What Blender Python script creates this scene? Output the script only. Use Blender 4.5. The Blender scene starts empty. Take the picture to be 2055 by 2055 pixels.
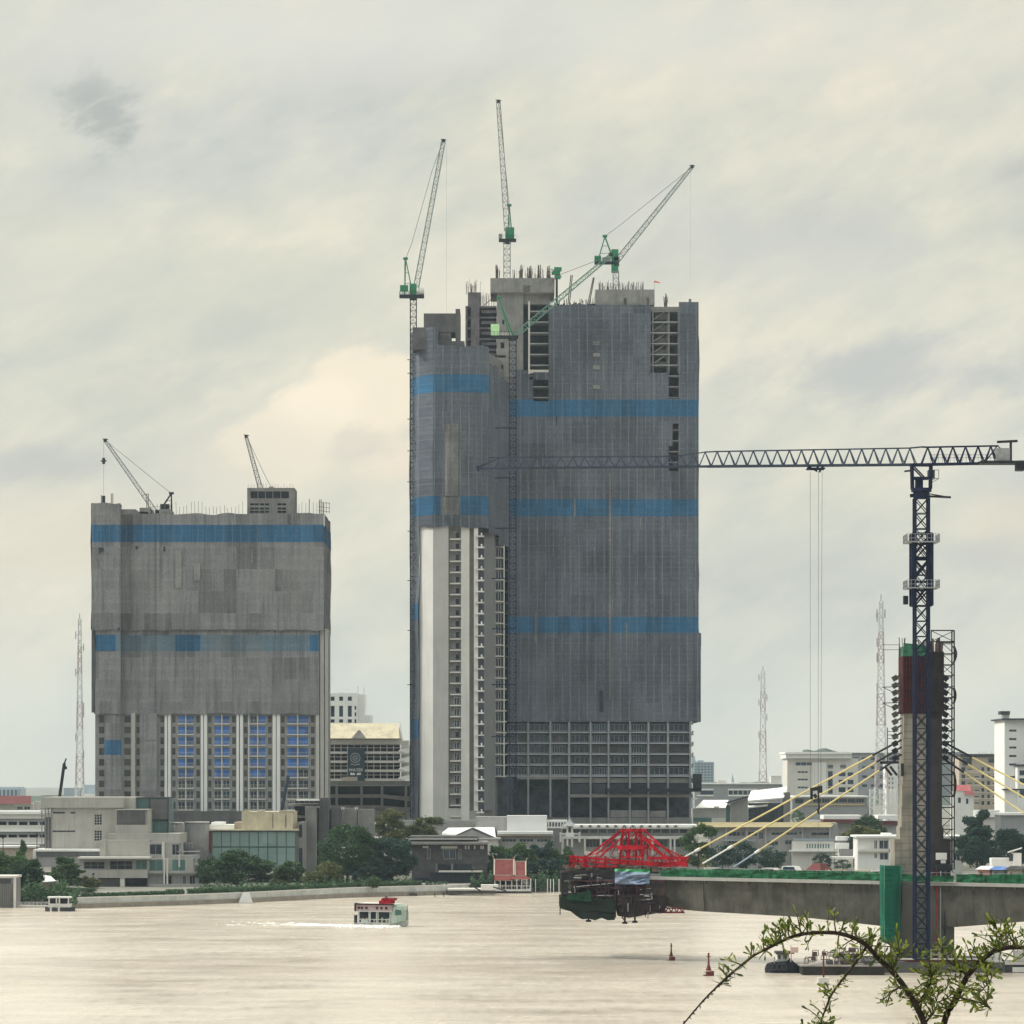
import bpy, math, random
from mathutils import Vector, noise
R = math.radians
F, CX, HY, H = 6700.0, 1027.5, 1560.0, 30.0   # focal length in photo pixels, optical axis column, horizon row, eye height
sc = bpy.context.scene
col = sc.collection
# ---------------------------------------------------------------- camera
cam_d = bpy.data.cameras.new('camera'); cam = bpy.data.objects.new('camera', cam_d); col.objects.link(cam)
cam.location = (0, 0, H); cam.rotation_euler = (R(90), 0, 0)
cam_d.sensor_width = 36; cam_d.lens = F / 2055 * 36
cam_d.shift_y = (HY - 1027.5) / 2055
cam_d.clip_start = 0.5; cam_d.clip_end = 40000
sc.camera = cam
sc.view_settings.view_transform = 'Standard'; sc.view_settings.look = 'None'
sc.view_settings.exposure = 0.4; sc.view_settings.gamma = 1.0
sc.cycles.volume_bounces = 0; sc.cycles.max_bounces = 6; sc.cycles.transparent_max_bounces = 12
# ---------------------------------------------------------------- sun behind thin cloud, high on the left
SUN_EL, SUN_AZ = 44.0, -84.0     # azimuth from +Y, negative = left
sd = Vector((math.sin(R(SUN_AZ)) * math.cos(R(SUN_EL)), math.cos(R(SUN_AZ)) * math.cos(R(SUN_EL)), math.sin(R(SUN_EL))))
sun_d = bpy.data.lights.new('sun', 'SUN'); sun = bpy.data.objects.new('sun', sun_d); col.objects.link(sun)
sun.rotation_euler = (-sd).to_track_quat('-Z', 'Y').to_euler()
sun_d.energy = 2.4; sun_d.angle = R(7); sun_d.color = (1.0, 0.95, 0.86)
# ---------------------------------------------------------------- sky: hazy daylight under a broken cloud sheet
world = bpy.data.worlds.new('World'); sc.world = world; world.use_nodes = True

class NT:
    """small helper for writing node trees"""
    def __init__(s, tree): s.t = tree; s.n = tree.nodes; s.l = tree.links
    def new(s, typ, **kw):
        nd = s.n.new(typ)
        for k, v in kw.items(): setattr(nd, k, v)
        return nd
    def put(s, sock, v):
        if isinstance(v, bpy.types.NodeSocket): s.l.new(v, sock)
        elif v is not None: sock.default_value = v
    def math(s, op, a, b=None, c=None, clamp=False):
        nd = s.new('ShaderNodeMath', operation=op, use_clamp=clamp)
        s.put(nd.inputs[0], a)
        if b is not None: s.put(nd.inputs[1], b)
        if c is not None: s.put(nd.inputs[2], c)
        return nd.outputs[0]
    def vmath(s, op, a, b=None):
        nd = s.new('ShaderNodeVectorMath', operation=op); s.put(nd.inputs[0], a)
        if b is not None: s.put(nd.inputs[1], b)
        return nd.outputs[0]
    def mix(s, f, a, b, blend='MIX'):
        nd = s.new('ShaderNodeMix', data_type='RGBA', blend_type=blend)
        s.put(nd.inputs[0], f); s.put(nd.inputs[6], a); s.put(nd.inputs[7], b)
        return nd.outputs[2]
    def ramp(s, f, stops, interp='LINEAR'):
        nd = s.new('ShaderNodeValToRGB'); nd.color_ramp.interpolation = interp
        while len(nd.color_ramp.elements) < len(stops): nd.color_ramp.elements.new(0.5)
        for e, (p, c) in zip(nd.color_ramp.elements, stops):
            e.position = p; e.color = c if len(c) == 4 else (*c, 1)
        s.put(nd.inputs[0], f); return nd.outputs[0]
    def rng(s, v, a, b, c=0.0, d=1.0, smooth=False):
        nd = s.new('ShaderNodeMapRange'); nd.interpolation_type = 'SMOOTHSTEP' if smooth else 'LINEAR'
        s.put(nd.inputs[0], v)
        for i, q in enumerate((a, b, c, d)): s.put(nd.inputs[i + 1], q)
        return nd.outputs[0]
    def noise(s, vec, scale, detail=4, rough=0.55, dist=0.0, out=0):
        nd = s.new('ShaderNodeTexNoise'); s.put(nd.inputs['Vector'], vec)
        nd.inputs['Scale'].default_value = scale; nd.inputs['Detail'].default_value = detail
        nd.inputs['Roughness'].default_value = rough; nd.inputs['Distortion'].default_value = dist
        return nd.outputs[out]
    def mapping(s, vec, sca=(1, 1, 1), loc=(0, 0, 0), rot=(0, 0, 0)):
        nd = s.new('ShaderNodeMapping'); s.put(nd.inputs[0], vec); nd.inputs['Rotation'].default_value = rot
        nd.inputs['Scale'].default_value = sca; nd.inputs['Location'].default_value = loc
        return nd.outputs[0]
    def sep(s, vec):
        nd = s.new('ShaderNodeSeparateXYZ'); s.put(nd.inputs[0], vec); return nd.outputs
    def comb(s, x, y, z):
        nd = s.new('ShaderNodeCombineXYZ'); s.put(nd.inputs[0], x); s.put(nd.inputs[1], y); s.put(nd.inputs[2], z); return nd.outputs[0]

def S(r, g, b):   # sRGB 0-255 -> linear
    f = lambda c: (c / 255) / 12.92 if c / 255 <= .04045 else ((c / 255 + .055) / 1.055) ** 2.4
    return (f(r), f(g), f(b), 1)

def sky_tree():
    g = NT(world.node_tree); g.n.clear()
    out = g.new('ShaderNodeOutputWorld'); bg = g.new('ShaderNodeBackground')
    g.l.new(bg.outputs[0], out.inputs[0]); bg.inputs[1].default_value = 0.1
    ns = g.new('ShaderNodeTexSky'); ns.sky_type = 'NISHITA'; ns.sun_disc = False
    ns.sun_elevation = R(SUN_EL); ns.sun_rotation = R(SUN_AZ); ns.air_density = 1.2; ns.dust_density = 3.0
    tc = g.new('ShaderNodeTexCoord').outputs['Generated']
    sx, sy, sz = g.sep(tc)
    # clouds live on the sky sphere, stretched sideways
    v0 = g.mapping(tc, (1, 1, 1), (0, 0, 0), (0, R(24), 0))
    n1 = g.noise(g.mapping(v0, (1.0, 1.0, 1.9)), 9.0, 9, 0.58, 0.25)
    n2 = g.noise(g.mapping(v0, (1, 1, 2.2), (3.1, 1.7, 0.4)), 24.0, 8, 0.62, 0.15)
    n3 = g.noise(g.mapping(tc, (1, 1, 1.6), (7.3, 0, 2.2)), 5.0, 4, 0.5, 0.2)
    f = g.math('ADD', g.math('MULTIPLY', n1, 0.58), g.math('MULTIPLY', n2, 0.42))
    base = g.ramp(f, [(0.36, S(172, 176, 175)), (0.44, S(197, 200, 193)), (0.51, S(214, 214, 200)), (0.60, S(236, 229, 210))])
    tint = g.ramp(n3, [(0.35, S(208, 211, 206)), (0.5, S(214, 215, 198)), (0.68, S(226, 221, 206))])
    c = g.mix(0.36, base, tint)
    def blob(px, py, rx, ry, colr, amt, rag=0.35, r0=1.25, r1=0.15):
        nonlocal c
        dx, dz = (px - CX) / F, (HY - py) / F
        u = g.math('DIVIDE', sx, g.math('MAXIMUM', sy, 0.05)); w = g.math('DIVIDE', sz, g.math('MAXIMUM', sy, 0.05))
        a = g.math('DIVIDE', g.math('SUBTRACT', u, dx), rx / F); b = g.math('DIVIDE', g.math('SUBTRACT', w, dz), ry / F)
        r = g.math('SQRT', g.math('ADD', g.math('MULTIPLY', a, a), g.math('MULTIPLY', b, b)))
        r = g.math('ADD', r, g.math('MULTIPLY', g.math('SUBTRACT', n2, 0.5), rag * 5))
        m = g.rng(r, r0, r1, 0, amt, True)
        c = g.mix(m, c, colr)
    blob(560, 600, 420, 120, S(205, 208, 193), 0.55)
    blob(690, 800, 190, 110, S(250, 237, 212), 0.85, 0.55, 1.1, .5)
    blob(560, 880, 150, 110, S(247, 235, 211), 0.8, 0.55, 1.1, .5)
    blob(790, 920, 120, 70, S(243, 229, 206), 0.7, 0.55, 1.1, .5)
    blob(640, 800, 90, 60, S(255, 243, 220), 0.6, 0.5, 1.1, .4)
    blob(520, 930, 230, 110, S(230, 223, 205), 0.6)
    blob(735, 905, 100, 40, S(200, 200, 194), 0.4, .9, 1.1, .2)
    blob(120, 1080, 260, 140, S(226, 217, 196), 0.6)
    blob(60, 930, 160, 60, S(184, 188, 186), 0.6)
    blob(218, 232, 95, 80, S(168, 172, 170), 0.75, 0.9, 1.0, .2)
    blob(460, 660, 60, 50, S(190, 194, 188), 0.4, 0.5)
    blob(1650, 520, 330, 120, S(203, 205, 200), 0.55)
    blob(1750, 740, 300, 85, S(184, 188, 190), 0.65, 0.6)
    blob(1600, 1120, 300, 60, S(205, 208, 198), 0.4)
    blob(320, 800, 200, 70, S(196, 199, 190), 0.5, 0.6)
    blob(1300, 420, 260, 90, S(206, 208, 202), 0.4)
    blob(900, 60, 1300, 120, S(222, 222, 214), 0.6)
    blob(2000, 1050, 130, 90, S(226, 216, 196), 0.6)
    blob(1960, 1110, 160, 50, S(190, 194, 192), 0.5)
    blob(80, 500, 160, 140, S(226, 224, 205), 0.4)
    c = g.mix(g.rng(sz, 0.055, 0.0, 0, 0.55, True), c, S(218, 218, 202))
    c = g.vmath('MULTIPLY', c, (1.03, 1.01, 0.99))
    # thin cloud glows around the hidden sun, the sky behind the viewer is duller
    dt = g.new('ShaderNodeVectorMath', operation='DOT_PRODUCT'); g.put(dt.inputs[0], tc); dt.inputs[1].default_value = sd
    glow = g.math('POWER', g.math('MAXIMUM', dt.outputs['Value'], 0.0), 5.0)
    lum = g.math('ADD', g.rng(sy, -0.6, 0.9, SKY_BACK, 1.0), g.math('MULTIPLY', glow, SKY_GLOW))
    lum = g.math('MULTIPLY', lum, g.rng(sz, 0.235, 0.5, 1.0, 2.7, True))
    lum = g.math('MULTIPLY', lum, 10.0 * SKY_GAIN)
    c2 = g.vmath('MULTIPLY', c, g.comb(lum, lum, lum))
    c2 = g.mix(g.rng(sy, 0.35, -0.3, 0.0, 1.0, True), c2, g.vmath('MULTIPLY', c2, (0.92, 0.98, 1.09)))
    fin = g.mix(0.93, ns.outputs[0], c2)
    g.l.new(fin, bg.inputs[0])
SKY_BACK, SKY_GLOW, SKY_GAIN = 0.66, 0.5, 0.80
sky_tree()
# ---------------------------------------------------------------- pixel <-> place helpers: a photo pixel and a real distance give a point
def X(px, d): return (px - CX) * d / F
def Z(py, d): return H + (HY - py) * d / F
def P(px, py, d): return Vector((X(px, d), d, Z(py, d)))
def D(py, z=0.0): return (H - z) * F / (py - HY)     # distance of a ground point of height z seen at row py

# ---------------------------------------------------------------- mesh building
class MB:
    def __init__(s): s.v = []; s.f = []; s.uv = []; s.has_uv = False
    def quad(s, a, b, c, d):
        i = len(s.v); s.v += [a, b, c, d]; s.f.append((i, i + 1, i + 2, i + 3)); return s
    def tri(s, a, b, c):
        i = len(s.v); s.v += [a, b, c]; s.f.append((i, i + 1, i + 2)); return s
    def hexa(s, p):   # 8 corners: bottom ring 0-3, top ring 4-7
        i = len(s.v); s.v += [Vector(q) for q in p]
        for q in ((3, 2, 1, 0), (4, 5, 6, 7), (0, 1, 5, 4), (1, 2, 6, 5), (2, 3, 7, 6), (3, 0, 4, 7)):
            s.f.append(tuple(i + k for k in q))
        return s
    def box(s, x0, x1, y0, y1, z0, z1):
        if x0 > x1: x0, x1 = x1, x0
        if y0 > y1: y0, y1 = y1, y0
        if z0 > z1: z0, z1 = z1, z0
        return s.hexa([(x0, y0, z0), (x1, y0, z0), (x1, y1, z0), (x0, y1, z0), (x0, y0, z1), (x1, y0, z1), (x1, y1, z1), (x0, y1, z1)])
    def pbox(s, px0, py0, px1, py1, d, dep):   # a box whose front face spans these photo pixels at distance d
        return s.box(X(px0, d), X(px1, d), d, d + dep, Z(py1, d), Z(py0, d))
    def prism(s, pts, z0, z1):      # plan polygon counter-clockwise from above
        n = len(pts); i = len(s.v)
        s.v += [Vector((p[0], p[1], z0)) for p in pts] + [Vector((p[0], p[1], z1)) for p in pts]
        s.f.append(tuple(i + k for k in reversed(range(n)))); s.f.append(tuple(i + n + k for k in range(n)))
        for k in range(n):
            j = (k + 1) % n; s.f.append((i + k, i + j, i + n + j, i + n + k))
        return s
    def bar(s, a, b, w, h=None):
        a, b = Vector(a), Vector(b); h = w if h is None else h
        d = b - a
        if d.length < 1e-6: return s
        d.normalize(); up = Vector((0, 0, 1)) if abs(d.z) < 0.95 else Vector((0, 1, 0))
        sd_ = d.cross(up).normalized() * (w / 2); u = sd_.cross(d).normalized() * (h / 2)
        return s.hexa([a - sd_ - u, a + sd_ - u, a + sd_ + u, a - sd_ + u, b - sd_ - u, b + sd_ - u, b + sd_ + u, b - sd_ + u])
    def tube(s, pts, r, n=6, closed_ends=True):
        pts = [Vector(p) for p in pts]; rs = r if isinstance(r, (list, tuple)) else [r] * len(pts)
        base = len(s.v)
        for k, p in enumerate(pts):
            d = (pts[min(k + 1, len(pts) - 1)] - pts[max(k - 1, 0)]).normalized()
            up = Vector((0, 0, 1)) if abs(d.z) < 0.9 else Vector((0, 1, 0))
            a = d.cross(up).normalized(); b = a.cross(d).normalized()
            for j in range(n):
                t = 2 * math.pi * j / n
                s.v.append(p + (a * math.cos(t) + b * math.sin(t)) * rs[k])
        for k in range(len(pts) - 1):
            for j in range(n):
                q = (j + 1) % n
                s.f.append((base + k * n + j, base + k * n + q, base + (k + 1) * n + q, base + (k + 1) * n + j))
        if closed_ends:
            s.f.append(tuple(base + j for j in reversed(range(n)))); e = base + (len(pts) - 1) * n
            s.f.append(tuple(e + j for j in range(n)))
        return s
    def cyl(s, x, y, z0, z1, r, n=16, r2=None):
        return s.tube([(x, y, z0), (x, y, z1)], [r, r if r2 is None else r2], n)
    def lattice(s, a, b, w, seg, t, t2=None, side=Vector((1, 0, 0)), w2=None, tri=False, cross=True):
        """four-chord lattice from a to b, width w (tapers to w2)"""
        a, b = Vector(a), Vector(b); d = (b - a); L = d.length; d = d / L
        sd_ = (side - d * side.dot(d)).normalized(); u = sd_.cross(d).normalized(); t2 = t2 or t * .55; w2 = w if w2 is None else w2
        n = max(1, round(L / seg)); rings = []
        for k in range(n + 1):
            c = a + d * (L * k / n); ww = (w + (w2 - w) * k / n) / 2
            rings.append([c - sd_ * ww - u * ww, c + sd_ * ww - u * ww, c + sd_ * ww + u * ww, c - sd_ * ww + u * ww])
        for j in range(4): s.bar(rings[0][j], rings[-1][j], t)
        for k in range(n):
            for j in range(4):
                q = (j + 1) % 4
                s.bar(rings[k][j], rings[k][q], t2)
                if cross:
                    s.bar(rings[k][j], rings[k + 1][q], t2); s.bar(rings[k][q], rings[k + 1][j], t2)
                elif k % 2: s.bar(rings[k][j], rings[k + 1][q], t2)
                else: s.bar(rings[k][q], rings[k + 1][j], t2)
        for j in range(4): s.bar(rings[-1][j], rings[-1][(j + 1) % 4], t2)
        return s
    def wall(s, x0, x1, y0, y1, z0, z1, holes):
        """solid frontal wall with real openings; holes = [(x0,x1,z0,z1)]"""
        xs = sorted({x0, x1, *[q for h in holes for q in h[:2] if x0 < q < x1]}); zs = sorted({z0, z1, *[q for h in holes for q in h[2:] if z0 < q < z1]})
        for j in range(len(zs) - 1):
            run = None
            for i in range(len(xs)):
                solid = False
                if i < len(xs) - 1:
                    cx, cz = (xs[i] + xs[i + 1]) / 2, (zs[j] + zs[j + 1]) / 2
                    solid = not any(h[0] < cx < h[1] and h[2] < cz < h[3] for h in holes)
                if solid and run is None: run = xs[i]
                if not solid and run is not None:
                    s.box(run, xs[i], y0, y1, zs[j], zs[j + 1]); run = None
        return s
    def build_split(s, name, mat_, parent, cell=.6):
        """one object for each patch of faces that hangs apart from the others"""
        up = list(range(len(s.f))); seen = {}
        def find(a):
            while up[a] != a: up[a] = up[up[a]]; a = up[a]
            return a
        offs = []; n = 0
        for i, f in enumerate(s.f):
            offs.append(n); n += len(f)
            for k in f:
                b = [math.floor(c / cell) for c in s.v[k]]
                for dx in (0, 1):
                    for dy in (0, 1):
                        for dz in (0, 1):
                            j = seen.setdefault((b[0] + dx, b[1] + dy, b[2] + dz), i)
                            if j != i: up[find(i)] = find(j)
        cl = {}
        for i in range(len(s.f)): cl.setdefault(find(i), []).append(i)
        for ids in cl.values():
            m = MB(); m.has_uv = s.has_uv; nv = {}
            for i in ids:
                for k in s.f[i]:
                    if k not in nv: nv[k] = len(m.v); m.v.append(s.v[k])
                m.f.append(tuple(nv[k] for k in s.f[i]))
                if s.has_uv: m.uv += s.uv[offs[i]:offs[i] + len(s.f[i])]
            m.build(name, mat_, parent)
    def build(s, name, mat_, parent=None, smooth=False, org=None):
        if not s.v: return None
        o = org if org is not None else (root_loc(parent) if parent else Vector((0, 0, 0)))
        if parent is None and org is None:
            xs = [v[0] for v in s.v]; ys = [v[1] for v in s.v]; zs = [v[2] for v in s.v]
            o = Vector(((min(xs) + max(xs)) / 2, (min(ys) + max(ys)) / 2, min(zs)))
        me = bpy.data.meshes.new(name)
        me.from_pydata([(v[0] - o[0], v[1] - o[1], v[2] - o[2]) for v in s.v], [], s.f)
        if s.has_uv:
            uvl = me.uv_layers.new(name='UVMap')
            for i, uv in enumerate(s.uv): uvl.data[i].uv = uv
        me.materials.append(mat_)
        if smooth:
            for p in me.polygons: p.use_smooth = True
        me.update()
        ob = bpy.data.objects.new(name, me); col.objects.link(ob)
        if parent: ob.parent = parent
        else: ob.location = o
        return ob
def root_loc(o):
    v = Vector((0, 0, 0))
    while o is not None: v += o.location; o = o.parent
    return v
def tag(o, label=None, cat=None, group=None, kind=None):
    if label: o['label'] = label
    if cat: o['category'] = cat
    if group: o['group'] = group
    if kind: o['kind'] = kind
    return o
def thing(name, label, cat, loc, group=None):
    o = bpy.data.objects.new(name, None); o.empty_display_size = 0.5; col.objects.link(o); o.location = loc
    return tag(o, label, cat, group)
def kids(o): return [c for c in col.objects if c.parent == o]
def copy_tree(o, kidmap, parent=None):
    c = o.copy(); col.objects.link(c); c.parent = parent
    for ch in kidmap.get(o, ()): copy_tree(ch, kidmap, c)
    return c
def dup(o, loc=None, rz=None, sc_=None, label=None):
    km = {}
    for q in col.objects:
        if q.parent: km.setdefault(q.parent, []).append(q)
    c = copy_tree(o, km)
    if loc is not None: c.location = loc
    if rz is not None: c.rotation_euler = (0, 0, rz)
    if sc_ is not None: c.scale = sc_ if isinstance(sc_, (tuple, list)) else (sc_,) * 3
    if label: c['label'] = label
    return c
def inst(ob, parent, pos, sca=None, name=None):
    """another copy of the part ob (its mesh sits at its own origin) at world position pos"""
    c = ob.copy(); col.objects.link(c); c.parent = parent; c.location = Vector(pos) - root_loc(parent)
    if sca: c.scale = sca
    return c

# ---------------------------------------------------------------- materials
def new_mat(name):
    m = bpy.data.materials.new(name); m.use_nodes = True; g = NT(m.node_tree)
    return m, g, g.n['Principled BSDF']
def mat(name, c, rough=0.7, var=0.15, scale=0.6, metal=0.0, streak=0.0, bump=0.0, spec=None, dirt=None, bscale=8):
    """plain painted / raw surface with blotches, run-off streaks and optional dirt"""
    m, g, b = new_mat(name); c = (*c[:3], 1)
    tc = g.new('ShaderNodeNewGeometry').outputs['Position']
    n = g.noise(tc, scale, 5, 0.6)
    lo = tuple(q * (1 - var) for q in c[:3]) + (1,); hi = tuple(min(1, q * (1 + var)) for q in c[:3]) + (1,)
    cc = g.ramp(n, [(0.3, lo), (0.7, hi)])
    if streak:
        st = g.noise(g.mapping(tc, (1.3, 1.3, 0.06)), 1.2, 5, 0.65)
        cc = g.mix(g.rng(st, 0.5, 0.75, 0, streak), cc, tuple(q * 0.45 for q in (dirt or c)[:3]) + (1,))
        st2 = g.noise(g.mapping(tc, (1, 1, 0.08), (9, 3, 1)), 0.8, 4, 0.6)
        cc = g.mix(g.rng(st2, 0.52, 0.72, 0, streak * .6), cc, tuple(min(1, q * 1.35) for q in c[:3]) + (1,))
    g.put(b.inputs['Base Color'], cc); b.inputs['Roughness'].default_value = rough; b.inputs['Metallic'].default_value = metal
    b.inputs['Specular IOR Level'].default_value = spec if spec is not None else (.12 if max(c[:3]) < .12 else .25)
    if bump:
        bn = g.new('ShaderNodeBump'); bn.inputs['Distance'].default_value = bump; bn.inputs['Strength'].default_value = 0.6
        g.put(bn.inputs['Height'], g.noise(tc, bscale, 4, 0.6)); g.l.new(bn.outputs[0], b.inputs['Normal'])
    return m
def net_mat(name, c, light, pw=2.55, ph=6.6, streak=0.3, panel=0.25, line=0.35, light_streak=0.3, lw=1.0):
    """scaffold debris netting: sheets laced to poles, dust runs, darker and paler sheets (UV in metres)"""
    m, g, b = new_mat(name)
    uv = g.new('ShaderNodeUVMap').outputs[0]; u, v, _ = g.sep(uv)
    cu = g.math('FLOOR', g.math('DIVIDE', u, pw * 1.5)); cv = g.math('FLOOR', g.math('DIVIDE', v, ph))
    wn = g.new('ShaderNodeTexWhiteNoise', noise_dimensions='2D'); g.put(wn.inputs[0], g.comb(cu, cv, 0))
    wn2 = g.new('ShaderNodeTexWhiteNoise', noise_dimensions='2D'); g.put(wn2.inputs[0], g.comb(g.math('FLOOR', g.math('DIVIDE', cu, 3)), g.math('FLOOR', g.math('DIVIDE', cv, 2)), 3))
    p = g.math('ADD', g.math('MULTIPLY', wn.outputs[0], 0.5), g.math('MULTIPLY', wn2.outputs[0], 0.5))
    big = g.noise(uv, 0.035, 4, 0.6)
    f = g.math('ADD', g.math('MULTIPLY', p, panel), g.math('MULTIPLY', big, 1.0 - panel * .5))
    lo = tuple(q * 0.55 for q in c[:3]); hi = tuple(q * 1.6 for q in c[:3])
    cc = g.ramp(f, [(0.3, lo), (0.8, hi)])
    st = g.noise(g.mapping(uv, (0.75, 0.035, 1)), 1.0, 7, 0.75)
    cc = g.mix(g.rng(st, 0.48, 0.64, 0, streak), cc, tuple(q * 0.45 for q in c[:3]) + (1,))
    st2 = g.noise(g.mapping(uv, (0.5, 0.018, 1), (17, 5, 0)), 1.0, 6, 0.72)
    cc = g.mix(g.rng(st2, 0.52, 0.68, 0, light_streak), cc, light)
    st3 = g.noise(g.mapping(uv, (0.09, 0.05, 1), (7, 35, 0)), 1.0, 5, 0.65)
    cc = g.mix(g.rng(st3, 0.5, 0.66, 0, light_streak * .7), cc, light)
    fine = g.noise(g.mapping(uv, (1.6, 1.1, 1)), 1.3, 6, 0.85)
    cc = g.mix(g.rng(fine, 0.40, 0.66, 0.0, 0.6), cc, tuple(q * 0.48 for q in c[:3]) + (1,))
    fine2 = g.noise(g.mapping(uv, (1.1, 0.8, 1), (31, 7, 2)), 1.7, 5, 0.85)
    cc = g.mix(g.rng(fine2, 0.5, 0.72, 0.0, 0.35), cc, light)
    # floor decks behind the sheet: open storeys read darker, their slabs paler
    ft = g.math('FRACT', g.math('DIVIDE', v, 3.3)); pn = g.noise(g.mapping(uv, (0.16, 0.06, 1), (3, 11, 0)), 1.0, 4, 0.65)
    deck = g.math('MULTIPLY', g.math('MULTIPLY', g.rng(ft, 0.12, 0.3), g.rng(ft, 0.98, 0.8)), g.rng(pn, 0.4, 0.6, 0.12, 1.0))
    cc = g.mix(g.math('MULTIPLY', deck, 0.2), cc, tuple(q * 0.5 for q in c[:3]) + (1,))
    # lacing lines along the poles and ledgers
    wob = g.math('MULTIPLY', g.math('SUBTRACT', g.noise(g.mapping(uv, (.1, .05, 1)), 1.0, 2), 0.5), 0.8)
    du = g.math('ABSOLUTE', g.math('SUBTRACT', g.math('FRACT', g.math('DIVIDE', g.math('ADD', u, wob), pw)), 0.5))
    dv = g.math('ABSOLUTE', g.math('SUBTRACT', g.math('FRACT', g.math('DIVIDE', v, ph / 2)), 0.5))
    br = g.noise(g.mapping(uv, (0.8, 0.15, 1), (3, 3, 3)), 1.0, 3)
    lv = g.math('MULTIPLY', g.rng(du, 0.085 * lw, 0.03 * lw), g.rng(br, 0.35, 0.55, 0.15, 1.0))
    lh = g.math('MULTIPLY', g.rng(dv, 0.06 * lw, 0.02 * lw), g.rng(br, 0.4, 0.6, 0.05, 0.6 if lw == 1 else 1.0))
    cc = g.mix(g.math('MULTIPLY', g.math('MAXIMUM', lv, lh), line), cc, light)
    g.put(b.inputs['Base Color'], cc); b.inputs['Roughness'].default_value = 0.95; b.inputs['Specular IOR Level'].default_value = 0.15
    bn = g.new('ShaderNodeBump'); bn.inputs['Distance'].default_value = 0.25; bn.inputs['Strength'].default_value = 0.5
    g.put(bn.inputs['Height'], g.noise(g.mapping(uv, (0.5, 0.12, 1)), 1.2, 5, 0.7)); g.l.new(bn.outputs[0], b.inputs['Normal'])
    return m
def glass_mat(name, c, rough=0.15, var=0.5, scale=0.35):
    m, g, b = new_mat(name); tc = g.new('ShaderNodeNewGeometry').outputs['Position']
    w = g.new('ShaderNodeTexWhiteNoise', noise_dimensions='3D')
    g.put(w.inputs[0], g.vmath('FLOOR', g.vmath('MULTIPLY', tc, (scale, scale, scale * .9))))
    oi = g.new('ShaderNodeObjectInfo').outputs['Random']
    f = g.math('ADD', g.math('MULTIPLY', w.outputs[0], 0.5), g.math('MULTIPLY', oi, 0.5))
    cc = g.ramp(f, [(0.1, tuple(q * (1 - var) for q in c[:3])), (0.9, tuple(min(1, q * (1 + var)) for q in c[:3]))])
    g.put(b.inputs['Base Color'], cc); b.inputs['Roughness'].default_value = rough; b.inputs['Specular IOR Level'].default_value = 0.5
    return m
def leaf_mat(name, c, c2):
    m, g, b = new_mat(name); tc = g.new('ShaderNodeTexCoord').outputs['Object']
    n = g.noise(tc, 0.55, 4, 0.7); n2 = g.new('ShaderNodeNewGeometry').outputs['Random Per Island']
    oi = g.new('ShaderNodeObjectInfo').outputs['Random']
    f = g.math('ADD', g.math('MULTIPLY', n, 0.55), g.math('MULTIPLY', n2, 0.35)); f = g.math('ADD', f, g.math('MULTIPLY', oi, 0.15))
    g.put(b.inputs['Base Color'], g.ramp(f, [(0.25, c), (0.75, c2)])); b.inputs['Roughness'].default_value = 0.75
    b.inputs['Specular IOR Level'].default_value = 0.25
    tr = g.new('ShaderNodeBsdfTranslucent'); g.put(tr.inputs[0], tuple(q * 1.2 for q in c2[:3]) + (1,))
    mx = g.new('ShaderNodeMixShader'); mx.inputs[0].default_value = 0.2
    g.l.new(b.outputs[0], mx.inputs[1]); g.l.new(tr.outputs[0], mx.inputs[2]); g.l.new(mx.outputs[0], g.n['Material Output'].inputs[0])
    return m

M = {}
M['conc'] = mat('concrete', (.22, .215, .205), .9, .22, .25, streak=.45)
M['conc_dark'] = mat('weathered_concrete', (.11, .11, .11), .9, .28, .25, streak=.5)
M['conc_light'] = mat('pale_concrete', (.46, .45, .42), .9, .1, .15, streak=.25)
M['conc_raw'] = mat('raw_concrete', (.25, .245, .235), .9, .25, .3, streak=.6)
M['slab'] = mat('slab_concrete', (.34, .345, .35), .9, .15, .3)
M['white'] = mat('white_paint', (.74, .74, .72), .6, .06, .2, streak=.12)
M['offwhite'] = mat('off_white_paint', (.60, .58, .54), .7, .08, .2, streak=.2)
M['greywall'] = mat('grey_render', (.33, .325, .315), .85, .14, .2, streak=.35)
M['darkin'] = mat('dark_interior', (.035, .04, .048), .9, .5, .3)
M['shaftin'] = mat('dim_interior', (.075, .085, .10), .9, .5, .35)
M['glass'] = glass_mat('window_glass', (.022, .042, .062))
M['glass_green'] = glass_mat('green_glass', (.22, .31, .29), .3, .12)
M['glass_teal'] = glass_mat('teal_glass', (.06, .15, .14), .2, .3)
M['winbrown'] = glass_mat('window_dusty', (.055, .06, .055), .3, .5, .3)
M['bluefilm'] = glass_mat('blue_film', (.035, .15, .46), .35, .5, .45)
M['steel_dark'] = mat('dark_steel', (.026, .028, .034), .6, .3, 1.5)
M['steel_grey'] = mat('galvanised_steel', (.28, .29, .30), .5, .2, 1.5)
M['navy'] = mat('navy_crane_paint', (.009, .015, .042), .7, .3, .8)
M['navy_light'] = mat('faded_blue_crane_paint', (.040, .055, .085), .7, .3, .8)
M['rebar'] = mat('rusty_rebar', (.11, .085, .08), .9, .4, 2)
M['green'] = mat('green_crane_paint', (.03, .20, .10), .5, .2, .8)
M['green_pale'] = mat('pale_green_crane_paint', (.50, .80, .42), .5, .12, .8)
M['boom'] = mat('pale_boom_paint', (.27, .32, .30), .6, .2, .8)
M['boom_green'] = mat('green_boom_paint', (.14, .27, .21), .6, .2, .8)
M['boom_grey'] = mat('grey_boom_paint', (.22, .235, .24), .6, .2, .8)
M['rope'] = mat('wire_rope', (.16, .16, .16), .7, .2, 1)
M['redsteel'] = mat('red_form_steel', (.27, .006, .014), .8, .55, .9, spec=.06)
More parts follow.
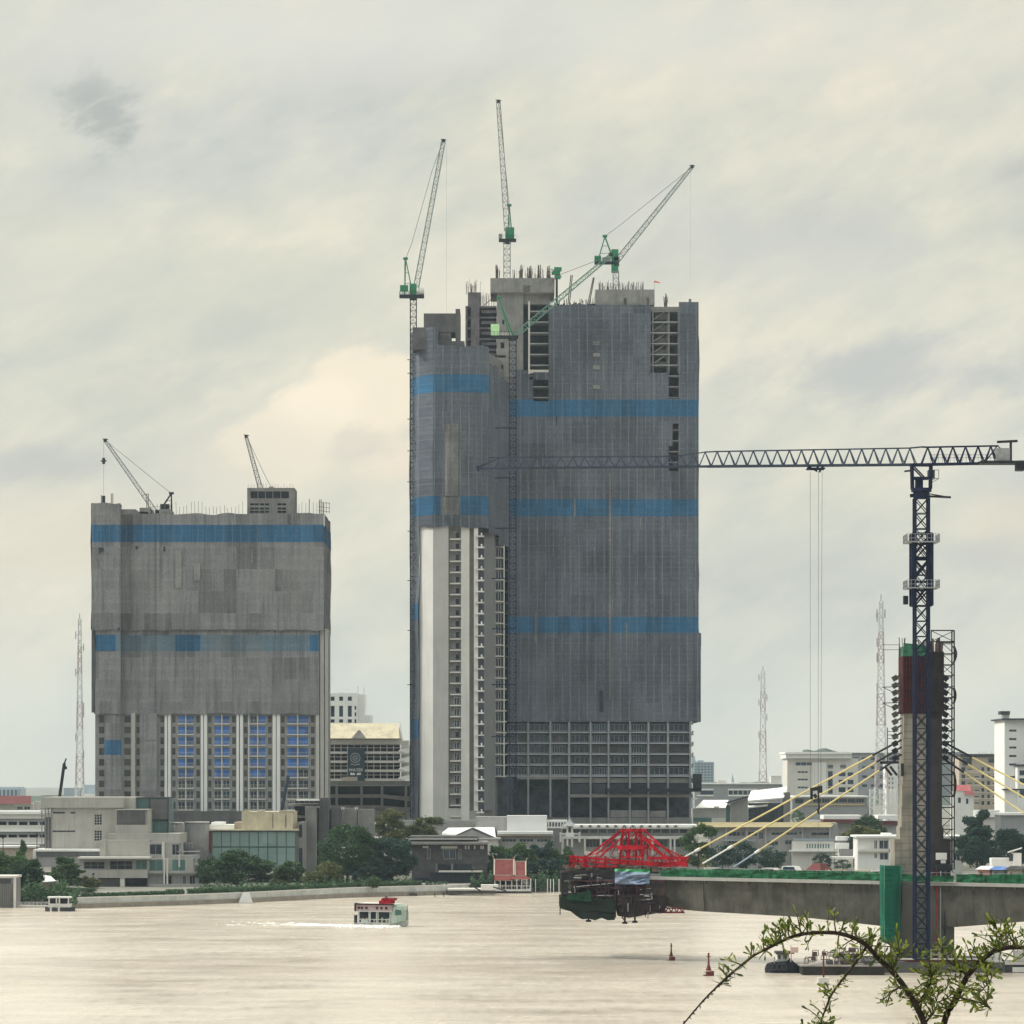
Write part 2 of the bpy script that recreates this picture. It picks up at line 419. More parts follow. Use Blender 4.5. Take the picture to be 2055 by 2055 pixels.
M['darkred'] = mat('dark_red_formwork', (.045, .012, .014), .8, .5, .8, streak=.5)
M['redroof'] = mat('red_tiles', (.17, .042, .038), .8, .3, .8)
M['brownroof'] = mat('brown_red_roof', (.14, .045, .045), .85, .15, .3)
M['roof_white'] = mat('white_metal_roof', (.80, .80, .78), .45, .05, .2)
M['roof_grey'] = mat('grey_metal_roof', (.28, .29, .30), .6, .12, .2)
M['roof_yellow'] = mat('yellow_roof', (.45, .37, .20), .6, .1, .3)
M['roof_cream'] = mat('cream_roof', (.50, .45, .33), .75, .2, .35, streak=.35)
M['gutter'] = mat('dark_trim', (.06, .06, .065), .7, .2, 1)
M['brick_dark'] = mat('dark_brick', (.085, .08, .085), .9, .3, .8, bump=.02)
M['beige'] = mat('beige_render', (.42, .36, .30), .85, .12, .3, streak=.2)
M['bark'] = mat('bark', (.09, .07, .055), .95, .3, 2, bump=.03)
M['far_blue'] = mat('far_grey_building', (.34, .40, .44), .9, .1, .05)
# ================================================================ SETTING: water, ground, embankment, haze
def water_mat():
    m, g, b = new_mat('river_water')
    tc = g.new('ShaderNodeNewGeometry').outputs['Position']
    pat = g.noise(g.mapping(tc, (0.008, 0.016, 1)), 1.0, 5, 0.6)
    pat2 = g.noise(g.mapping(tc, (0.05, 0.09, 1), (4, 2, 0)), 1.0, 5, 0.6)
    g.put(b.inputs['Base Color'], g.ramp(pat, [(0.35, (.43, .37, .305)), (0.65, (.50, .445, .375))]))
    b.inputs['IOR'].default_value = 1.5
    pat3 = g.noise(g.mapping(tc, (0.6, 0.10, 1), (2, 9, 0)), 1.0, 6, 0.75)
    g.put(b.inputs['Roughness'], g.rng(pat2, 0.3, 0.7, 0.16, 0.32))
    h1 = g.noise(g.mapping(tc, (0.30, 0.55, 1)), 1.0, 4, 0.62)
    h2 = g.noise(g.mapping(tc, (1.1, 2.0, 1), (5, 5, 0)), 1.0, 4, 0.65)
    h = g.math('ADD', g.math('MULTIPLY', h1, 0.5), g.math('MULTIPLY', h2, 0.5))
    # smoother slicks drift across the chop
    amp = g.rng(g.math('ADD', g.math('MULTIPLY', pat, .6), g.math('MULTIPLY', pat2, .4)), 0.38, 0.62, WAVE_LO, WAVE_HI)
    amp = g.math('MULTIPLY', amp, g.rng(pat3, 0.38, 0.62, 0.45, 3.0))
    bn = g.new('ShaderNodeBump'); bn.inputs['Distance'].default_value = 1.0; g.put(bn.inputs['Strength'], amp)
    g.put(bn.inputs['Height'], h); g.l.new(bn.outputs[0], b.inputs['Normal'])
    return m
WAVE_LO, WAVE_HI = 0.06, 0.17
w = MB(); w.quad(Vector((-420, -40, 0)), Vector((420, -40, 0)), Vector((420, 1000, 0)), Vector((-420, 1000, 0)))
tag(w.build('river', water_mat()), kind='structure')
# shoreline, photo column -> row of the waterline
SHORE = [(-900, 1811), (-60, 1813), (0, 1814), (100, 1816), (138, 1819), (150, 1823), (350, 1817), (500, 1811), (700, 1801), (880, 1796), (960, 1793), (1130, 1789), (1400, 1786), (2150, 1783), (3600, 1780)]
def shore_pt(px):
    for (a, ya), (b, yb) in zip(SHORE, SHORE[1:]):
        if a <= px <= b:
            py = ya + (yb - ya) * (px - a) / (b - a); d = D(py); return Vector((X(px, d), d, 0))
def shore_d(px): return shore_pt(px).y
GZ = 2.2
ground_m, g_, b_ = new_mat('ground_paving')
tc_ = g_.new('ShaderNodeNewGeometry').outputs['Position']
g_.put(b_.inputs['Base Color'], g_.ramp(g_.noise(tc_, .06, 6, .65), [(0.35, (.055, .07, .045)), (0.5, (.16, .155, .13)), (0.7, (.24, .23, .21))])); b_.inputs['Roughness'].default_value = .95
gm = MB(); pts = [shore_pt(px) for px, _ in SHORE]
pts = [Vector((-2600, 790, 0))] + pts + [Vector((2600, 950, 0))]
for a, b in zip(pts, pts[1:]):
    gm.quad(Vector((a.x, a.y + .3, GZ)), Vector((b.x, b.y + .3, GZ)), Vector((b.x * 3.2, 9000, GZ)), Vector((a.x * 3.2, 9000, GZ)))
    gm.quad(Vector((a.x, a.y + .3, -1)), Vector((b.x, b.y + .3, -1)), Vector((b.x, b.y + .3, GZ)), Vector((a.x, a.y + .3, GZ)))
tag(gm.build('ground', ground_m), kind='structure')
# river wall: stepped concrete face with pale coping
emb = thing('river_wall', 'long pale concrete river wall with stained lower face along the far bank', 'wall', shore_pt(500) + Vector((0, 0, 0)))
lo, co, fc = MB(), MB(), MB()
cols_ = list(range(150, 945, 12))
for a, b in zip(cols_, cols_[1:]):
    A, B = shore_pt(a), shore_pt(b)
    def sl(mb, y0, y1, z0, z1):
        mb.hexa([(A.x, A.y + y0, z0), (B.x, B.y + y0, z0), (B.x, B.y + y1, z0), (A.x, A.y + y1, z0), (A.x, A.y + y0, z1), (B.x, B.y + y0, z1), (B.x, B.y + y1, z1), (A.x, A.y + y1, z1)])
    sl(lo, -.6, 1.0, -1, 1.05); sl(fc, .2, 1.2, 1.053, 2.25); sl(co, .1, 1.4, 2.253, 2.5)
lo.build('lower_wall', mat('river_wall_stained', (.27, .24, .20), .9, .2, .3, streak=.5), emb)
fc.build('upper_wall', mat('river_wall_pale', (.50, .50, .47), .85, .2, .35, streak=.35), emb)
co.build('coping', M['offwhite'], emb)
# ---------------------------------------------------------------- haze
hz = MB(); hz.box(-9300, 9300, -60, 9300, -3, 262)
m = bpy.data.materials.new('haze_air'); m.use_nodes = True; g = NT(m.node_tree); g.n.clear()
out = g.new('ShaderNodeOutputMaterial'); pv = g.new('ShaderNodeVolumePrincipled')
pv.inputs['Color'].default_value = (.72, .87, 1.0, 1); pv.inputs['Density'].default_value = 0.000052; pv.inputs['Anisotropy'].default_value = 0.2
g.l.new(pv.outputs[0], out.inputs['Volume'])
hzo = hz.build('haze', m); tag(hzo, kind='stuff')
# ================================================================ helpers for tower facades
def net(mb, path, z0, z1, amp=0.22, step=2.2, hem=0.0, sag=0.0):
    mb.has_uv = True
    for (xa, ya), (xb, yb) in zip(path, path[1:]):
        L = math.hypot(xb - xa, yb - ya); nx, ny = (yb - ya) / L, -(xb - xa) / L
        nc = max(1, round(L / step)); nr = max(1, round((z1 - z0) / 3.0)); grid = []
        for r in range(nr + 1):
            row = []
            for c in range(nc + 1):
                t = c / nc; x, y, z = xa + (xb - xa) * t, ya + (yb - ya) * t, z0 + (z1 - z0) * r / nr
                k = noise.noise(Vector((x * .18 + y * .18, z * .07, 3.3))) * amp * 2 + noise.noise(Vector((x * .6 + y * .6, z * .25, 9))) * amp * .8
                if r == 0 and hem: z += noise.noise(Vector((x * .35, y * .35, 1))) * hem
                if r == nr and sag: z += noise.noise(Vector((x * .25, y * .25, 5))) * sag
                row.append((Vector((x + nx * k, y + ny * k, z)), (x + y, z)))
            grid.append(row)
        for r in range(nr):
            for c in range(nc):
                q = (grid[r][c], grid[r][c + 1], grid[r + 1][c + 1], grid[r + 1][c])
                i = len(mb.v); mb.v += [k[0] for k in q]; mb.f.append((i, i + 1, i + 2, i + 3)); mb.uv += [k[1] for k in q]
def fnet(mb, px0, px1, py0, py1, d, **k):   # frontal net by photo pixels
    net(mb, [(X(px0, d), d), (X(px1, d), d)], Z(py1, d), Z(py0, d), **k)
def window_unit(name, mg, mf, w, h, nx=1, nz=1, fw=0.12, dep=0.12, sill=False):
    """glazed unit with frame and bars, lower left corner at its origin, facing the river (-y)"""
    me = bpy.data.meshes.new(name); a = MB(); b = MB()
    a.box(fw * .5, w - fw * .5, dep * .6, dep * .6 + .03, fw * .5, h - fw * .5)
    b.box(0, w, 0, dep, 0, fw); b.box(0, w, 0, dep, h - fw, h); b.box(0, fw, 0, dep, fw, h - fw); b.box(w - fw, w, 0, dep, fw, h - fw)
    for i in range(1, nx): b.box(w * i / nx - fw * .4, w * i / nx + fw * .4, .01, dep * .9, fw, h - fw)
    for i in range(1, nz): b.box(fw, w - fw, .02, dep * .85, h * i / nz - fw * .35, h * i / nz + fw * .35)
    if sill: b.box(-.1, w + .1, -.12, dep, -.14, -.003)
    n = len(a.v); me.from_pydata([tuple(v) for v in a.v + b.v], [], a.f + [tuple(k + n for k in f) for f in b.f])
    me.materials.append(mg); me.materials.append(mf)
    for i, p in enumerate(me.polygons): p.material_index = 0 if i < len(a.f) else 1
    ob = bpy.data.objects.new(name, me); col.objects.link(ob); return ob
def put(ob, parent, pos, first):
    if first: ob.parent = parent; ob.location = Vector(pos) - root_loc(parent); return ob
    return inst(ob, parent, pos)
def rebar(mb, x0, x1, y, z, hmin, hmax, n, rnd, t=.10, lean=.25, ydep=3):
    for _ in range(n):
        x = rnd.uniform(x0, x1); yy = y + rnd.uniform(0, ydep); h = rnd.uniform(hmin, hmax)
        mb.bar((x, yy, z), (x + rnd.uniform(-lean, lean), yy, z + h), t * rnd.uniform(.7, 1.3))

N_GREY = net_mat('debris_net_beige', (.185, .185, .19), (.34, .335, .32, 1), streak=.75, panel=.8, line=.16, light_streak=.65)
N_BLUE = net_mat('debris_net_blue', (.028, .115, .225), (.11, .20, .29, 1), streak=.6, panel=.45, line=.55, light_streak=.45)
N_BLUEFADE = net_mat('debris_net_faded_blue', (.10, .155, .20), (.24, .24, .235, 1), streak=.5, panel=1.0, line=.2, light_streak=1.0)
N_DARK = net_mat('debris_net_grey', (.094, .108, .134), (.26, .27, .285, 1), streak=.55, panel=.4, line=.5, light_streak=.35)
N_MID = net_mat('debris_net_weathered', (.135, .137, .145), (.30, .29, .27, 1), streak=.4, panel=.2, line=.10, light_streak=.35)

# ================================================================ SMALL TOWER (left)
rs = random.Random(4)
ST = thing('apartment_tower', 'shorter grey netted tower under construction, left of the two, with small cranes on its roof', 'tower block', (X(415, 1002), 1002, GZ))
d = 1003.0
core = MB()
core.box(X(196, d), X(638, d), d + 3.2, d + 42, GZ, Z(1632, d)); core.box(X(196, d), X(638, d), d + .8, d + 42, Z(1430, d), Z(1040, d))
core.box(X(196, d), X(638, d), d + 5.0, d + 42, Z(1631, d), Z(1431, d))
core.box(X(184, d), X(242, d), d - .5, d + .79, Z(1430, d), Z(1024, d))
core.build('core', M['conc_dark'], ST)
fl = MB().box(X(193, d), X(640, d), d + .35, d + 41, 0, .32); slab0 = None
z = Z(1626, d); k = 0
while z < Z(1030, d):
    b_ = MB().box(X(193, d), X(640, d), d + .30, d + 41.5, z - .16, z + .16)
    if slab0 is None:
        slab0 = b_.build('floor_slab', M['slab'], ST); zz0 = z
    else:
        c = slab0.copy(); col.objects.link(c); c.parent = ST; c.location = (0, 0, z - zz0)
    z += 3.233; k += 1
# glazed lower storeys
rows = [1436 + 21.62 * k for k in range(9)]
small = [(198, 210, 15), (248.5, 263, 15), (273, 281, 15), (321, 330, 15), (344.5, 353, 15), (393, 402, 15), (417, 425, 15), (465, 474, 15), (489, 497, 15), (537, 546, 15), (563, 572, 15), (623, 632, 15)]
blues = [(357.5, 371.5), (374.5, 389), (430, 444), (447, 461), (502, 516), (519, 533), (576, 596), (599, 619)]
holes = []
for r in rows:
    for a, b, h in small: holes.append((X(a, d), X(b, d), Z(r + h, d), Z(r, d)))
    for a, b in blues: holes.append((X(a, d), X(b, d), Z(r + 15.5, d), Z(r, d)))
wl = MB().wall(X(191, d), X(640, d), d, d + .3, GZ, Z(1431, d), holes)
wl.build('wall', mat('grey_facade_render', (.27, .265, .255), .85, .12, .2, streak=.2), ST)
wu = {}
for wdt in (8, 8.5, 9, 12, 14.5): wu[wdt] = None
for r in rows:
    for a, b, h in small:
        w_ = round((b - a) * 2) / 2; key = ('s', w_)
        if key not in wu: wu[key] = window_unit('window', M['winbrown'], M['greywall'], w_ * d / F, h * d / F, 1, 1, .12); first = True
        else: first = False
        put(wu[key], ST, (X(a, d), d + .12, Z(r + h, d)), first)
rail = {}
for ri, r in enumerate(rows):
    for a, b in blues:
        w_ = b - a; blue = ri < 6 and not (rs.random() < .07); key = ('b', round(w_), blue)
        if key not in wu:
            wu[key] = window_unit('balcony_window', M['bluefilm'] if blue else M['glass'], M['offwhite'], w_ * d / F, 15.5 * d / F, 2 if not blue else 1, 1, .1 if not blue else .05); first = True
        else: first = False
        put(wu[key], ST, (X(a, d), d + .22, Z(r + 15.5, d)), first)
rl = MB()
for ri, r in enumerate(rows):
    for a, b in [(357, 389), (430, 461), (501, 533), (576, 619)]:
        zb = Z(r + 15.5, d)
        rl.box(X(a, d), X(b, d), d - .55, d - .003, zb - .32, zb - .06); rl.box(X(a, d), X(b, d), d - .55, d - .5, zb + .97, zb + 1.02)
        n = 14
        for i in range(n): x = X(a, d) + (X(b, d) - X(a, d)) * i / (n - 1); rl.box(x - .02, x + .02, d - .54, d - .5, zb - .06, zb + .95)
rl.build('balcony_railings', M['offwhite'], ST)
for a, b in [(264, 272), (331, 336), (337.5, 343), (403.5, 408.5), (410, 416), (475, 480), (482, 488), (499, 500.5), (547.5, 554), (555.5, 562.5), (372.6, 373.6), (445, 446), (516.8, 517.8), (597, 598)]:
    MB().box(X(a, d), X(b, d), d - (.9 if b - a > 2 else .7), d + .05, GZ, Z(1431, d)).build('pilaster', M['white'] if a != 264 else M['conc_light'], ST)
for a, b in [(634, 641), (642.5, 650), (651.5, 658)]:
    MB().box(X(a, d), X(b, d), d - 1.1 + (a - 634) * .08, d + 14, GZ, Z(1262, d)).build('pilaster', M['conc_light'], ST)
# nets
g1, g2, g3 = MB(), MB(), MB()
fd = 1000.6
L0, L1 = X(184, fd), X(650, fd); yb = fd + 38
fnet(g1, 184, 242, 1009, 1053, fd - 1.6, sag=.8); fnet(g1, 184, 242, 1088, 1264, fd - 1.6, hem=.5)
net(g1, [(X(242, fd), fd - 1.6), (X(242, fd) + .05, fd + 2.5)], Z(1264, fd), Z(1012, fd))
fnet(g1, 242, 314, 1031, 1053, fd + 1.2, sag=.8); fnet(g1, 242, 314, 1088, 1264, fd + 1.2, hem=.6)
net(g1, [(X(262, fd), fd + 2.2), (X(262.1, fd), fd - .3)], Z(1264, fd), Z(1033, fd))
fnet(g1, 314, 650, 1031, 1053, fd, sag=.9); fnet(g1, 314, 650, 1088, 1264, fd, hem=.8)
net(g1, [(L1, fd), (L1, yb)], Z(1264, fd), Z(1030, fd)); net(g1, [(L0, yb), (L0, fd - 1.6)], Z(1264, fd), Z(1010, fd))
g1.build_split('upper_net', N_GREY, ST)
fnet(g2, 184, 242, 1053, 1088, fd - 1.6); fnet(g2, 242, 314, 1053, 1088, fd + 1.2); fnet(g2, 314, 650, 1053, 1088, fd); net(g2, [(L1 + .1, fd), (L1 + .1, yb)], Z(1088, fd), Z(1053, fd))
g2.build_split('blue_net', N_BLUE, ST)
ld = fd + 1.0
for a, b, dd in [(191, 242, ld - 2), (242, 314, ld + .8), (314, 640, ld)]:
    fnet(g3, a, b, 1262, 1274, dd); fnet(g3, a, b, 1307, 1433, dd, hem=.7)
net(g3, [(X(191, ld), ld + 30), (X(191, ld), ld - 2)], Z(1433, ld), Z(1262, ld))
for a, b, dd in [(210, 243, ld - 1.5), (281, 315, ld - .6)]: fnet(g3, a, b, 1431, 1485, dd); fnet(g3, a, b, 1515 if a < 250 else 1486, 1597, dd, hem=.6)
g3.build_split('lower_net', N_GREY, ST)
tear = MB(); slit = MB()
for a, b, y0, y1 in ((389, 402, 1131, 1165), (504, 507, 1100, 1130), (352, 364, 1104, 1180)): fnet(tear, a, b, y0, y1, fd - .5, step=.8, hem=.8)
for a, b, y0, y1, q in ((198, 208, 1099, 1107, -2.1), (272, 277, 1096, 1100, .7), (328, 332, 1097, 1104, -.4), (236, 240, 1259, 1263, -2.0)): fnet(slit, a, b, y0, y1, fd + q, step=.6, hem=1)
tear.build_split('pale_patch', net_mat('pale_net_patch', (.25, .245, .235), (.36, .355, .34, 1), streak=.4, light_streak=.6, line=.1), ST); slit.build_split('net_gap', M['darkin'], ST)
g4 = MB(); g5 = MB()
fnet(g4, 192, 232, 1274, 1306, ld - 2); fnet(g4, 352, 402, 1274, 1307, ld); fnet(g4, 622, 640, 1274, 1307, ld); fnet(g4, 210, 243, 1485, 1515, ld - 1.5)
fnet(g5, 232, 242, 1274, 1307, ld - 2); fnet(g5, 242, 314, 1274, 1307, ld + .8); fnet(g5, 314, 352, 1274, 1307, ld); fnet(g5, 402, 622, 1274, 1307, ld)
g4.build_split('blue_net', N_BLUE, ST); g5.build_split('faded_blue_net', N_BLUEFADE, ST)
# podium and parapet
MB().box(X(330, 998), X(488, 998), 995.5, 1001.5, GZ, Z(1628, 998)).build('podium', M['conc_dark'], ST)
# roof box
rb = MB(); d2 = 1006
hs = [(X(503, d2), X(580, d2), Z(1000, d2), Z(986, d2))] + [(X(a, d2), X(a + 8, d2), Z(y + 4, d2), Z(y, d2)) for a in (502, 511, 522, 532, 557, 566) for y in (1010, 1018.5, 1025)]
rb.wall(X(496, d2), X(591, d2), d2, d2 + .5, Z(1040, d2), Z(979, d2), hs)
rb.box(X(496, d2), X(498.5, d2), d2 + .5, d2 + 12, Z(1040, d2), Z(979, d2)); rb.box(X(588, d2), X(591, d2), d2 + .5, d2 + 12, Z(1040, d2), Z(979, d2)); rb.box(X(499, d2), X(588, d2), d2 + 6, d2 + 6.4, Z(1040, d2), Z(982, d2))
for a in (517, 532, 547, 563): rb.box(X(a, d2), X(a + 1.3, d2), d2 - .15, d2 + .2, Z(1005, d2), Z(984, d2))
rb.build('roof_plant_room', M['conc'], ST); MB().box(X(499.5, d2), X(587.5, d2), d2 + 1.6, d2 + 1.9, Z(1038, d2), Z(981, d2)).build('plant_room_shade_plate', M['darkin'], ST)  # dark plate added so the openings look unlit
rp = MB()
for a, b in [(186, 1012), (205, 995), (225, 992), (228, 992), (296, 992), (299, 992), (332, 1010), (621, 1003), (642, 1004), (645, 1004), (650, 1010)]:
    rp.box(X(a, d2), X(a + 1.4, d2), d2 - 3, d2 - 2.8, Z(1035, d2), Z(b, d2))
for i in range(44):
    a = 318 + i * 7.4 + rs.uniform(-1, 1)
    if 494 < a < 592: continue
    hh = rs.uniform(10, 24); rp.bar((X(a, d2), d2 - 2, Z(1033, d2)), (X(a + rs.uniform(-1, 1), d2), d2 - 2, Z(1031 - hh, d2)), .1)
for i in range(16): a = 498 + i * 6; rp.bar((X(a, d2), d2 + .3, Z(980, d2)), (X(a, d2), d2 + .3, Z(976 - rs.uniform(0, 6), d2)), .08)
for y in (1009, 1018, 1026): rp.bar((X(640, d2), d2 - 3, Z(y, d2)), (X(663, d2), d2 - 3, Z(y + 3, d2)), .12)
for a in (642, 649, 656, 662): rp.bar((X(a, d2), d2 - 3, Z(1032, d2)), (X(a, d2), d2 - 3, Z(1009, d2)), .12)
rp.build_split('starter_bars', M['rebar'], ST, 3)
pp = MB()
for a, b, y in [(242, 275, 1024), (275, 300, 1029), (186, 225, 1012), (283, 303, 1021), (322, 344, 1024)]: pp.box(X(a, d2), X(b, d2), d2 - 4, d2 + 8, Z(1038, d2), Z(y, d2))
pp.build('roof_upstand', M['conc'], ST)

# ================================================================ BIG TOWER
rb_ = random.Random(11)
BT = thing('high_rise_tower', 'tallest netted concrete tower under construction with white stair walls and luffing cranes on top', 'tower block', (X(1110, 1020), 1020, GZ))
FD = 1020.0                       # right wing front
LD = 992.0                        # left wing front
FLH = 3.30
top_main = Z(612, FD)
# --- right wing: slabs, columns, back walls
bw = MB()
bw.box(X(1012, FD), X(1386, FD), FD + 7, FD + 34, GZ, Z(762, FD)); bw.box(X(1102, FD), X(1386, FD), FD + 7, FD + 34, Z(762, FD) + .01, Z(640, FD))
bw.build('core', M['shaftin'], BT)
z = Z(1556, FD); slab0 = None; cnt = 0
while z < Z(616, FD):
    if slab0 is None:
        b1 = MB().box(X(1014, FD), X(1388, FD), FD + .6, FD + 34.5, z - .17, z + .17); slab0 = b1.build('floor_slab', M['slab'], BT); zz0 = z
    else:
        if z > Z(745, FD) and cnt < 1000:
            b1 = MB().box(X(1063, FD), X(1390, FD), FD + .6, FD + 34.5, z - .17, z + .17); b1.build('floor_slab', M['slab'], BT)
        else:
            c = slab0.copy(); col.objects.link(c); c.parent = BT; c.location = (0, 0, z - zz0)
    z += FLH; cnt += 1
colx = [1060, 1104.5, 1142, 1185, 1221, 1264, 1301, 1340, 1385]
M['col'] = mat('grey_column', (.27, .285, .30), .85, .15, .3, streak=.3)
for i, cx in enumerate(colx):
    MB().box(X(cx - 1.9, FD), X(cx + 1.9, FD), FD - 1.15, FD + .55, Z(1655 if i > 2 else 1640, FD), Z(1446, FD)).build('column', M['col'], BT)
    MB().box(X(cx - 2.4, FD), X(cx + 2.4, FD), FD + 1.2, FD + 2.0, Z(1446, FD) + .01, Z(745 if cx < 1102 else 620, FD)).build('column', M['conc_dark'], BT)
# lower glazing
wk = {}; BEDGE = mat('blue_grey_slab_edge', (.34, .365, .39), .8, .15, .3)
for k in range(5):
    y0 = 1559 - 21.9 * (k + 1) + 3; y1 = 1559 - 21.9 * k - 4
    MB().box(X(1016, FD), X(1390, FD), FD - .9, FD + .58, Z(y1 + 3.8, FD), Z(y1 + 1.7, FD)).build('balcony_edge', BEDGE, BT)
    xs_ = [1016] + colx[:-2] + [colx[-1]]
    for i, (a, b) in enumerate(zip(xs_, xs_[1:])):
        a2, b2 = a + 3, b - 3; va = rb_.random() < .22; key = (round(b2 - a2), i % 2, va)
        nx = max(2, int((b2 - a2) / (5.0 if i % 2 == 0 else 9)))
        if key not in wk: wk[key] = window_unit('glazing', M['glass'] if not va else M['conc_dark'], BEDGE, (b2 - a2) * FD / F, (y1 - y0) * FD / F, nx if not va else 2, 1, .16 if not va else .08); first = True
        else: first = False
        put(wk[key], BT, (X(a2, FD), FD + .6 + (.5 if i % 2 else 0), Z(y1, FD)), first)
pod = MB()
pod.box(X(1142, FD), X(1390, FD), FD - .1, FD + .5, Z(1571, FD), Z(1561, FD))        # spandrel
pod.box(X(1142, FD), X(1390, FD), FD - 1.2, FD + 6, Z(1600, FD), Z(1594, FD))
pod.box(X(1038, FD), X(1142, FD), FD - .9, FD + 6, Z(1564, FD), Z(1559, FD))
pod.box(X(1008, FD), X(1388, FD), FD - .5, FD + 33, GZ, Z(1641, FD))
pod.box(X(1225, FD), X(1262, FD), FD - .6, FD + 1, Z(1640, FD), Z(1626, FD)); pod.box(X(1267, FD), X(1298, FD), FD - .6, FD + 1, Z(1640, FD), Z(1626, FD)); pod.box(X(1304, FD), X(1336, FD), FD - .6, FD + 1, Z(1640, FD), Z(1627, FD))
pod.build('podium_wall', M['conc'], BT)
wk2 = MB(); wk2.box(X(1215, FD), X(1405, FD), FD - 3, FD - .7, Z(1589, FD), Z(1582, FD))
for i in range(26): a = 1216 + i * 7.4; wk2.box(X(a, FD), X(a + .8, FD), FD - 3, FD - 2.9, Z(1582, FD), Z(1575, FD))
wk2.box(X(1390, FD), X(1407, FD), FD - 3, FD - .7, Z(1586, FD), Z(1553, FD))
wk2.build('catch_walkway', M['steel_dark'], BT)
gz = MB()
for a, b in [(1146, 1182), (1189, 1217), (1225, 1260), (1268, 1297), (1305, 1340), (1344, 1382)]: gz.box(X(a, FD), X(b, FD), FD + .8, FD + .9, Z(1593, FD), Z(1573, FD)); 
gz.build('podium_glazing', M['glass'], BT)
sf = MB()   # scaffold tower at the right foot of the wing
for a in (1384, 1390): sf.bar((X(a, FD), FD - 1, GZ), (X(a, FD), FD - 1, Z(1600, FD)), .14)
for i in range(14): y = 1604 + i * 6; sf.bar((X(1383, FD), FD - 1, Z(y, FD)), (X(1391, FD), FD - 1, Z(y, FD)), .1)
sf.build('scaffold', M['steel_grey'], BT)
bal = MB()
for k in range(5): y = 1537 - 21.9 * k; bal.box(X(1386, FD), X(1392, FD), FD + 1, FD + 8, Z(y + 4, FD), Z(y + 1, FD)); bal.box(X(1391.4, FD), X(1392, FD), FD + 1, FD + 8, Z(y + 1, FD), Z(y - 5, FD))
bal.build('side_balconies', M['conc_light'], BT)
MB().box(X(1384, FD), X(1387, FD), FD + .56, FD + 20, Z(1556, FD), Z(1446, FD)).build('end_wall', M['conc_light'], BT)
# --- right wing nets
nd = FD - 1.3
G, B = MB(), MB()
def npart(a, b, y0, y1, dd=nd, **k):
    """net between rows y0 and y1, leaving the blue bands out"""
    cuts = [(802, 836), (1002, 1036), (1238, 1270)]
    y = y0
    for c0, c1 in cuts:
        if y1 <= c0 or y >= c1: continue
        if y < c0: fnet(G, a, b, y, c0, dd, **k); k = {}
        fnet(B, a, b, max(y, c0), min(y1, c1), dd); y = c1
    if y < y1: fnet(G, a, b, y, y1, dd, **k)
npart(1036, 1062, 742, 1448, sag=.8); npart(1062, 1070, 762, 1448); npart(1070, 1101, 747, 762); npart(1070, 1101, 805, 1448)
npart(1101, 1306, 612, 1448, sag=.6); npart(1306, 1342, 748, 1448); npart(1342, 1362, 800, 850); npart(1342, 1350, 850, 895); npart(1342, 1362, 945, 1448); npart(1362, 1402, 606, 1448)
npart(1020, 1036, 800, 1448)
G.v = G.v  # keep order
xr = X(1402, nd)
for z0, z1 in [(Z(1448, nd), Z(606, nd))]: net(G, [(xr, nd), (xr, nd + 36)], z0, z1)
net(G, [(X(1406, nd), nd - .6), (X(1406, nd), nd + 36)], Z(1448, nd), Z(1272, nd)); fnet(G, 1396, 1406.5, 1270, 1449, nd - .6)
G.build_split('grey_net', N_DARK, BT); B.build_split('blue_net', N_BLUE, BT)
tp = MB(); tp.box(X(1364, FD), X(1400, FD), FD - .8, FD + 6, Z(640, FD), Z(608, FD)); tp.box(X(1383, FD), X(1388, FD), FD + 2, FD + 3, Z(608, FD), Z(598, FD))
tp.box(X(1101, FD), X(1305, FD), FD + .2, FD + 30, Z(622, FD), Z(613, FD)); tp.box(X(1306, FD), X(1363, FD), FD + .6, FD + 3, Z(624, FD), Z(615, FD))
tp.build('parapet', M['conc'], BT)
stair = MB()     # columns and stair flights showing in the open bay
for a in (1309, 1341, 1360): stair.box(X(a, FD), X(a + 3, FD), FD + .8, FD + 1.6, Z(748, FD), Z(620, FD))
for k in range(5):
    y = 625 + k * 24
    stair.box(X(1316, FD), X(1338, FD), FD + 3, FD + 3.3, Z(y + 14, FD), Z(y + 2, FD))
for k in range(5): y = 612 + k * 22 + 10; stair.bar((X(1312, FD), FD + 2, Z(y + 18, FD)), (X(1338, FD), FD + 2, Z(y, FD)), .7, .4)
stair.build_split('open_bay_frame', M['conc'], BT)
pipe = MB(); pipe.box(X(1060, FD), X(1063.5, FD), FD - 1.6, FD - .9, Z(752, FD), Z(606, FD)); pipe.box(X(1062, FD), X(1103, FD), FD - 1.2, FD + .2, Z(750, FD), Z(743, FD))
pipe.build('hoist_rail', M['offwhite'], BT)
tear = MB(); slit = MB()
for a, b, y0, y1 in ((1222, 1226, 950, 1400), (1131, 1135, 1078, 1160), (1109, 1112, 1052, 1108), (1191, 1194, 1098, 1150), (1256, 1258.5, 1250, 1345), (1073, 1077, 1228, 1292), (1088, 1091, 912, 936), (1152, 1155, 1000, 1032), (1284, 1287, 1040, 1062)): fnet(tear, a, b, y0, y1, nd - .55, step=.6, hem=2)
for a, b, y0, y1 in ((1203, 1211, 1386, 1428), (1116, 1118, 834, 846), (1195, 1198, 836, 840)): fnet(slit, a, b, y0, y1, nd - .6, step=.6, hem=2)
tear.build_split('worn_strip', net_mat('worn_net_strip', (.17, .17, .168), (.36, .355, .34, 1), streak=.5, light_streak=.9, line=.1), BT); slit.build_split('net_gap', M['darkin'], BT)
brk = MB()
for y, h in ((686, 2), (690, 2), (709, 7), (733, 9), (773, 8)): brk.box(X(1190, nd), X(1204, nd), nd - .5, nd - .38, Z(y + h, nd), Z(y, nd))
brk.build_split('net_patch', M['conc'], BT)
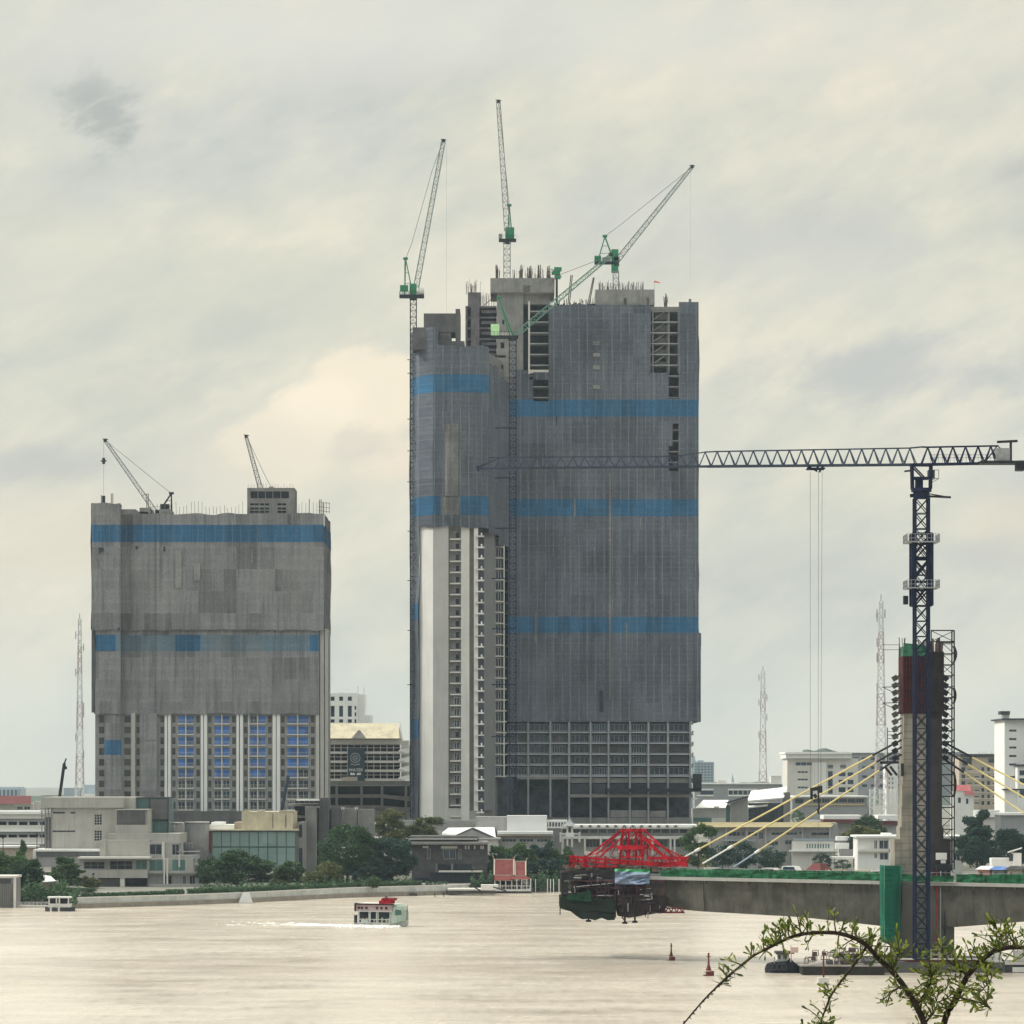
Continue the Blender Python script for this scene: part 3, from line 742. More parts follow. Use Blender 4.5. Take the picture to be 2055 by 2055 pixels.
# --- concrete cores above the roof
c1 = MB()
sm = [(X(1008, FD), X(1012, FD), Z(650, FD), Z(641, FD)), (X(1005, FD), X(1012, FD), Z(698, FD), Z(686, FD)), (X(1004, FD), X(1010, FD), Z(740, FD), Z(731, FD)), (X(992, FD), X(1015, FD), Z(717, FD), Z(712, FD))]
c1.wall(X(997, FD), X(1050, FD), FD + 1, FD + 1.6, Z(800, FD), Z(586, FD), sm); c1.box(X(997, FD), X(1050, FD), FD + 3.5, FD + 18, Z(800, FD), Z(586, FD))
c1.box(X(997, FD), X(999, FD), FD + 1.6, FD + 3.5, Z(800, FD), Z(586, FD))
c1.box(X(1050.2, FD), X(1104, FD), FD + 3, FD + 18, Z(608, FD), Z(586, FD))
c1.build('lift_core', M['conc_raw'], BT)
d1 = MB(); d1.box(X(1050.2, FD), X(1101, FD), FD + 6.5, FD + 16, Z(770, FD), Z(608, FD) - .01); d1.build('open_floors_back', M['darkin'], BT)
ctop = MB(); q = FD - .5
ctop.wall(X(984, q), X(1113, q), q, q + .5, Z(587, q), Z(558, q), [(X(1049, q), X(1064, q), Z(587, q) - 1, Z(573, q))])
ctop.box(X(984, q), X(1113, q), q + 3, q + 20, Z(587, q), Z(558, q)); ctop.box(X(984, q), X(985, q), q + .5, q + 3, Z(587, q), Z(558, q)); ctop.box(X(1112, q), X(1113, q), q + .5, q + 3, Z(587, q), Z(558, q))
ctop.build('core_cap', M['conc_raw'], BT)
c2t = MB(); c2t.wall(X(1195, q), X(1314, q), q + 1, q + 1.5, Z(611, q), Z(580, q), [(X(1252, q), X(1258, q), Z(612, q), Z(597, q)), (X(1298, q), X(1303, q), Z(612, q), Z(596, q))])
c2t.box(X(1195, q), X(1314, q), q + 4, q + 19, Z(612, q), Z(581, q)); c2t.box(X(1195, q), X(1196, q), q + 1.5, q + 4, Z(611, q), Z(580, q)); c2t.box(X(1313, q), X(1314, q), q + 1.5, q + 4, Z(611, q), Z(580, q))
c2t.build('core_cap', M['conc_raw'], BT)
rbm = MB()
for a in (998, 1045, 1063, 1081, 1101): rebar(rbm, X(a - 3, q), X(a + 4, q), q + 2, Z(562, q), 2.8, 5.2, 16, rb_, .13, .3, 1)
rebar(rbm, X(1026, q), X(1105, q), q + 2, Z(560, q), 1.5, 3.8, 60, rb_, .09)
rebar(rbm, X(1204, q), X(1292, q), q + 3, Z(582, q), 1.5, 3.2, 90, rb_, .09)
for a in (1205, 1222, 1262, 1280, 1291): rebar(rbm, X(a - 2, q), X(a + 2, q), q + 3, Z(582, q), 2.4, 3.6, 5, rb_, .12)
rebar(rbm, X(934, q), X(964, q), q + 3, Z(588, q), 2.0, 5, 26, rb_, .1, .2); rebar(rbm, X(964, q), X(996, q), q + 3, Z(612, q), 3.0, 4.6, 22, rb_, .08, .1)
rebar(rbm, X(1334, q), X(1341, q), q + 3, Z(616, q), 3, 5, 12, rb_, .14, .4)
rbm.bar((X(969, q), q + 3, Z(612, q)), (X(994, q), q + 3, Z(590, q)), .2)
for a, b, c in [(1140, 608, 1146), (1143, 608, 1149)]: rbm.bar((X(a, q), q + 2, Z(b, q)), (X(c, q), q + 2, Z(550, q)), .3)
for a, c in [(1180, 1191), (1183, 1193)]: rbm.bar((X(a, q), q + 2, Z(608, q)), (X(c, q), q + 2, Z(555, q)), .3)
for i in range(34): a = 1120 + rb_.uniform(0, 80); rbm.bar((X(a, q), q + 2, Z(612, q)), (X(a + rb_.uniform(-3, 3), q), q + 2, Z(612 - rb_.uniform(4, 16), q)), .14)
rbm.build_split('starter_bars', M['rebar'], BT, 3)
ed = MB()
for i in range(14): a = 1112 + i * 6; ed.box(X(a, q), X(a + rb_.uniform(3, 7), q), q + 1, q + 2.4, Z(614, q), Z(614 - rb_.uniform(3, 8), q))
ed.build('edge_formwork', M['steel_dark'], BT)
# --- recessed middle block left of the core (open floors with slabs)
mb1 = MB(); e = FD + 2
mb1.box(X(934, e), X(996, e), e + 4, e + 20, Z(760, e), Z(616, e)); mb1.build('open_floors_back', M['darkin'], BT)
mb2 = MB()
for k in range(8): y = 614 + k * 21.5; mb2.box(X(934, e), X(996.5, e), e, e + 20, Z(y + 3.5, e), Z(y, e)); mb2.box(X(966, e), X(996, e), e + .5, e + .8, Z(y + 14, e), Z(y + 8, e))
mb2.box(X(939, e), X(965, e), e - .4, e + 8, Z(616, e), Z(587, e)); mb2.box(X(945, e), X(962, e), e - .7, e + .5, Z(760, e), Z(616, e)); mb2.box(X(934, e), X(938, e), e - .3, e + 1, Z(760, e), Z(616, e))
mb2.build('middle_block_frame', mat('mauve_grey_concrete', (.15, .135, .15), .9, .35, .5, streak=.4), BT)
# --- left wing
A = [(X(824, LD + 14), LD + 14), (X(841.5, LD + 4), LD + 4), (X(869, LD), LD), (X(951, LD), LD), (X(971, LD + 5), LD + 5), (X(993, LD + 14), LD + 14), (X(1010, LD + 28), LD + 28), (X(1010, LD + 28), LD + 58), (X(824, LD + 14), LD + 58)]
zt = Z(692, LD)
inner = [(x + (0.6 if i in (0, 8) else (-.6 if i in (5, 6, 7) else 0)), y + 1.2) for i, (x, y) in enumerate(A)]
MB().prism(inner, GZ, Z(700, LD)).build('wing_core', M['conc'], BT)
hemy = 1058
nl = MB(); nb = MB()
off = lambda p, k: (p[0] + k[0], p[1] + k[1])
N0 = [(X(823, LD + 13), LD + 40), (X(823, LD + 13), LD + 12.5)]
net(nl, N0, GZ + 8, Z(657, LD)); net(nl, [N0[1], (X(841, LD + 2.6), LD + 2.6)], GZ + 6, Z(1482, LD + 8)); net(nl, [N0[1], (X(841, LD + 2.6), LD + 2.6)], Z(1443, LD + 8), Z(1245, LD + 8))
net(nb, [N0[1], (X(841, LD + 2.6), LD + 2.6)], Z(1482, LD + 8), Z(1443, LD + 8)); net(nb, [N0[1], (X(841, LD + 2.6), LD + 2.6)], Z(1245, LD + 8), Z(1209, LD + 8))
path = [N0[1], (X(841, LD + 2.6), LD + 2.6), (X(869, LD - 1.3), LD - 1.3), (X(951, LD - 1.3), LD - 1.3), (X(981, LD + 1), LD + 1)]
path2 = [(X(981, LD + 1), LD + 1), (X(1000, LD + 14), LD + 14), (X(1024, LD + 27), LD + 27)]
net(nl, path[:2], Z(1209, LD), Z(1034, LD))
net(nb, path[:2], Z(1034, LD), Z(996, LD))
net(nl, path[:2], Z(996, LD), Z(788, LD)); net(nb, path[:2], Z(788, LD), Z(752, LD)); net(nl, path[:2], Z(752, LD), Z(657, LD))
net(nl, path[1:], Z(hemy, LD), Z(1034, LD), hem=.9)
seg = [path[1], path[2], (X(884, LD - 1.3), LD - 1.3)]
net(nb, seg, Z(1034, LD), Z(996, LD)); net(nb, [(X(923, LD - 1.3), LD - 1.3), path[3], path[4]], Z(1034, LD), Z(996, LD))
net(nl, path[1:], Z(996, LD), Z(788, LD)); net(nb, path[1:], Z(788, LD), Z(752, LD))
net(nl, [path[1], path[2], (X(879, LD - 1.3), LD - 1.3)], Z(752, LD), Z(656, LD), sag=.5)
net(nl, [(X(879, LD - 1.3), LD - 1.3), path[3], path[4]], Z(752, LD), Z(694, LD), sag=1.0)
net(nl, path2[:2], Z(1075, LD + 10), Z(735, LD + 10), sag=1, hem=1); net(nl, path2[1:], Z(1095, LD + 18), Z(760, LD + 18), sag=1, hem=1)
nl.build_split('grey_net', N_DARK, BT); nb.build_split('blue_net', N_BLUE, BT)
pale = MB()
fnet(pale, 884, 923, 996, 1050, LD - 1.25); fnet(pale, 884, 923, 1034, 1034.5, LD - 1.25)
fnet(pale, 892, 920, 850, 996, LD - 1.62, hem=.4)
pale.build('dusty_net', net_mat('dusty_net_pale', (.15, .15, .148), (.36, .355, .34, 1), streak=.4, panel=.1, line=.15, light_streak=.9), BT)
# box structures on top of left wing
tb = MB(); tb.box(X(828, LD), X(880, LD), LD + 1, LD + 14, Z(700, LD), Z(656, LD) ); tb.box(X(850, LD), X(922, LD), LD + 2, LD + 16, Z(665, LD), Z(627, LD)); tb.box(X(914, LD), X(923, LD), LD + 1, LD + 16, Z(695, LD), Z(619, LD)); tb.box(X(881, LD), X(905, LD), LD + 2, LD + 14, Z(683, LD), Z(666, LD))
tb.box(X(875, LD), X(932, LD), LD + .5, LD + 12, Z(694, LD), Z(684, LD)); tb.build('stair_head', M['conc_dark'], BT)
# white walls with the vertical recesses
hz0 = Z(1052, LD)
WH = mat('white_stair_wall', (.60, .59, .56), .75, .08, .12, streak=.22); WH2 = mat('shaded_white_wall', (.44, .43, .415), .8, .08, .12, streak=.25)  # second one: same white, shade of the camera-facing side put into its colour
def strip(name, m_, pts, z0, z1):   # a facing panel following the plan line, half a metre thick
    b = MB()
    for (xa, ya), (xb, yb2) in zip(pts, pts[1:]): b.hexa([(xa, ya, z0), (xb, yb2, z0), (xb, yb2 + .8, z0), (xa, ya + .8, z0), (xa, ya, z1), (xb, yb2, z1), (xb, yb2 + .8, z1), (xa, ya + .8, z1)])
    return b.build(name, m_, BT)
zb0 = GZ + 1
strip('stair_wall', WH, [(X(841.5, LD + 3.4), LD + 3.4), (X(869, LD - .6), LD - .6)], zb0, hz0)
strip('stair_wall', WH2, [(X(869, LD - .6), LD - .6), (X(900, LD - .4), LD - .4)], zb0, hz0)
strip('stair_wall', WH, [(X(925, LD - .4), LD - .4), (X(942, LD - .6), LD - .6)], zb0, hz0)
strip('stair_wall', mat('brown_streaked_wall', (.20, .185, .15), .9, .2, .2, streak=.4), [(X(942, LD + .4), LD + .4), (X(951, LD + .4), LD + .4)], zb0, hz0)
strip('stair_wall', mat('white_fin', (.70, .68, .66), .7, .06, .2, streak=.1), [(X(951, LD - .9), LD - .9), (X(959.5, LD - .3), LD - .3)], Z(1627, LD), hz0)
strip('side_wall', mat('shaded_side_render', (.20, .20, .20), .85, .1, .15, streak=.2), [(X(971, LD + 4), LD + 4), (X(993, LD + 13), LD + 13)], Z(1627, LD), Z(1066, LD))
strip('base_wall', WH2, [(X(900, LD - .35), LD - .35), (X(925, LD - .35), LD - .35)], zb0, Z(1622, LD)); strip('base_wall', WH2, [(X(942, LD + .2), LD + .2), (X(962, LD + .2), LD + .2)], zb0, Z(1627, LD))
MB().box(X(900, LD), X(925, LD), LD + .9, LD + 1.3, Z(1624, LD), hz0).build('window_bay_back', M['conc'], BT)
w1 = window_unit('window', M['darkin'], M['greywall'], 10 * LD / F, 13 * LD / F, 1, 1, .14); w1s = w1
w2 = window_unit('window', M['glass'], M['offwhite'], 11 * LD / F, 15 * LD / F, 2, 1, .12)
f1 = f2 = True
for k in range(26):
    y = 1066 + k * 22.25
    s1 = MB().box(X(903, LD), X(925, LD), LD - .9, LD + .88, Z(y + 17.5, LD), Z(y + 15, LD))
    s1.build('balcony_slab', M['offwhite'], BT)
    if k < 15 or k in (18, 24, 25): put(w1, BT, (X(913, LD), LD + .72, Z(y + 14, LD)), f1); f1 = False
    else: put(w2, BT, (X(911, LD), LD + .72, Z(y + 15, LD)), f2); f2 = False
dk = MB(); dk.hexa([(X(959.6, LD), LD + 1.0, Z(1627, LD)), (X(971, LD + 4), LD + 4.2, Z(1627, LD)), (X(971, LD + 4), LD + 6, Z(1627, LD)), (X(959.6, LD), LD + 4, Z(1627, LD)), (X(959.6, LD), LD + 1.0, hz0), (X(971, LD + 4), LD + 4.2, hz0), (X(971, LD + 4), LD + 6, hz0), (X(959.6, LD), LD + 4, hz0)])
dk.build('balcony_back', M['shaftin'], BT)
b0 = None
for k in range(26):
    y = 1062 + k * 22.15
    b = MB(); b.box(X(955, LD), X(971.5, LD), LD - 1.6, LD + 1.2, Z(y + 16, LD), Z(y + 13.5, LD)); b.box(X(965, LD), X(968, LD), LD - 1.5, LD + .4, Z(y + 13.4, LD), Z(y + 8, LD))
    b.build('balcony', M['white'] if k % 3 else M['offwhite'], BT)
q2 = LD + 20
dk2 = MB(); dk2.box(X(993.5, q2), X(1011, q2), q2 + .2, q2 + 2, Z(1560, q2), Z(1075, q2)); dk2.build('balcony_back', M['darkin'], BT)
w3 = window_unit('side_window', M['glass'], M['offwhite'], 11 * q2 / F, 17 * q2 / F, 2, 1, .12); f3 = True
for k in range(22):
    y = 1078 + k * 21.9
    MB().box(X(993, q2), X(1010 if k < 12 else 1016, q2), q2 - 1.0, q2 + .15, Z(y + 21.5, q2), Z(y + 19, q2)).build('balcony', M['offwhite'], BT)
    put(w3, BT, (X(994.5, q2), q2 - .1, Z(y + 18.5, q2)), f3); f3 = False
low = MB(); low.box(X(971, q2), X(1030, q2), q2 + 3, q2 + 20, GZ, Z(1560, q2)); low.box(X(1018, q2), X(1021, q2), q2 - .5, q2 + 1, GZ, Z(1560, q2)); low.build('lower_dark_storeys', M['shaftin'], BT)
gr = MB()
for i in range(16): a = 903 + i * 3.1; gr.box(X(a, LD - 3), X(a + 1.2, LD - 3), LD - 3, LD - 2.8, Z(1660, LD - 3), Z(1646, LD - 3))
gr.build('gate_fins', M['conc_dark'], BT)
# ================================================================ CRANES on the towers
def poly_lattice(name, m_, parent, a, b, w, seg, t, w2=None, side=Vector((0, 1, 0)), cross=False, t2=None):
    return MB().lattice(a, b, w, seg, t, t2, side, w2, cross=cross).build(name, m_, parent)
def rope(parent, name, pts, t=.07, m_=None):
    b = MB()
    for p, q in zip(pts, pts[1:]): b.bar(p, q, t)
    return b.build(name, m_ or M['rope'], parent)

def luffer(label, d, mast, deck, boom, apex, apex_feet, ropes, boxes, hook=None, mastm='steel_grey', boomm='boom', bw=1.7, mast_w=2.0, rig='green', tipw=.8, bt=.24, group='luffing cranes on the tall tower'):
    mx, y0, y1 = mast
    root = thing('luffing_crane', label, 'tower crane', P(mx, y1, d), group)
    if y1 - y0 > 3: poly_lattice('mast', M[mastm], root, P(mx, y1, d), P(mx, y0, d), mast_w, 1.9, .26, side=Vector((1, 0, 0)), t2=.12)
    dx0, dx1, dy0, dy1 = deck
    b = MB().box(X(dx0, d), X(dx1, d), d - 1.1, d + 1.1, Z(dy1, d), Z(dy0, d)); b.cyl(X(mx, d), d, Z(dy1 + 4, d), Z(dy1, d), mast_w * .62)
    for i in range(9): x = X(dx0 + (dx1 - dx0) * i / 8, d); b.bar((x, d - 1.1, Z(dy0, d)), (x, d - 1.1, Z(dy0, d) + 1.1), .06)
    b.bar((X(dx0, d), d - 1.1, Z(dy0, d) + 1.1), (X(dx1, d), d - 1.1, Z(dy0, d) + 1.1), .06)
    b.build('slewing_platform', M[rig] if rig != 'green' else M['steel_dark'], root)
    for nm, x0, ya, x1, yb_, mm in boxes:
        q = MB().box(X(x0, d), X(x1, d), d - .9, d + .9, Z(yb_, d), Z(ya, d))
        if nm == 'winch_drum': q = MB(); q.tube([(X(x0, d), d, (Z(ya, d) + Z(yb_, d)) / 2), (X(x1, d), d, (Z(ya, d) + Z(yb_, d)) / 2)], (Z(ya, d) - Z(yb_, d)) / 2, 14)
        q.build(nm, M[mm], root)
    poly_lattice('boom', M[boomm], root, P(*boom[0], d), P(*boom[1], d), bw, 2.2, bt, w2=tipw, t2=bt * .5, side=Vector((0, 1, 0)))
    tip = P(*boom[1], d); th = MB(); th.cyl(tip.x, tip.y - .3, tip.z - .4, tip.z + .5, .5, 10); th.bar(tip + Vector((-.8, 0, .5)), tip + Vector((.9, 0, .3)), .22); th.build('boom_head', M['steel_dark'], root)
    af = MB(); ap = P(*apex, d)
    for fx, fy in apex_feet:
        for s_ in (-.9, .9): af.bar(P(fx, fy, d) + Vector((0, s_, 0)), ap + Vector((0, s_ * .35, 0)), .32)
    f0, f1_ = [P(*q, d) for q in apex_feet[:2]]
    for t in (.3, .6, .85): af.bar(f0.lerp(ap, t), f1_.lerp(ap, t), .14)
    af.bar(ap + Vector((-.7, 0, 0)), ap + Vector((.7, 0, 0)), .7); af.build('a_frame', M[rig], root)
    for pts in ropes:
        rope(root, 'pendant_rope', [P(px, py, d) for px, py in pts], .13)
    if hook:
        hx, hy0, hy1 = hook; rope(root, 'hoist_rope', [P(hx, hy0, d), P(hx, hy1, d)], .035)
    return root
# A: crane climbing the left edge of the tall tower
cA = luffer('green and white luffing crane whose mast climbs the left edge of the tall tower', 1000, (829.5, 598, 1640), (802, 851, 592, 598), ((833, 588), (890, 283)), (814, 519), [(812, 592), (828, 588)], [[(814, 519), (826, 490)], [(826, 490), (867, 343), (888, 285)], [(812, 522), (812, 590)]],
    [('counterweight', 801, 586, 824, 597, 'white'), ('machine_house', 803, 573, 819, 586, 'green'), ('winch_drum', 839, 577, 851, 594, 'offwhite'), ('slew_tower', 822, 570, 836, 592, 'green')], hook=(896, 290, 640), mastm='steel_dark', bw=1.55, mast_w=1.8, tipw=1.1)
tie = MB()
for y in (722, 749, 841, 905, 967, 1066, 1165, 1265, 1374): tie.bar(P(818 if y > 700 else 826, y, 1000), P(842, y, 1006), .22)
tie.build_split('mast_tie', M['steel_dark'], cA)
# B: upright crane seen from behind
luffer('green luffing crane with almost upright boom on the lift core of the tall tower', 1026, (1017.5, 487, 560), (1001, 1036, 480, 485), ((1018, 462), (1000, 204)), (1022, 412), [(1019, 478), (1028, 478)], [[(1022, 412), (1019, 382)], [(1019, 382), (1001, 206)]],
    [('machine_house', 1014, 457, 1032, 481, 'green'), ('cab', 1001, 470, 1008, 484, 'steel_grey')], bw=1.7, mast_w=2.0, tipw=1.15, bt=.22, boomm='boom_grey')
# C: boom up to the right
luffer('green luffing crane on the tall tower right core, boom raised to the right', 1028, (1236, 545, 585), (1193, 1242, 526, 530), ((1239, 522), (1389, 335)), (1214, 474), [(1231, 522), (1200, 524)], [[(1214, 474), (1243, 453)], [(1243, 453), (1388, 336)]],
    [('counterweight', 1193, 514, 1206, 530, 'green'), ('machine_house', 1209, 517, 1226, 527, 'steel_grey'), ('slew_tower', 1227, 501, 1241, 547, 'green'), ('winch', 1232, 516, 1243, 524, 'steel_grey')], bw=1.5, mast_w=1.7, tipw=.8, hook=(1386, 338, 560))
# D: crane in front with tall blue mast
cD = luffer('blue masted luffing crane before the tall tower, with pale green counterweight and green boom', 985, (1029, 680, 1645), (985, 1040, 674, 679), ((1033, 674), (1226, 512)), (1001, 598), [(1030, 676), (1024, 676)], [[(1001, 600), (1100, 560)], [(1100, 560), (1224, 513)]],
    [('counterweight', 985, 651, 1002, 675, 'green_pale'), ('machine_house', 1004, 668, 1028, 676, 'conc_light')], bw=1.5, mast_w=2.0, mastm='navy', boomm='boom_green', tipw=.9, bt=.22)
for y, x0 in ((859, 994), (959, 993), (1060, 994), (1161, 987), (1262, 987), (1374, 987), (1478, 987)):
    MB().bar(P(x0, y, 986), P(1036, y, 986), .32).bar(P(x0, y, 990), P(1036, y, 987), .2).build('mast_tie', M['navy'], cD)
# E: small green placing boom on a post
rt = thing('placing_boom', 'small green machine on a dark post between the two roof cores of the tall tower', 'concrete pump', P(1118, 600, 1018))
e = 1018
MB().box(X(1115, e), X(1119.5, e), e - .3, e + .3, Z(612, e), Z(559, e)).build('post', M['steel_dark'], rt)
b = MB().box(X(1112, e), X(1127, e), e - 1, e + 1, Z(544, e), Z(537, e)); b.box(X(1107, e), X(1124, e), e - .8, e + .8, Z(551, e), Z(545, e)); b.box(X(1113, e), X(1125, e), e - .6, e + .6, Z(560, e), Z(552, e)); b.bar(P(1107, 540, e), P(1127, 556, e), .3); b.build('pump_head', M['green'], rt)
# small tower cranes
luffer('pale lattice crane on the left half of the shorter tower roof, boom leaning left', 1008, (318, 1024, 1036), (312, 345, 1024, 1030), ((314, 1030), (211, 884)), (344, 990), [(320, 1026), (344, 1028)], [[(344, 990), (318, 970)], [(318, 970), (213, 885)]],
    [('winch', 322, 1012, 340, 1030, 'steel_dark')], bw=1.3, mast_w=1.6, tipw=.75, boomm='boom_grey', mastm='steel_dark', rig='steel_dark', bt=.2, group='cranes on the shorter tower')
cF = thing('crane_hook', 'dark hook block hanging from the left crane above the shorter tower', 'hook', P(208, 930, 1008))
rope(cF, 'hoist_rope', [P(208, 886, 1008), P(208, 995, 1008)], .07)
b = MB(); p = P(208, 925, 1008); b.cyl(p.x, p.y, p.z - .9, p.z + .9, .45, 8); b.bar(p + Vector((-.9, 0, 0)), p + Vector((.9, 0, 0)), .35); b.build('hook_block', M['steel_dark'], cF)
MB().box(X(205, 1008), X(211, 1008), 1007.6, 1008.4, Z(1012, 1008), Z(995, 1008)).build('load', M['steel_dark'], cF)
luffer('pale lattice crane rising behind the roof plant room of the shorter tower', 1012, (526, 992, 1036), (520, 546, 988, 992), ((524, 985), (494, 876)), (545, 979), [(536, 990), (546, 990)], [[(545, 979), (532, 955)], [(532, 955), (496, 878)]],
    [('machine_house', 534, 984, 544, 992, 'steel_grey')], bw=1.3, mast_w=1.6, tipw=.8, boomm='boom_grey', mastm='steel_dark', rig='steel_grey', group='cranes on the shorter tower')
# flag on the right core
fl_ = thing('flag', 'small orange flag on the right core roof of the tall tower', 'flag', P(1313, 580, 1018))
MB().bar(P(1313, 582, 1018), P(1313, 563, 1018), .1).build('flag_pole', M['steel_grey'], fl_)
b = MB(); q = [P(1313, 563, 1018), P(1325, 566.5, 1018), P(1324, 568, 1018), P(1313, 567, 1018)]; b.quad(*q); b.quad(*[v + Vector((0, .03, 0)) for v in reversed(q)]); b.build('flag_cloth', mat('orange_cloth', (.75, .16, .07), .8, .1), fl_)

# ================================================================ RIVER CRANE (flat top, blue) beside the bridge pylon
TD = 505.0
tc = thing('tower_crane', 'tall dark blue flat-top tower crane standing at the bridge pylon, its long jib reaching left', 'tower crane', P(1849, 1935, TD))
Mx = X(1849, TD)
poly_lattice('mast', M['navy'], tc, (Mx, TD, Z(1925, TD)), (Mx, TD, Z(1000, TD)), 2.05, 2.3, .36, side=Vector((1, 0, 0)), cross=True, t2=.13)
b = MB()  # climbing cage
poly_lattice('climbing_frame', M['navy'], tc, (Mx, TD, Z(1216, TD)), (Mx, TD, Z(1071, TD)), 2.85, 3.4, .45, side=Vector((1, 0, 0)), cross=True, t2=.18)
def ring_platform(y, r0, r1, hy):
    b = MB(); z = Z(y, TD)
    for (a0, a1, b0, b1) in ((-r1, r1, -r1, -r0), (-r1, r1, r0, r1), (-r1, -r0, -r0, r0), (r0, r1, -r0, r0)): b.box(Mx + a0, Mx + a1, TD + b0, TD + b1, z, z + .16)
    for i in range(9):
        for s_ in (-1, 1):
            t = -r1 + 2 * r1 * i / 8; b.bar((Mx + t, TD + s_ * r1, z), (Mx + t, TD + s_ * r1, z + hy), .06); b.bar((Mx + s_ * r1, TD + t, z), (Mx + s_ * r1, TD + t, z + hy), .06)
    for h_ in (hy, hy * .5):
        for s_ in (-1, 1): b.bar((Mx - r1, TD + s_ * r1, z + h_), (Mx + r1, TD + s_ * r1, z + h_), .07); b.bar((Mx + s_ * r1, TD - r1, z + h_), (Mx + s_ * r1, TD + r1, z + h_), .07)
    b.build('service_platform', M['steel_grey'], tc)
ring_platform(1090, 1.5, 2.45, 1.25); ring_platform(1182, 1.5, 2.45, 1.25)
b = MB().box(X(1813, TD), X(1822, TD), TD - .5, TD + .6, Z(1213, TD), Z(1196, TD)); b.build('control_box', M['steel_dark'], tc)
b = MB().cyl(Mx, TD, Z(1000, TD), Z(987, TD), 1.25, 20).cyl(Mx, TD, Z(987, TD), Z(980, TD), 1.55, 20)
b.bar((Mx - 1.7, TD, Z(995, TD)), (Mx + 1.2, TD, Z(990, TD)), .5); b.build('slewing_ring', M['navy'], tc)
b = MB(); b.bar((Mx + 1.2, TD, Z(996, TD)), (X(1908, TD), TD, Z(998, TD)), .45, .3); b.bar((Mx + 1.2, TD, Z(991, TD)), (X(1895, TD), TD, Z(996, TD)), .15); b.build('service_arm', M['steel_dark'], tc)
b = MB()
for s_ in (-1, 1):
    for t in (-1, 1): b.bar((Mx + s_ * 1.35, TD + t * .9, Z(982, TD)), (Mx + s_ * 1.45, TD + t * .9, Z(931, TD)), .34)
    b.bar((Mx + s_ * 1.35, TD - .9, Z(960, TD)), (Mx + s_ * 1.35, TD + .9, Z(960, TD)), .2); b.bar((Mx - 1.4, TD + s_ * .9, Z(960, TD)), (Mx + 1.4, TD + s_ * .9, Z(960, TD)), .34); b.bar((Mx - 1.4, TD + s_ * .9, Z(933, TD)), (Mx + 1.4, TD + s_ * .9, Z(933, TD)), .34)
    b.bar((Mx - 1.3, TD + s_ * .9, Z(936, TD)), (Mx + .3, TD + s_ * .9, Z(958, TD)), .2)
b.box(Mx - .9, Mx + .2, TD - .5, TD + .5, Z(981, TD), Z(963, TD)); b.bar((X(1815, TD), TD, Z(946, TD)), (Mx - 1.4, TD, Z(944, TD)), .25); b.build('tower_head', M['navy'], tc)
b = MB().box(X(1862, TD), X(1875, TD), TD - .7, TD + .7, Z(962, TD), Z(944, TD)); b.build('cab', M['glass'], tc); 
b = MB()
for s_ in (X(1869.5, TD), X(1882.5, TD)): b.bar((s_, TD - .8, Z(962, TD)), (s_, TD - .8, Z(944, TD)), .1)
b.bar((X(1869, TD), TD - .8, Z(944, TD)), (X(1883, TD), TD - .8, Z(944, TD)), .1); b.bar((X(1862, TD), TD - .8, Z(962, TD)), (X(1883, TD), TD - .8, Z(961, TD)), .14); b.bar((X(1869, TD), TD - .8, Z(969, TD)), (X(1882, TD), TD - .8, Z(962, TD)), .12); b.build('cab_balcony', M['steel_grey'], tc)
# jib: single top chord, two bottom chords, bottom held level; it points slightly away from the viewer
def jibpt(px, py, y_off=0.0):
    t = (1849 - px) / 894.0; dd = TD + 14.5 * t
    return P(px, py, dd) + Vector((0, y_off, 0))
bot = lambda px: 932.5 + (940 - 932.5) * (1845 - px) / 885
nb_ = 36; jb = MB(); pxs = [1838 - (1838 - 968) * i / nb_ for i in range(nb_ + 1)]
def topy(px):
    if px > 1420: return 899 + (1838 - px) * (906.5 - 899) / 418
    if px > 1355: return 906.5 + (1420 - px) * (916 - 906.5) / 65
    return 916 + (1355 - px) * (918 - 916) / 370
hw = .95
for s_ in (-hw, hw):
    jb.bar(jibpt(1858, bot(1858), s_), jibpt(1420, bot(1420), s_), .24); jb.bar(jibpt(1420, bot(1420), s_), jibpt(956, bot(956), s_ * .6), .19)
for i in range(nb_ - 1):
    a, c = pxs[i], pxs[i + 1]; mid = (a + c) / 2; nmid = (pxs[i + 1] + pxs[i + 2]) / 2
    tp = jibpt(mid, topy(mid)); th = .13 if mid > 1420 else .11
    for s_ in (-hw, hw): jb.bar(jibpt(a, bot(a), s_), tp, th); jb.bar(jibpt(c, bot(c), s_), tp, th)
    jb.bar(jibpt(a, bot(a), -hw), jibpt(a, bot(a), hw), .09); jb.bar(jibpt(a, bot(a), -hw), jibpt(c, bot(c), hw), .07)
    jb.bar(tp, jibpt(nmid, topy(nmid)), .2 if mid > 1420 else .16)
jb.bar(jibpt(1849, 897), jibpt(pxs[0] / 2 + pxs[1] / 2, topy(1826)), .22)
tp = jibpt((pxs[-2] + pxs[-3]) / 2, 918)
for s_ in (-hw, hw): jb.bar(tp, jibpt(957, 939, s_ * .5), .2)
jb.bar(jibpt(958, 937, -.8), jibpt(958, 937, .8), .3); jb.bar(jibpt(960, 941), jibpt(960, 946), .35)
jb.build('jib', M['navy_light'], tc)
cj = MB(); cp = [1849 + i * 25.3 for i in range(7)]
for s_ in (-hw, hw): cj.bar(jibpt(1849, 932.5, s_), jibpt(2004, 929.5, s_), .26)
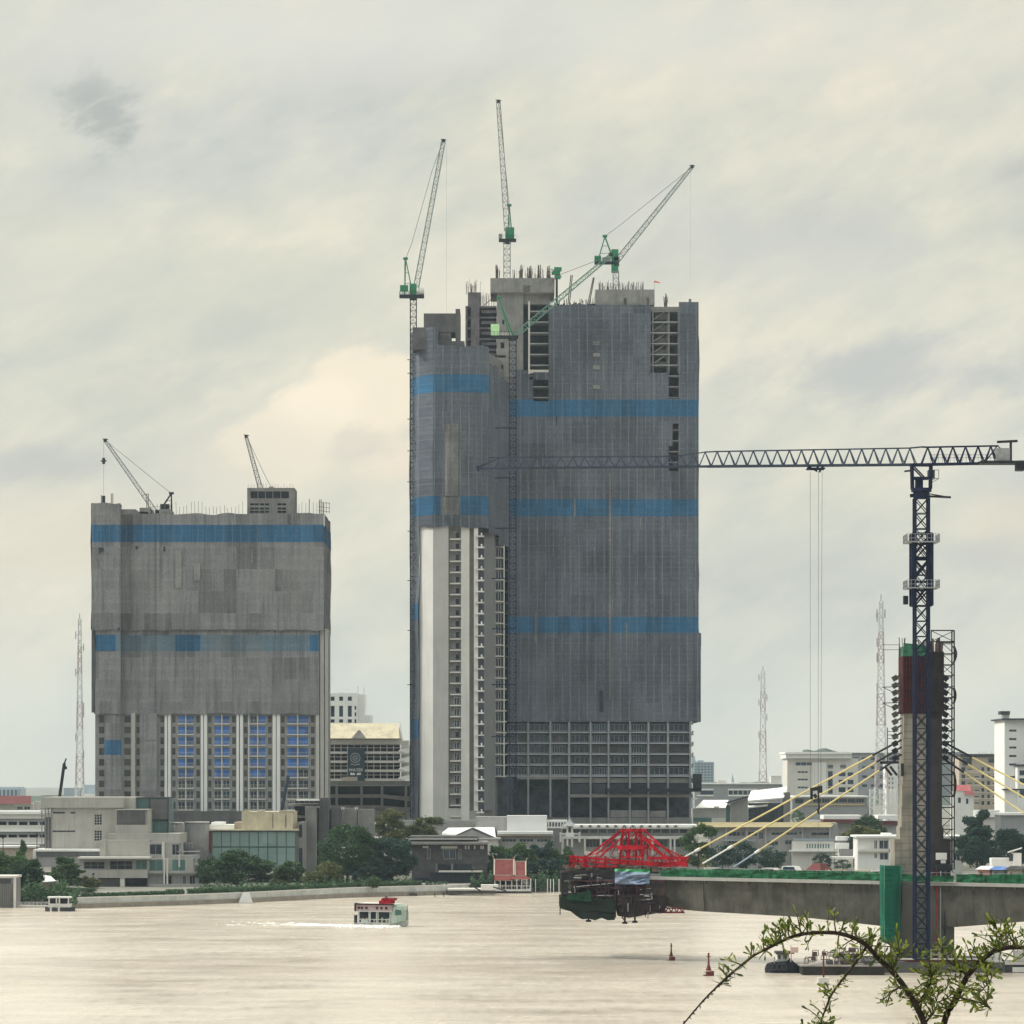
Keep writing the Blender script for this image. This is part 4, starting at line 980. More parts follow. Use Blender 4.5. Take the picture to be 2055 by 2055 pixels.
for i in range(6):
    a, c = cp[i], cp[i + 1]; mid = (a + c) / 2; tp = jibpt(mid, 897.5 - i * .5)
    for s_ in (-hw, hw): cj.bar(jibpt(a, 932, s_), tp, .15); cj.bar(jibpt(c, 931, s_), tp, .15)
    if i < 5: cj.bar(tp, jibpt((cp[i + 1] + cp[i + 2]) / 2, 897 - i * .5), .24)
cj.bar(jibpt(1849, 897), jibpt(1862, 897.5), .24); cj.bar(jibpt(1986, 895), jibpt(2004, 895), .24); cj.bar(jibpt(2001, 895), jibpt(1975, 930), .16); cj.bar(jibpt(2001, 895), jibpt(2012, 902), .14)
for i in range(18): a = 1865 + i * 8; cj.bar(jibpt(a, 930, -1.1), jibpt(a, 914, -1.1), .04)
for y in (914, 920): cj.bar(jibpt(1865, y, -1.1), jibpt(2000, y, -1.1), .05)
cj.build('counter_jib', M['navy'], tc)
MB().box(X(1966, 502), X(2062, 502), 501, 504, Z(931, 502), Z(925.5, 502)).build('counter_deck', M['steel_dark'], tc)
MB().box(X(1998, 502), X(2026, 502), 501.4, 503.6, Z(925.3, 502), Z(900, 502)).build('winch', M['steel_grey'], tc)
b = MB(); b.box(X(2027, 502), X(2031, 502), 502, 502.6, Z(925, 502), Z(886, 502)); b.bar(P(2001, 887, 502), P(2042, 885, 502), .35); b.box(X(2040, 502), X(2056, 502), 501.2, 503.8, Z(944, 502), Z(925, 502)); b.build('counter_gantry', M['steel_dark'], tc)
# trolley, ropes and hook
tr = MB()
tx = 1637
tr.bar(jibpt(1619, 941, -1), jibpt(1655, 941, -1), .22); tr.bar(jibpt(1619, 941, 1), jibpt(1655, 941, 1), .22)
for px in (1622, 1640, 1650): tr.bar(jibpt(px, 940, -1), jibpt(px, 940, 1), .3)
tr.bar(jibpt(1622, 936), jibpt(1640, 946), .25); tr.bar(jibpt(1650, 938), jibpt(1644, 948), .25); tr.build('trolley', M['navy'], tc)
for px, e_ in ((1626, 1626), (1642.5, 1642), (1650, 1647)):
    rope(tc, 'hoist_rope', [jibpt(px, 946), jibpt(e_, 1588)], .055)
hb = MB(); a = jibpt(1634, 1586)
hb.bar(a + Vector((-.6, 0, .1)), a + Vector((.7, 0, .3)), .55); hb.cyl(a.x + .9, a.y, a.z - .4, a.z + .7, .35, 8); hb.bar(a + Vector((-.4, 0, .2)), a + Vector((-.4, 0, -1.4)), .4); hb.bar(a + Vector((.6, 0, 0)), a + Vector((.75, 0, -3.0)), .24); hb.bar(a + Vector((0, 0, -.6)), a + Vector((.3, 0, -1.1)), .5)
hb.bar(a + Vector((.5, 0, -2.8)), a + Vector((.7, 0, -3.6)), .3); hb.build('hook_block', M['steel_dark'], tc)
rope(tc, 'sling', [a + Vector((.7, 0, -3)), a + Vector((.7, 0, -10.5))], .05)
# ================================================================ BRIDGE under construction
def bd(px): return 1.0 / ((1 / 546.0) + (1 / 507.0 - 1 / 546.0) * (px - 1302) / 753.0)     # distance of the near edge of the deck
DZ = H - 199 * 546 / F * 1.0        # level of the slab edge top
def bx(px, n=0.0): dd = bd(px) + n; return X(px, bd(px)), dd
a0, a1 = Vector((X(1302, bd(1302)), bd(1302), 0)), Vector((X(2055, bd(2055)), bd(2055), 0))
BU = (a1 - a0).normalized(); BN = Vector((-BU.y, BU.x, 0));  BN = BN if BN.y > 0 else -BN     # along the deck, and away from the viewer
def bp(px, n, z):
    """point over photo column px of the near deck edge, n metres back, at height z"""
    q = Vector((X(px, bd(px)), bd(px), 0)); return q + BN * n + Vector((0, 0, z))
def zb(py, px): return H - (py - HY) * bd(px) / F
def girder_bottom(px):
    t = [(1290, 1812), (1373, 1828), (1600, 1841), (1780, 1861), (1916, 1861), (2055, 1849), (2500, 1835)]
    for (a, ya), (b, yb2) in zip(t, t[1:]):
        if a <= px <= b: return zb(ya + (yb2 - ya) * (px - a) / (b - a), px)
BR = thing('river_bridge', 'grey concrete cable-stayed road bridge half built, its girder ending over the river', 'bridge', bp(1840, 6, 0))
gconc = mat('girder_concrete', (.078, .075, .064), .9, .45, .35, streak=.85)
gb = MB(); W = 12.0
px = 1290
while px < 2480:
    q = min(px + 36.5, 2480); zA, zB = girder_bottom(px), girder_bottom(q); tz = DZ - .5
    g_ = .03
    gb.hexa([bp(px, 1.2, zA), bp(q - g_, 1.2, zB), bp(q - g_, W - 1.2, zB), bp(px, W - 1.2, zA), bp(px, .6, tz), bp(q - g_, .6, tz), bp(q - g_, W - .6, tz), bp(px, W - .6, tz)])
    px = q
gb.build('girder', gconc, BR)
ds = MB(); ds.hexa([bp(1292, 0, DZ - .497), bp(2480, 0, DZ - .497), bp(2480, W, DZ - .497), bp(1292, W, DZ - .497), bp(1292, 0, DZ), bp(2480, 0, DZ), bp(2480, W, DZ), bp(1292, W, DZ)])
ds.build('deck_slab', mat('deck_edge_concrete', (.30, .30, .28), .9, .12, .3, streak=.2), BR)
lug = MB()
for i in range(28): p0 = 1328 + i * 41.5; lug.hexa([bp(p0, .3, DZ - .9), bp(p0 + 3, .3, DZ - .9), bp(p0 + 3, .9, DZ - .9), bp(p0, .9, DZ - .9), bp(p0, .3, DZ - .5), bp(p0 + 3, .3, DZ - .5), bp(p0 + 3, .9, DZ - .5), bp(p0, .9, DZ - .5)])
lug.build_split('deck_lug', M['conc_dark'], BR)
jt = MB()
for p0 in (1406,): jt.hexa([bp(p0, .9, girder_bottom(p0)), bp(p0 + 1.2, .9, girder_bottom(p0)), bp(p0 + 1.2, 1.3, girder_bottom(p0)), bp(p0, 1.3, girder_bottom(p0)), bp(p0, .42, DZ - .52), bp(p0 + 1.2, .42, DZ - .52), bp(p0 + 1.2, .6, DZ - .52), bp(p0, .6, DZ - .52)])
jt.build('segment_joint', M['conc_dark'], BR)
# edge netting and rails along the deck
GN = mat('green_mesh', (.014, .085, .038), .9, .9, 1.1, streak=.8, bump=.05)
GN2 = mat('pale_green_mesh', (.04, .17, .075), .9, .75, 1.2, streak=.8)
def deck_net(p0, p1, h0, h1, n, m_, amp=.12, sagz=.25, name='edge_net'):
    b = MB(); k = max(2, int((p1 - p0) / 6)); pr = None
    for i in range(k + 1):
        p = p0 + (p1 - p0) * i / k; col_ = []
        for j in range(4):
            z = DZ + h0 + (h1 - h0) * j / 3; o_ = noise.noise(Vector((p * .05, j * .8, n))) * amp * 2
            z += noise.noise(Vector((p * .035, n, 4))) * sagz * (j / 3)
            col_.append(bp(p, n + o_, z))
        if pr:
            for j in range(3): b.quad(pr[j], col_[j], col_[j + 1], pr[j + 1])
        pr = col_
    return b.build(name, m_, BR)
deck_net(1325, 1770, .05, 1.15, .15, GN); deck_net(1345, 1560, .6, 1.45, .5, GN2, name='edge_net'); deck_net(1560, 1770, .7, 1.5, .5, GN2)
deck_net(1918, 2470, .05, 1.35, .15, GN); deck_net(2000, 2400, .7, 1.5, .5, GN2); deck_net(1772, 1916, .1, 1.1, -.4, GN)
rp_ = MB()
for i in range(120): p0 = 1320 + i * 9.6; rp_.bar(bp(p0, .35, DZ), bp(p0, .35, DZ + 1.5 + (i % 5 == 0) * .35), .05)
for h_ in (.95, 1.5): rp_.bar(bp(1320, .35, DZ + h_), bp(2470, .35, DZ + h_), .05)
rp_.build('guard_rail', M['steel_grey'], BR)
# pylon
PD = bd(1850) + 6
def py_(px, y): return X(px, PD), y
PC = mat('pylon_concrete', (.235, .22, .185), .9, .4, .3, streak=.6); PCd = mat('pylon_shaded_face', (.045, .042, .042), .9, .4, .3, streak=.5)
pl = MB(); fy = PD - 3.5
def pyl(mb, x0, x1, ya, yb_, y0, y1): mb.box(X(x0, fy), X(x1, fy), y0, y1, Z(yb_, fy), Z(ya, fy))
# slightly tapering left leg (banded pours) and right leg with its shade put into the colour
yy = [1432, 1480, 1530, 1575, 1620, 1660]
for i in range(5):
    a = 1814 - i * 1.2; pyl(pl, a, 1865.5, yy[i] + (0 if i else .01), yy[i + 1] - .2, fy, fy + 5)
pyl(pl, 1806, 1865.5, 1660, 1684, fy, fy + 5); pyl(pl, 1795, 1865.5, 1684, 1772, fy - .2, fy + 5.2)
pl.build('pylon_leg', PC, BR)
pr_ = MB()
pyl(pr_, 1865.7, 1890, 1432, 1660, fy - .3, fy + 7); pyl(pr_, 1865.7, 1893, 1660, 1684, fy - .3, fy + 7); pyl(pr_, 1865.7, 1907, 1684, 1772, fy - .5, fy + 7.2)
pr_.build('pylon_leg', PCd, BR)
pb = MB()
for y in range(1440, 1770, 14): pb.box(X(1814 - max(0, (y - 1432) // 46) * 1.2 if y < 1660 else (1806 if y < 1684 else 1795), fy), X(1865, fy), fy - .03 - (.2 if y > 1684 else 0), fy + .02, Z(y + .7, fy), Z(y, fy))
pb.build('pour_lines', M['conc_dark'], BR)
pfm = MB(); pyl(pfm, 1811, 1865, 1317, 1432, fy - .6, fy + 5.4); pfm.build('formwork', M['darkred'], BR)
pf2 = MB(); pyl(pf2, 1865.3, 1893, 1308, 1431.9, fy - .9, fy + 7.4); pf2.build('formwork', mat('black_formwork', (.022, .02, .021), .9, .5, .8), BR)
ribs = MB()
for i in range(9): ribs.box(X(1812 + i * 6, fy), X(1813 + i * 6, fy), fy - .75, fy - .6, Z(1431, fy), Z(1319, fy))
for y in (1330, 1343, 1356, 1376, 1392, 1409, 1422): ribs.box(X(1811, fy), X(1865, fy), fy - .7, fy - .6, Z(y + 1.2, fy), Z(y, fy))
ribs.build('formwork_ribs', mat('dark_red_ribs', (.075, .018, .02), .8, .4, 1), BR)
gs = MB()
net(gs, [(X(1812, fy), fy - .7), (X(1866, fy), fy - .7)], Z(1317, fy), Z(1295, fy), amp=.15, sag=1.2); net(gs, [(X(1866, fy), fy - .7), (X(1866, fy), fy + 7)], Z(1317, fy), Z(1295, fy), amp=.1)
net(gs, [(X(1812, fy), fy + 5), (X(1812, fy), fy - .7)], Z(1317, fy), Z(1297, fy), amp=.1)
gs.build('top_screen', mat('green_screen', (.03, .13, .075), .85, .8, .9, streak=.8), BR)
tp_ = MB(); rebar(tp_, X(1808, fy), X(1888, fy), fy + 1, Z(1318, fy), 1.6, 3.2, 26, random.Random(3), .1, .2, 4); rebar(tp_, X(1870, fy), X(1890, fy), fy - .5, Z(1310, fy), 1, 2.4, 10, random.Random(5), .3, .2, 4); tp_.build('starter_bars', M['rebar'], BR)
# scaffold tower to the right of the pylon
sc_ = MB(); sx0, sx1 = X(1889, fy), X(1914, fy); syf, syb = fy - .5, fy + 2.2
for x, yq in ((X(1868, fy), syf), (sx1, syf), (sx1, syb)): sc_.bar((x, yq, Z(1745 if x > sx0 else 1320, fy)), (x, yq, Z(1265, fy)), .2 if x > sx0 else .15)
sc_.bar((X(1868, fy), syf, Z(1265.5, fy)), (sx1, syf, Z(1265.5, fy)), .18); sc_.bar((X(1868, fy), syf, Z(1288, fy)), (sx1, syf, Z(1288, fy)), .18)
sc_.bar((X(1868, fy), syf, Z(1266, fy)), (sx1, syf, Z(1288, fy)), .1); sc_.bar((X(1868, fy), syf, Z(1288, fy)), (sx1, syf, Z(1266, fy)), .1)
rr = random.Random(8); y = 1290
while y < 1738:
    sc_.bar((sx0, syf, Z(y, fy)), (sx1, syf, Z(y, fy)), .13); sc_.bar((sx0, syb, Z(y + 1, fy)), (sx1, syb, Z(y + 1, fy)), .12)
    if rr.random() < .8: sc_.bar((sx0, syf, Z(y, fy)), (sx1, syf, Z(y + 22, fy)), .1)
    if rr.random() < .6: sc_.bar((sx0, syb, Z(y + 22, fy)), (sx1, syb, Z(y, fy)), .1)
    y += 22
sc_.build('scaffold', M['steel_dark'], BR)
sn = MB()
for y0, y1, o_ in ((1296, 1330, .4), (1380, 1412, .3), (1548, 1600, .3)):
    k = 6; pr = None
    for i in range(k + 1):
        t = i / k; yq = y0 + (y1 - y0) * t; w_ = math.sin(t * math.pi) * o_
        cur = [Vector((sx1 + .1, syf + .2, Z(yq, fy))), Vector((sx1 + .1 + w_, syf, Z(yq, fy))), Vector((sx1 + .1 + w_ * .7, syb, Z(yq, fy)))]
        if pr: sn.quad(pr[0], pr[1], cur[1], cur[0]); sn.quad(pr[1], pr[2], cur[2], cur[1])
        pr = cur
sn.build('loose_netting', mat('dark_loose_net', (.04, .045, .04), .95, .4, 1), BR)
# cable anchor boxes, both sides
anch0 = None
for side, xx, s_ in (('l', 1796, -1), ('r', 1897, 1)):
    for k in range(12):
        y = 1361 + k * 14.6
        c = P(xx, y, fy + 2); dz = Vector((s_ * .86, 0, -.5)); b = MB(); b.bar(c - dz * .42, c + dz * .42, .8, .8); b.bar(c - dz * 1.2, c - dz * .4, .28)
        b.build('cable_anchor', M['steel_dark'] if k > 8 or side == 'r' else mat('anchor_grey', (.10, .10, .09), .8, .3) if k == 0 else bpy.data.materials.get('anchor_grey') or M['steel_dark'], BR)
wpm = MB()
for y in (1377, 1409): wpm.bar(P(1771, y + 2, fy), P(1806, y + 1, fy), .12); wpm.bar(P(1772, y + 2, fy), P(1796, y + 14, fy), .1)
for y in (1294, 1304): wpm.bar(P(1771, y, fy), P(1806, y, fy), .07)
for a in (1781,): wpm.bar(P(a, 1460, fy), P(a, 1532, fy), .12)
for y in (1468, 1475, 1482, 1530): wpm.bar(P(1781, y, fy), P(1803, y, fy), .09)
for n_ in (-.2, 7.2):
    wpm.bar(P(1776, 1530, fy) + Vector((0, n_, 0)), P(1803, 1530, fy) + Vector((0, n_, 0)), .4); wpm.bar(P(1786, 1538, fy) + Vector((0, n_, 0)), P(1800, 1556, fy) + Vector((0, n_, 0)), .35)
wpm.bar(P(1811, 1532, fy - .3), P(1811, 1558, fy - .3), .4); wpm.build('side_platforms', M['steel_dark'], BR)
MB().box(X(1876, fy), X(1898, fy), fy - 1.3, fy - 1.2, Z(1725, fy), Z(1711, fy)).box(X(1886, fy), X(1896, fy), fy - 1.3, fy - 1.2, Z(1732, fy), Z(1726, fy)).build('notice_board', M['white'], BR)
wp2 = MB(); wp2.box(X(1876, fy), X(1908, fy), fy - 2.4, fy - 1, Z(1746, fy), Z(1734, fy)); wp2.build('work_platform', M['steel_dark'], BR)
# stay cables
SY = mat('yellow_cable_sheath', (.58, .49, .22), .5, .12, .6); SW = mat('white_cable_sheath', (.70, .72, .70), .4, .05)
for (ax, ay, bx_, by, wx, wy) in ((1797, 1491, 1357, 1729, 1400, 1704), (1797, 1507, 1410, 1733, 1466, 1702), (1797, 1525, 1473, 1740, 1520, 1706)):
    da, db = fy + 2, bd(bx_) + 6; a_, b2_ = P(ax, ay, da), P(bx_, by, db); t = (wx - bx_) / (ax - bx_)
    # follow the perspective: find the parameter whose picture column is wx
    lo_, hi_ = 0.0, 1.0
    for _ in range(30):
        m_ = (lo_ + hi_) / 2; q_ = b2_.lerp(a_, m_); cx_ = CX + q_.x * F / q_.y
        lo_, hi_ = (m_, hi_) if cx_ < wx else (lo_, m_)
    k1 = b2_.lerp(a_, lo_); k2 = b2_.lerp(a_, .90)
    c = MB().tube([k1, a_.lerp(k1, .11)], .145, 8).build('stay_cable', SY, BR)
    MB().tube([b2_, k1], .14, 8).build('cable_sleeve', SW if ax and bx_ != 1473 else mat('grey_blue_sleeve', (.30, .38, .48), .5), c)
    MB().tube([a_.lerp(k1, .11), a_], .17, 8).build('cable_coupler', M['steel_dark'], c)
    MB().tube([k1 + (k1 - b2_).normalized() * -.5, k1 + (k1 - b2_).normalized() * .5], .25, 8).build('cable_collar', M['white'], c)
for (ax, ay, bx_, by) in ((1897, 1491, 2330, 1722), (1897, 1507, 2260, 1722), (1897, 1525, 2195, 1727)):
    a_, b2_ = P(ax, ay, fy + 2), P(bx_, by, bd(bx_) + 6)
    c = MB().tube([a_.lerp(b2_, .13), b2_], .14, 8).build('stay_cable', SY, BR)
    MB().tube([a_, a_.lerp(b2_, .13)], .17, 8).build('cable_coupler', M['steel_dark'], c)
# pier below the deck
pi = MB(); q = fy - 3.5
pi.box(X(1804, q), X(1916, q), fy - 3.0, fy + 9, .5, DZ - .6 + 0); pi.box(X(1916, q) - .01, X(1920, q), fy + 1, fy + 9, .5, DZ - 6)
pi.build('pier', mat('pier_concrete', (.10, .097, .088), .9, .25, .25, streak=.5), BR)
pc = MB(); pc.box(X(1700, q), X(2010, q), fy - 7, fy + 12, -1, 1.6); pc.build('pile_cap', M['conc_dark'], BR)
for a, wq, mm in ((1887, 2.4, 'steel_grey'), (1895, 2.8, 'steel_dark'), (1879, 1.5, 'redsteel')):
    MB().tube([P(a + (1 if mm != 'steel_grey' else 0), 1925, fy - 3.6), P(a + 1, 1748, fy - 3.6)], wq / 2 * .077, 8).build('service_pipe', M[mm], BR)
gn = MB(); q = fy - 5.2
for pth in ([(X(1776, q), q + 6), (X(1776, q), q), (X(1806.5, q), q), (X(1806.5, q), q + 1.5)],): net(gn, pth, Z(1893, q), Z(1737, q), amp=.22, step=.8)
gn.build('stair_tower_net', net_mat('green_stair_net', (.010, .17, .10), (.004, .05, .035, 1), pw=2.3, ph=1.7, streak=.7, line=1.0, light_streak=.5, lw=3.2), BR)
gf = MB()
for a in (1776, 1791, 1806): gf.bar(P(a, 1912, q + .3), P(a, 1736, q + .3), .12)
for y in range(1740, 1905, 14): gf.bar(P(1776, y, q + .3), P(1806, y, q + .3), .08)
gf.build('stair_tower', M['steel_grey'], BR)

# ================================================================ FORM TRAVELLER at the tip of the girder
FT = thing('form_traveller', 'red steel form traveller at the girder tip with dark hanging work platforms', 'construction rig', bp(1230, 6, 4))
def fp(px, py, n=0.0): d_ = bd(px) + n; return P(px, py, d_)
rd = MB()
for n in (0.5, 11.5):
    rd.bar(fp(1143, 1719, n), fp(1380, 1737, n), .3, .4); rd.bar(fp(1143, 1727, n), fp(1345, 1738, n), .22, .3); rd.bar(fp(1143, 1738, n), fp(1240, 1739, n), .22, .3)
    for a in (1144, 1152, 1160, 1173, 1177, 1196, 1215): rd.bar(fp(a, 1718, n), fp(a, 1740, n), .35)
    # posts of the portal
    for a, c in ((1250, 1243), (1262, 1260), (1276, 1276), (1286, 1290)): rd.bar(fp(a, 1667, n), fp(c, 1735, n), .38 if a in (1250, 1286) else .35)
    rd.bar(fp(1246, 1666, n), fp(1296, 1666, n), .42); rd.bar(fp(1240, 1701, n), fp(1300, 1700, n), .5, .7)
    rd.bar(fp(1243, 1720, n), fp(1290, 1719, n), .28)
    for a in range(1250, 1300, 7): rd.bar(fp(a, 1702, n), fp(a, 1719, n), .15)
    # raking ties
    rd.bar(fp(1247, 1666, n), fp(1180, 1717, n), .24); rd.bar(fp(1243, 1672, n), fp(1196, 1716, n), .18); rd.bar(fp(1262, 1668, n), fp(1205, 1719, n), .21); rd.bar(fp(1238, 1698, n), fp(1178, 1718, n), .14)
    rd.bar(fp(1292, 1666, n), fp(1362, 1728, n), .24); rd.bar(fp(1280, 1668, n), fp(1348, 1732, n), .21); rd.bar(fp(1270, 1666, n), fp(1335, 1722, n), .21); rd.bar(fp(1300, 1700, n), fp(1345, 1722, n), .18)
    rd.bar(fp(1298, 1682, n), fp(1372, 1722, n), .20); rd.bar(fp(1300, 1722, n), fp(1382, 1722, n), .3, .5); rd.bar(fp(1300, 1735, n), fp(1380, 1730, n), .3, .5)
    for i in range(10): a = 1302 + i * 8; rd.bar(fp(a, 1722, n), fp(a + 4, 1736, n), .13)
for a in (1146, 1175, 1250, 1286, 1300, 1345): rd.bar(fp(a, 1718 if a not in (1250, 1286) else 1667, .5), fp(a, 1718 if a not in (1250, 1286) else 1667, 11.5), .28)
for (a, b_, c, e_) in ((1250, 1668, 1288, 1732), (1288, 1668, 1250, 1732), (1250, 1702, 1262, 1718), (1146, 1719, 1175, 1738)): rd.bar(fp(a, b_, .5), fp(c, e_, 11.5), .15); rd.bar(fp(a, b_, 11.5), fp(c, e_, .5), .15)
for a in (1250, 1256, 1265, 1275, 1286): rd.bar(fp(a, 1666, 2), fp(a, 1660, 2), .14)
rr = random.Random(2)
for _ in range(90):
    a = rr.uniform(1150, 1370); y = rr.uniform(1722, 1740); rd.bar(fp(a, y, rr.uniform(0, 10)), fp(a + rr.uniform(-12, 12), y + rr.uniform(-4, 4), rr.uniform(0, 10)), .11)
for _ in range(60):      # bolts of secondary bracing between the two frames
    t = rr.random(); a = 1272 + (rr.random() * 2 - 1) * (28 + t * 60); y = 1668 + t * 52; n0 = rr.uniform(.5, 11)
    rd.bar(fp(a, y, n0), fp(a + rr.uniform(-16, 16), y + rr.uniform(6, 24), rr.uniform(.5, 11)), .1)
rd.build('truss', M['redsteel'], FT)
cl = MB()
for _ in range(70):
    a = rr.uniform(1130, 1350); y = 1741 + rr.uniform(-2, 4) + (1 if a > 1230 else 0); s_ = rr.uniform(.2, .6); c = fp(a, y, rr.uniform(0, 8)); cl.box(c.x - s_, c.x + s_, c.y - s_, c.y + s_, c.z - s_ * .6, c.z + s_ * .6)
cl.build('loose_materials', mat('timber_and_sacks', (.16, .13, .105), .9, .8, 2.5), FT)
bulk = MB()
for n in range(9): c = fp(rr.uniform(1176, 1238), 1713 + rr.uniform(-1, 2), 3); bulk.box(c.x - .35, c.x + .35, c.y - .3, c.y + .3, c.z - .35, c.z + .35)
bulk.build('tanks', M['offwhite'], FT)
blk = mat('dark_shuttering', (.014, .013, .015), .95, .6, .8); blk2 = mat('dark_purple_shuttering', (.03, .016, .022), .9, .6, .6, streak=.5)
def slabpx(mb, pts, n0, n1):    # outline given in picture columns/rows of the deck plane, real depth n0..n1
    n = len(pts); i = len(mb.v)
    mb.v += [fp(x, y, n0) for x, y in pts]; mb.v += [fp(x, y, n0) + Vector((0, n1 - n0, 0)) for x, y in pts]
    mb.f.append(tuple(i + k for k in range(n))); mb.f.append(tuple(i + n + k for k in reversed(range(n))))
    for k in range(n): j = (k + 1) % n; mb.f.append((i + j, i + k, i + n + k, i + n + j))
b = MB(); slabpx(b, [(1125, 1751), (1150, 1748), (1195, 1747), (1235, 1748), (1235, 1764), (1140, 1766), (1140, 1800), (1128, 1800), (1126, 1775)], -1, 12); b.build('outer_shutter', blk, FT)
b = MB(); slabpx(b, [(1148, 1772), (1332, 1770), (1334, 1796), (1336, 1830), (1300, 1836), (1236, 1828), (1148, 1812)], 2.5, 11); b.build('inner_shutter', blk2, FT)
b = MB(); slabpx(b, [(1236, 1797), (1336, 1797), (1338, 1812), (1338, 1822), (1310, 1830), (1288, 1838), (1262, 1842), (1240, 1838), (1236, 1820)], -1.2, 2.4); b.build('lower_shutter', mat('brown_black_shutter', (.018, .012, .012), .95, .4, .8), FT)
fr = MB()
for n in (-1, 11):
    for a in (1149, 1160, 1180, 1198, 1207, 1222, 1246, 1262, 1278, 1300, 1316, 1333): fr.bar(fp(a, 1766, n), fp(a, 1822 if a < 1240 else 1800, n), .17)
    for y in (1768, 1781, 1797): fr.bar(fp(1149, y, n), fp(1334, y, n), .22 if y != 1781 else .12)
    fr.bar(fp(1235, 1765, n), fp(1235, 1842, n), .22)
fr.build('hanger_frame', mat('purple_brown_steel', (.07, .028, .035), .8, .5, 1.2), FT)
fr = MB()
for (a, y, c, e_) in ((1150, 1780, 1232, 1772), (1284, 1785, 1306, 1783), (1285, 1795, 1308, 1795), (1150, 1824, 1232, 1830), (1200, 1797, 1236, 1797), (1133, 1768, 1140, 1768)): fr.bar(fp(a, y, -1.3), fp(c, e_, -1.3), .1)
fr.build('catwalk_rails', M['steel_grey'], FT)
hc = MB(); hl = MB()
for _ in range(120):
    a = rr.uniform(1130, 1330); y = rr.uniform(1752, 1832); v_ = rr.random() < .5; L_ = rr.uniform(5, 22); q = (fp(a, y, -1.35), fp(a if v_ else a + L_, y + L_ * .8 if v_ else y + rr.uniform(-2, 2), -1.35))
    (hc if rr.random() < .82 else hl).bar(q[0], q[1], rr.uniform(.08, .28))
hc.build('hanging_clutter', mat('black_clutter', (.03, .022, .03), .9, .8, 1.5), FT); hl.build('light_clutter', M['conc'], FT)
gnm = mat('dark_green_net', (.009, .015, .011), .95, .5, .7, streak=.4); gnm2 = mat('green_net_bright', (.008, .032, .016), .95, .7, .9)
b = MB(); slabpx(b, [(1124, 1801), (1150, 1797), (1236, 1806), (1236, 1832), (1180, 1828), (1124, 1822)], -1.6, 12.5); b.build('lower_net', gnm, FT)
b = MB(); slabpx(b, [(1148, 1793), (1186, 1788), (1187, 1810), (1140, 1806), (1136, 1800)], -2.0, -1.7); b.build('lower_net', gnm2, FT)
b = MB(); pts = [(1124, 1823), (1145, 1829), (1158, 1839), (1168, 1845), (1182, 1844), (1195, 1847), (1207, 1842), (1220, 1847), (1234, 1846), (1234, 1828), (1180, 1824)]; slabpx(b, pts, -1.4, 12); b.build('sagging_net', gnm, FT)
b = MB()
for x, y0, y1 in ((1254, 1838, 1852), (1274, 1838, 1850), (1181, 1844, 1848)): b.bar(fp(x, y0, 1), fp(x, y1, 1), .3); b.bar(fp(x - 4, y1, 1), fp(x + 4, y1, 1), .35)
b.bar(fp(1248, 1840, 1), fp(1254, 1848, 1), .15); b.bar(fp(1124, 1820, -1), fp(1124, 1836, -1), .16); b.bar(fp(1255, 1850, 1), fp(1274, 1849, 1), .06); b.build('jacking_feet', M['steel_dark'], FT)
b = MB()
for n in (-.5, 8):
    b.bar(fp(1306, 1820, n), fp(1372, 1824, n), .18); b.bar(fp(1300, 1831, n), fp(1373, 1831, n), .3)
    for i in range(6): a = 1308 + i * 11; b.bar(fp(a, 1821, n), fp(a + 6, 1830, n), .14); b.bar(fp(a + 6, 1830, n), fp(a + 11, 1821, n), .14)
b.build('rear_bracket', mat('dark_red_bracket', (.10, .02, .025), .8, .3), FT)
# blue and green tarpaulin draped over the edge
tm = MB(); tm.has_uv = False
k = 22; pr = None
for i in range(k + 1):
    a = 1234 + (1304 - 1234) * i / k; cur = []
    for j in range(13):
        t = j / 12; sagv = math.sin(i / k * math.pi) * (4.5 if j < 7 else 1.5) * (1 - abs(t - .45))
        y = 1743.5 + t * (1774 - 1743.5) + sagv * (.3 + t * .6) + noise.noise(Vector((a * .08, t * 3, 2))) * 1.2
        cur.append(fp(a + noise.noise(Vector((a * .1, t * 4, 7))) * .8, y, -1.9 - noise.noise(Vector((a * .06 + t * 2.4, t * 4.5, 1))) * 1.1))
    if pr:
        for j in range(12): tm.quad(pr[j + 1], cur[j + 1], cur[j], pr[j])
    pr = cur
m, g, b_ = new_mat('tarpaulin'); tcx = g.new('ShaderNodeNewGeometry').outputs['Position']; _, _, pz = g.sep(tcx)
zt_ = fp(1270, 1749, -1.9).z; g.put(b_.inputs['Base Color'], g.mix(g.rng(g.math('ADD', pz, g.math('MULTIPLY', g.noise(tcx, .8, 3), .5)), zt_ + .1, zt_ + .35), g.ramp(g.noise(tcx, .8, 5), [(.3, (.07, .11, .19)), (.7, (.15, .20, .30))]), (.03, .30, .10, 1)))
b_.inputs['Roughness'].default_value = .6
o_ = tm.build('tarpaulin', m, None, smooth=True); tag(o_, 'blue and green tarpaulin draped over the girder tip beside the form traveller', 'tarpaulin')
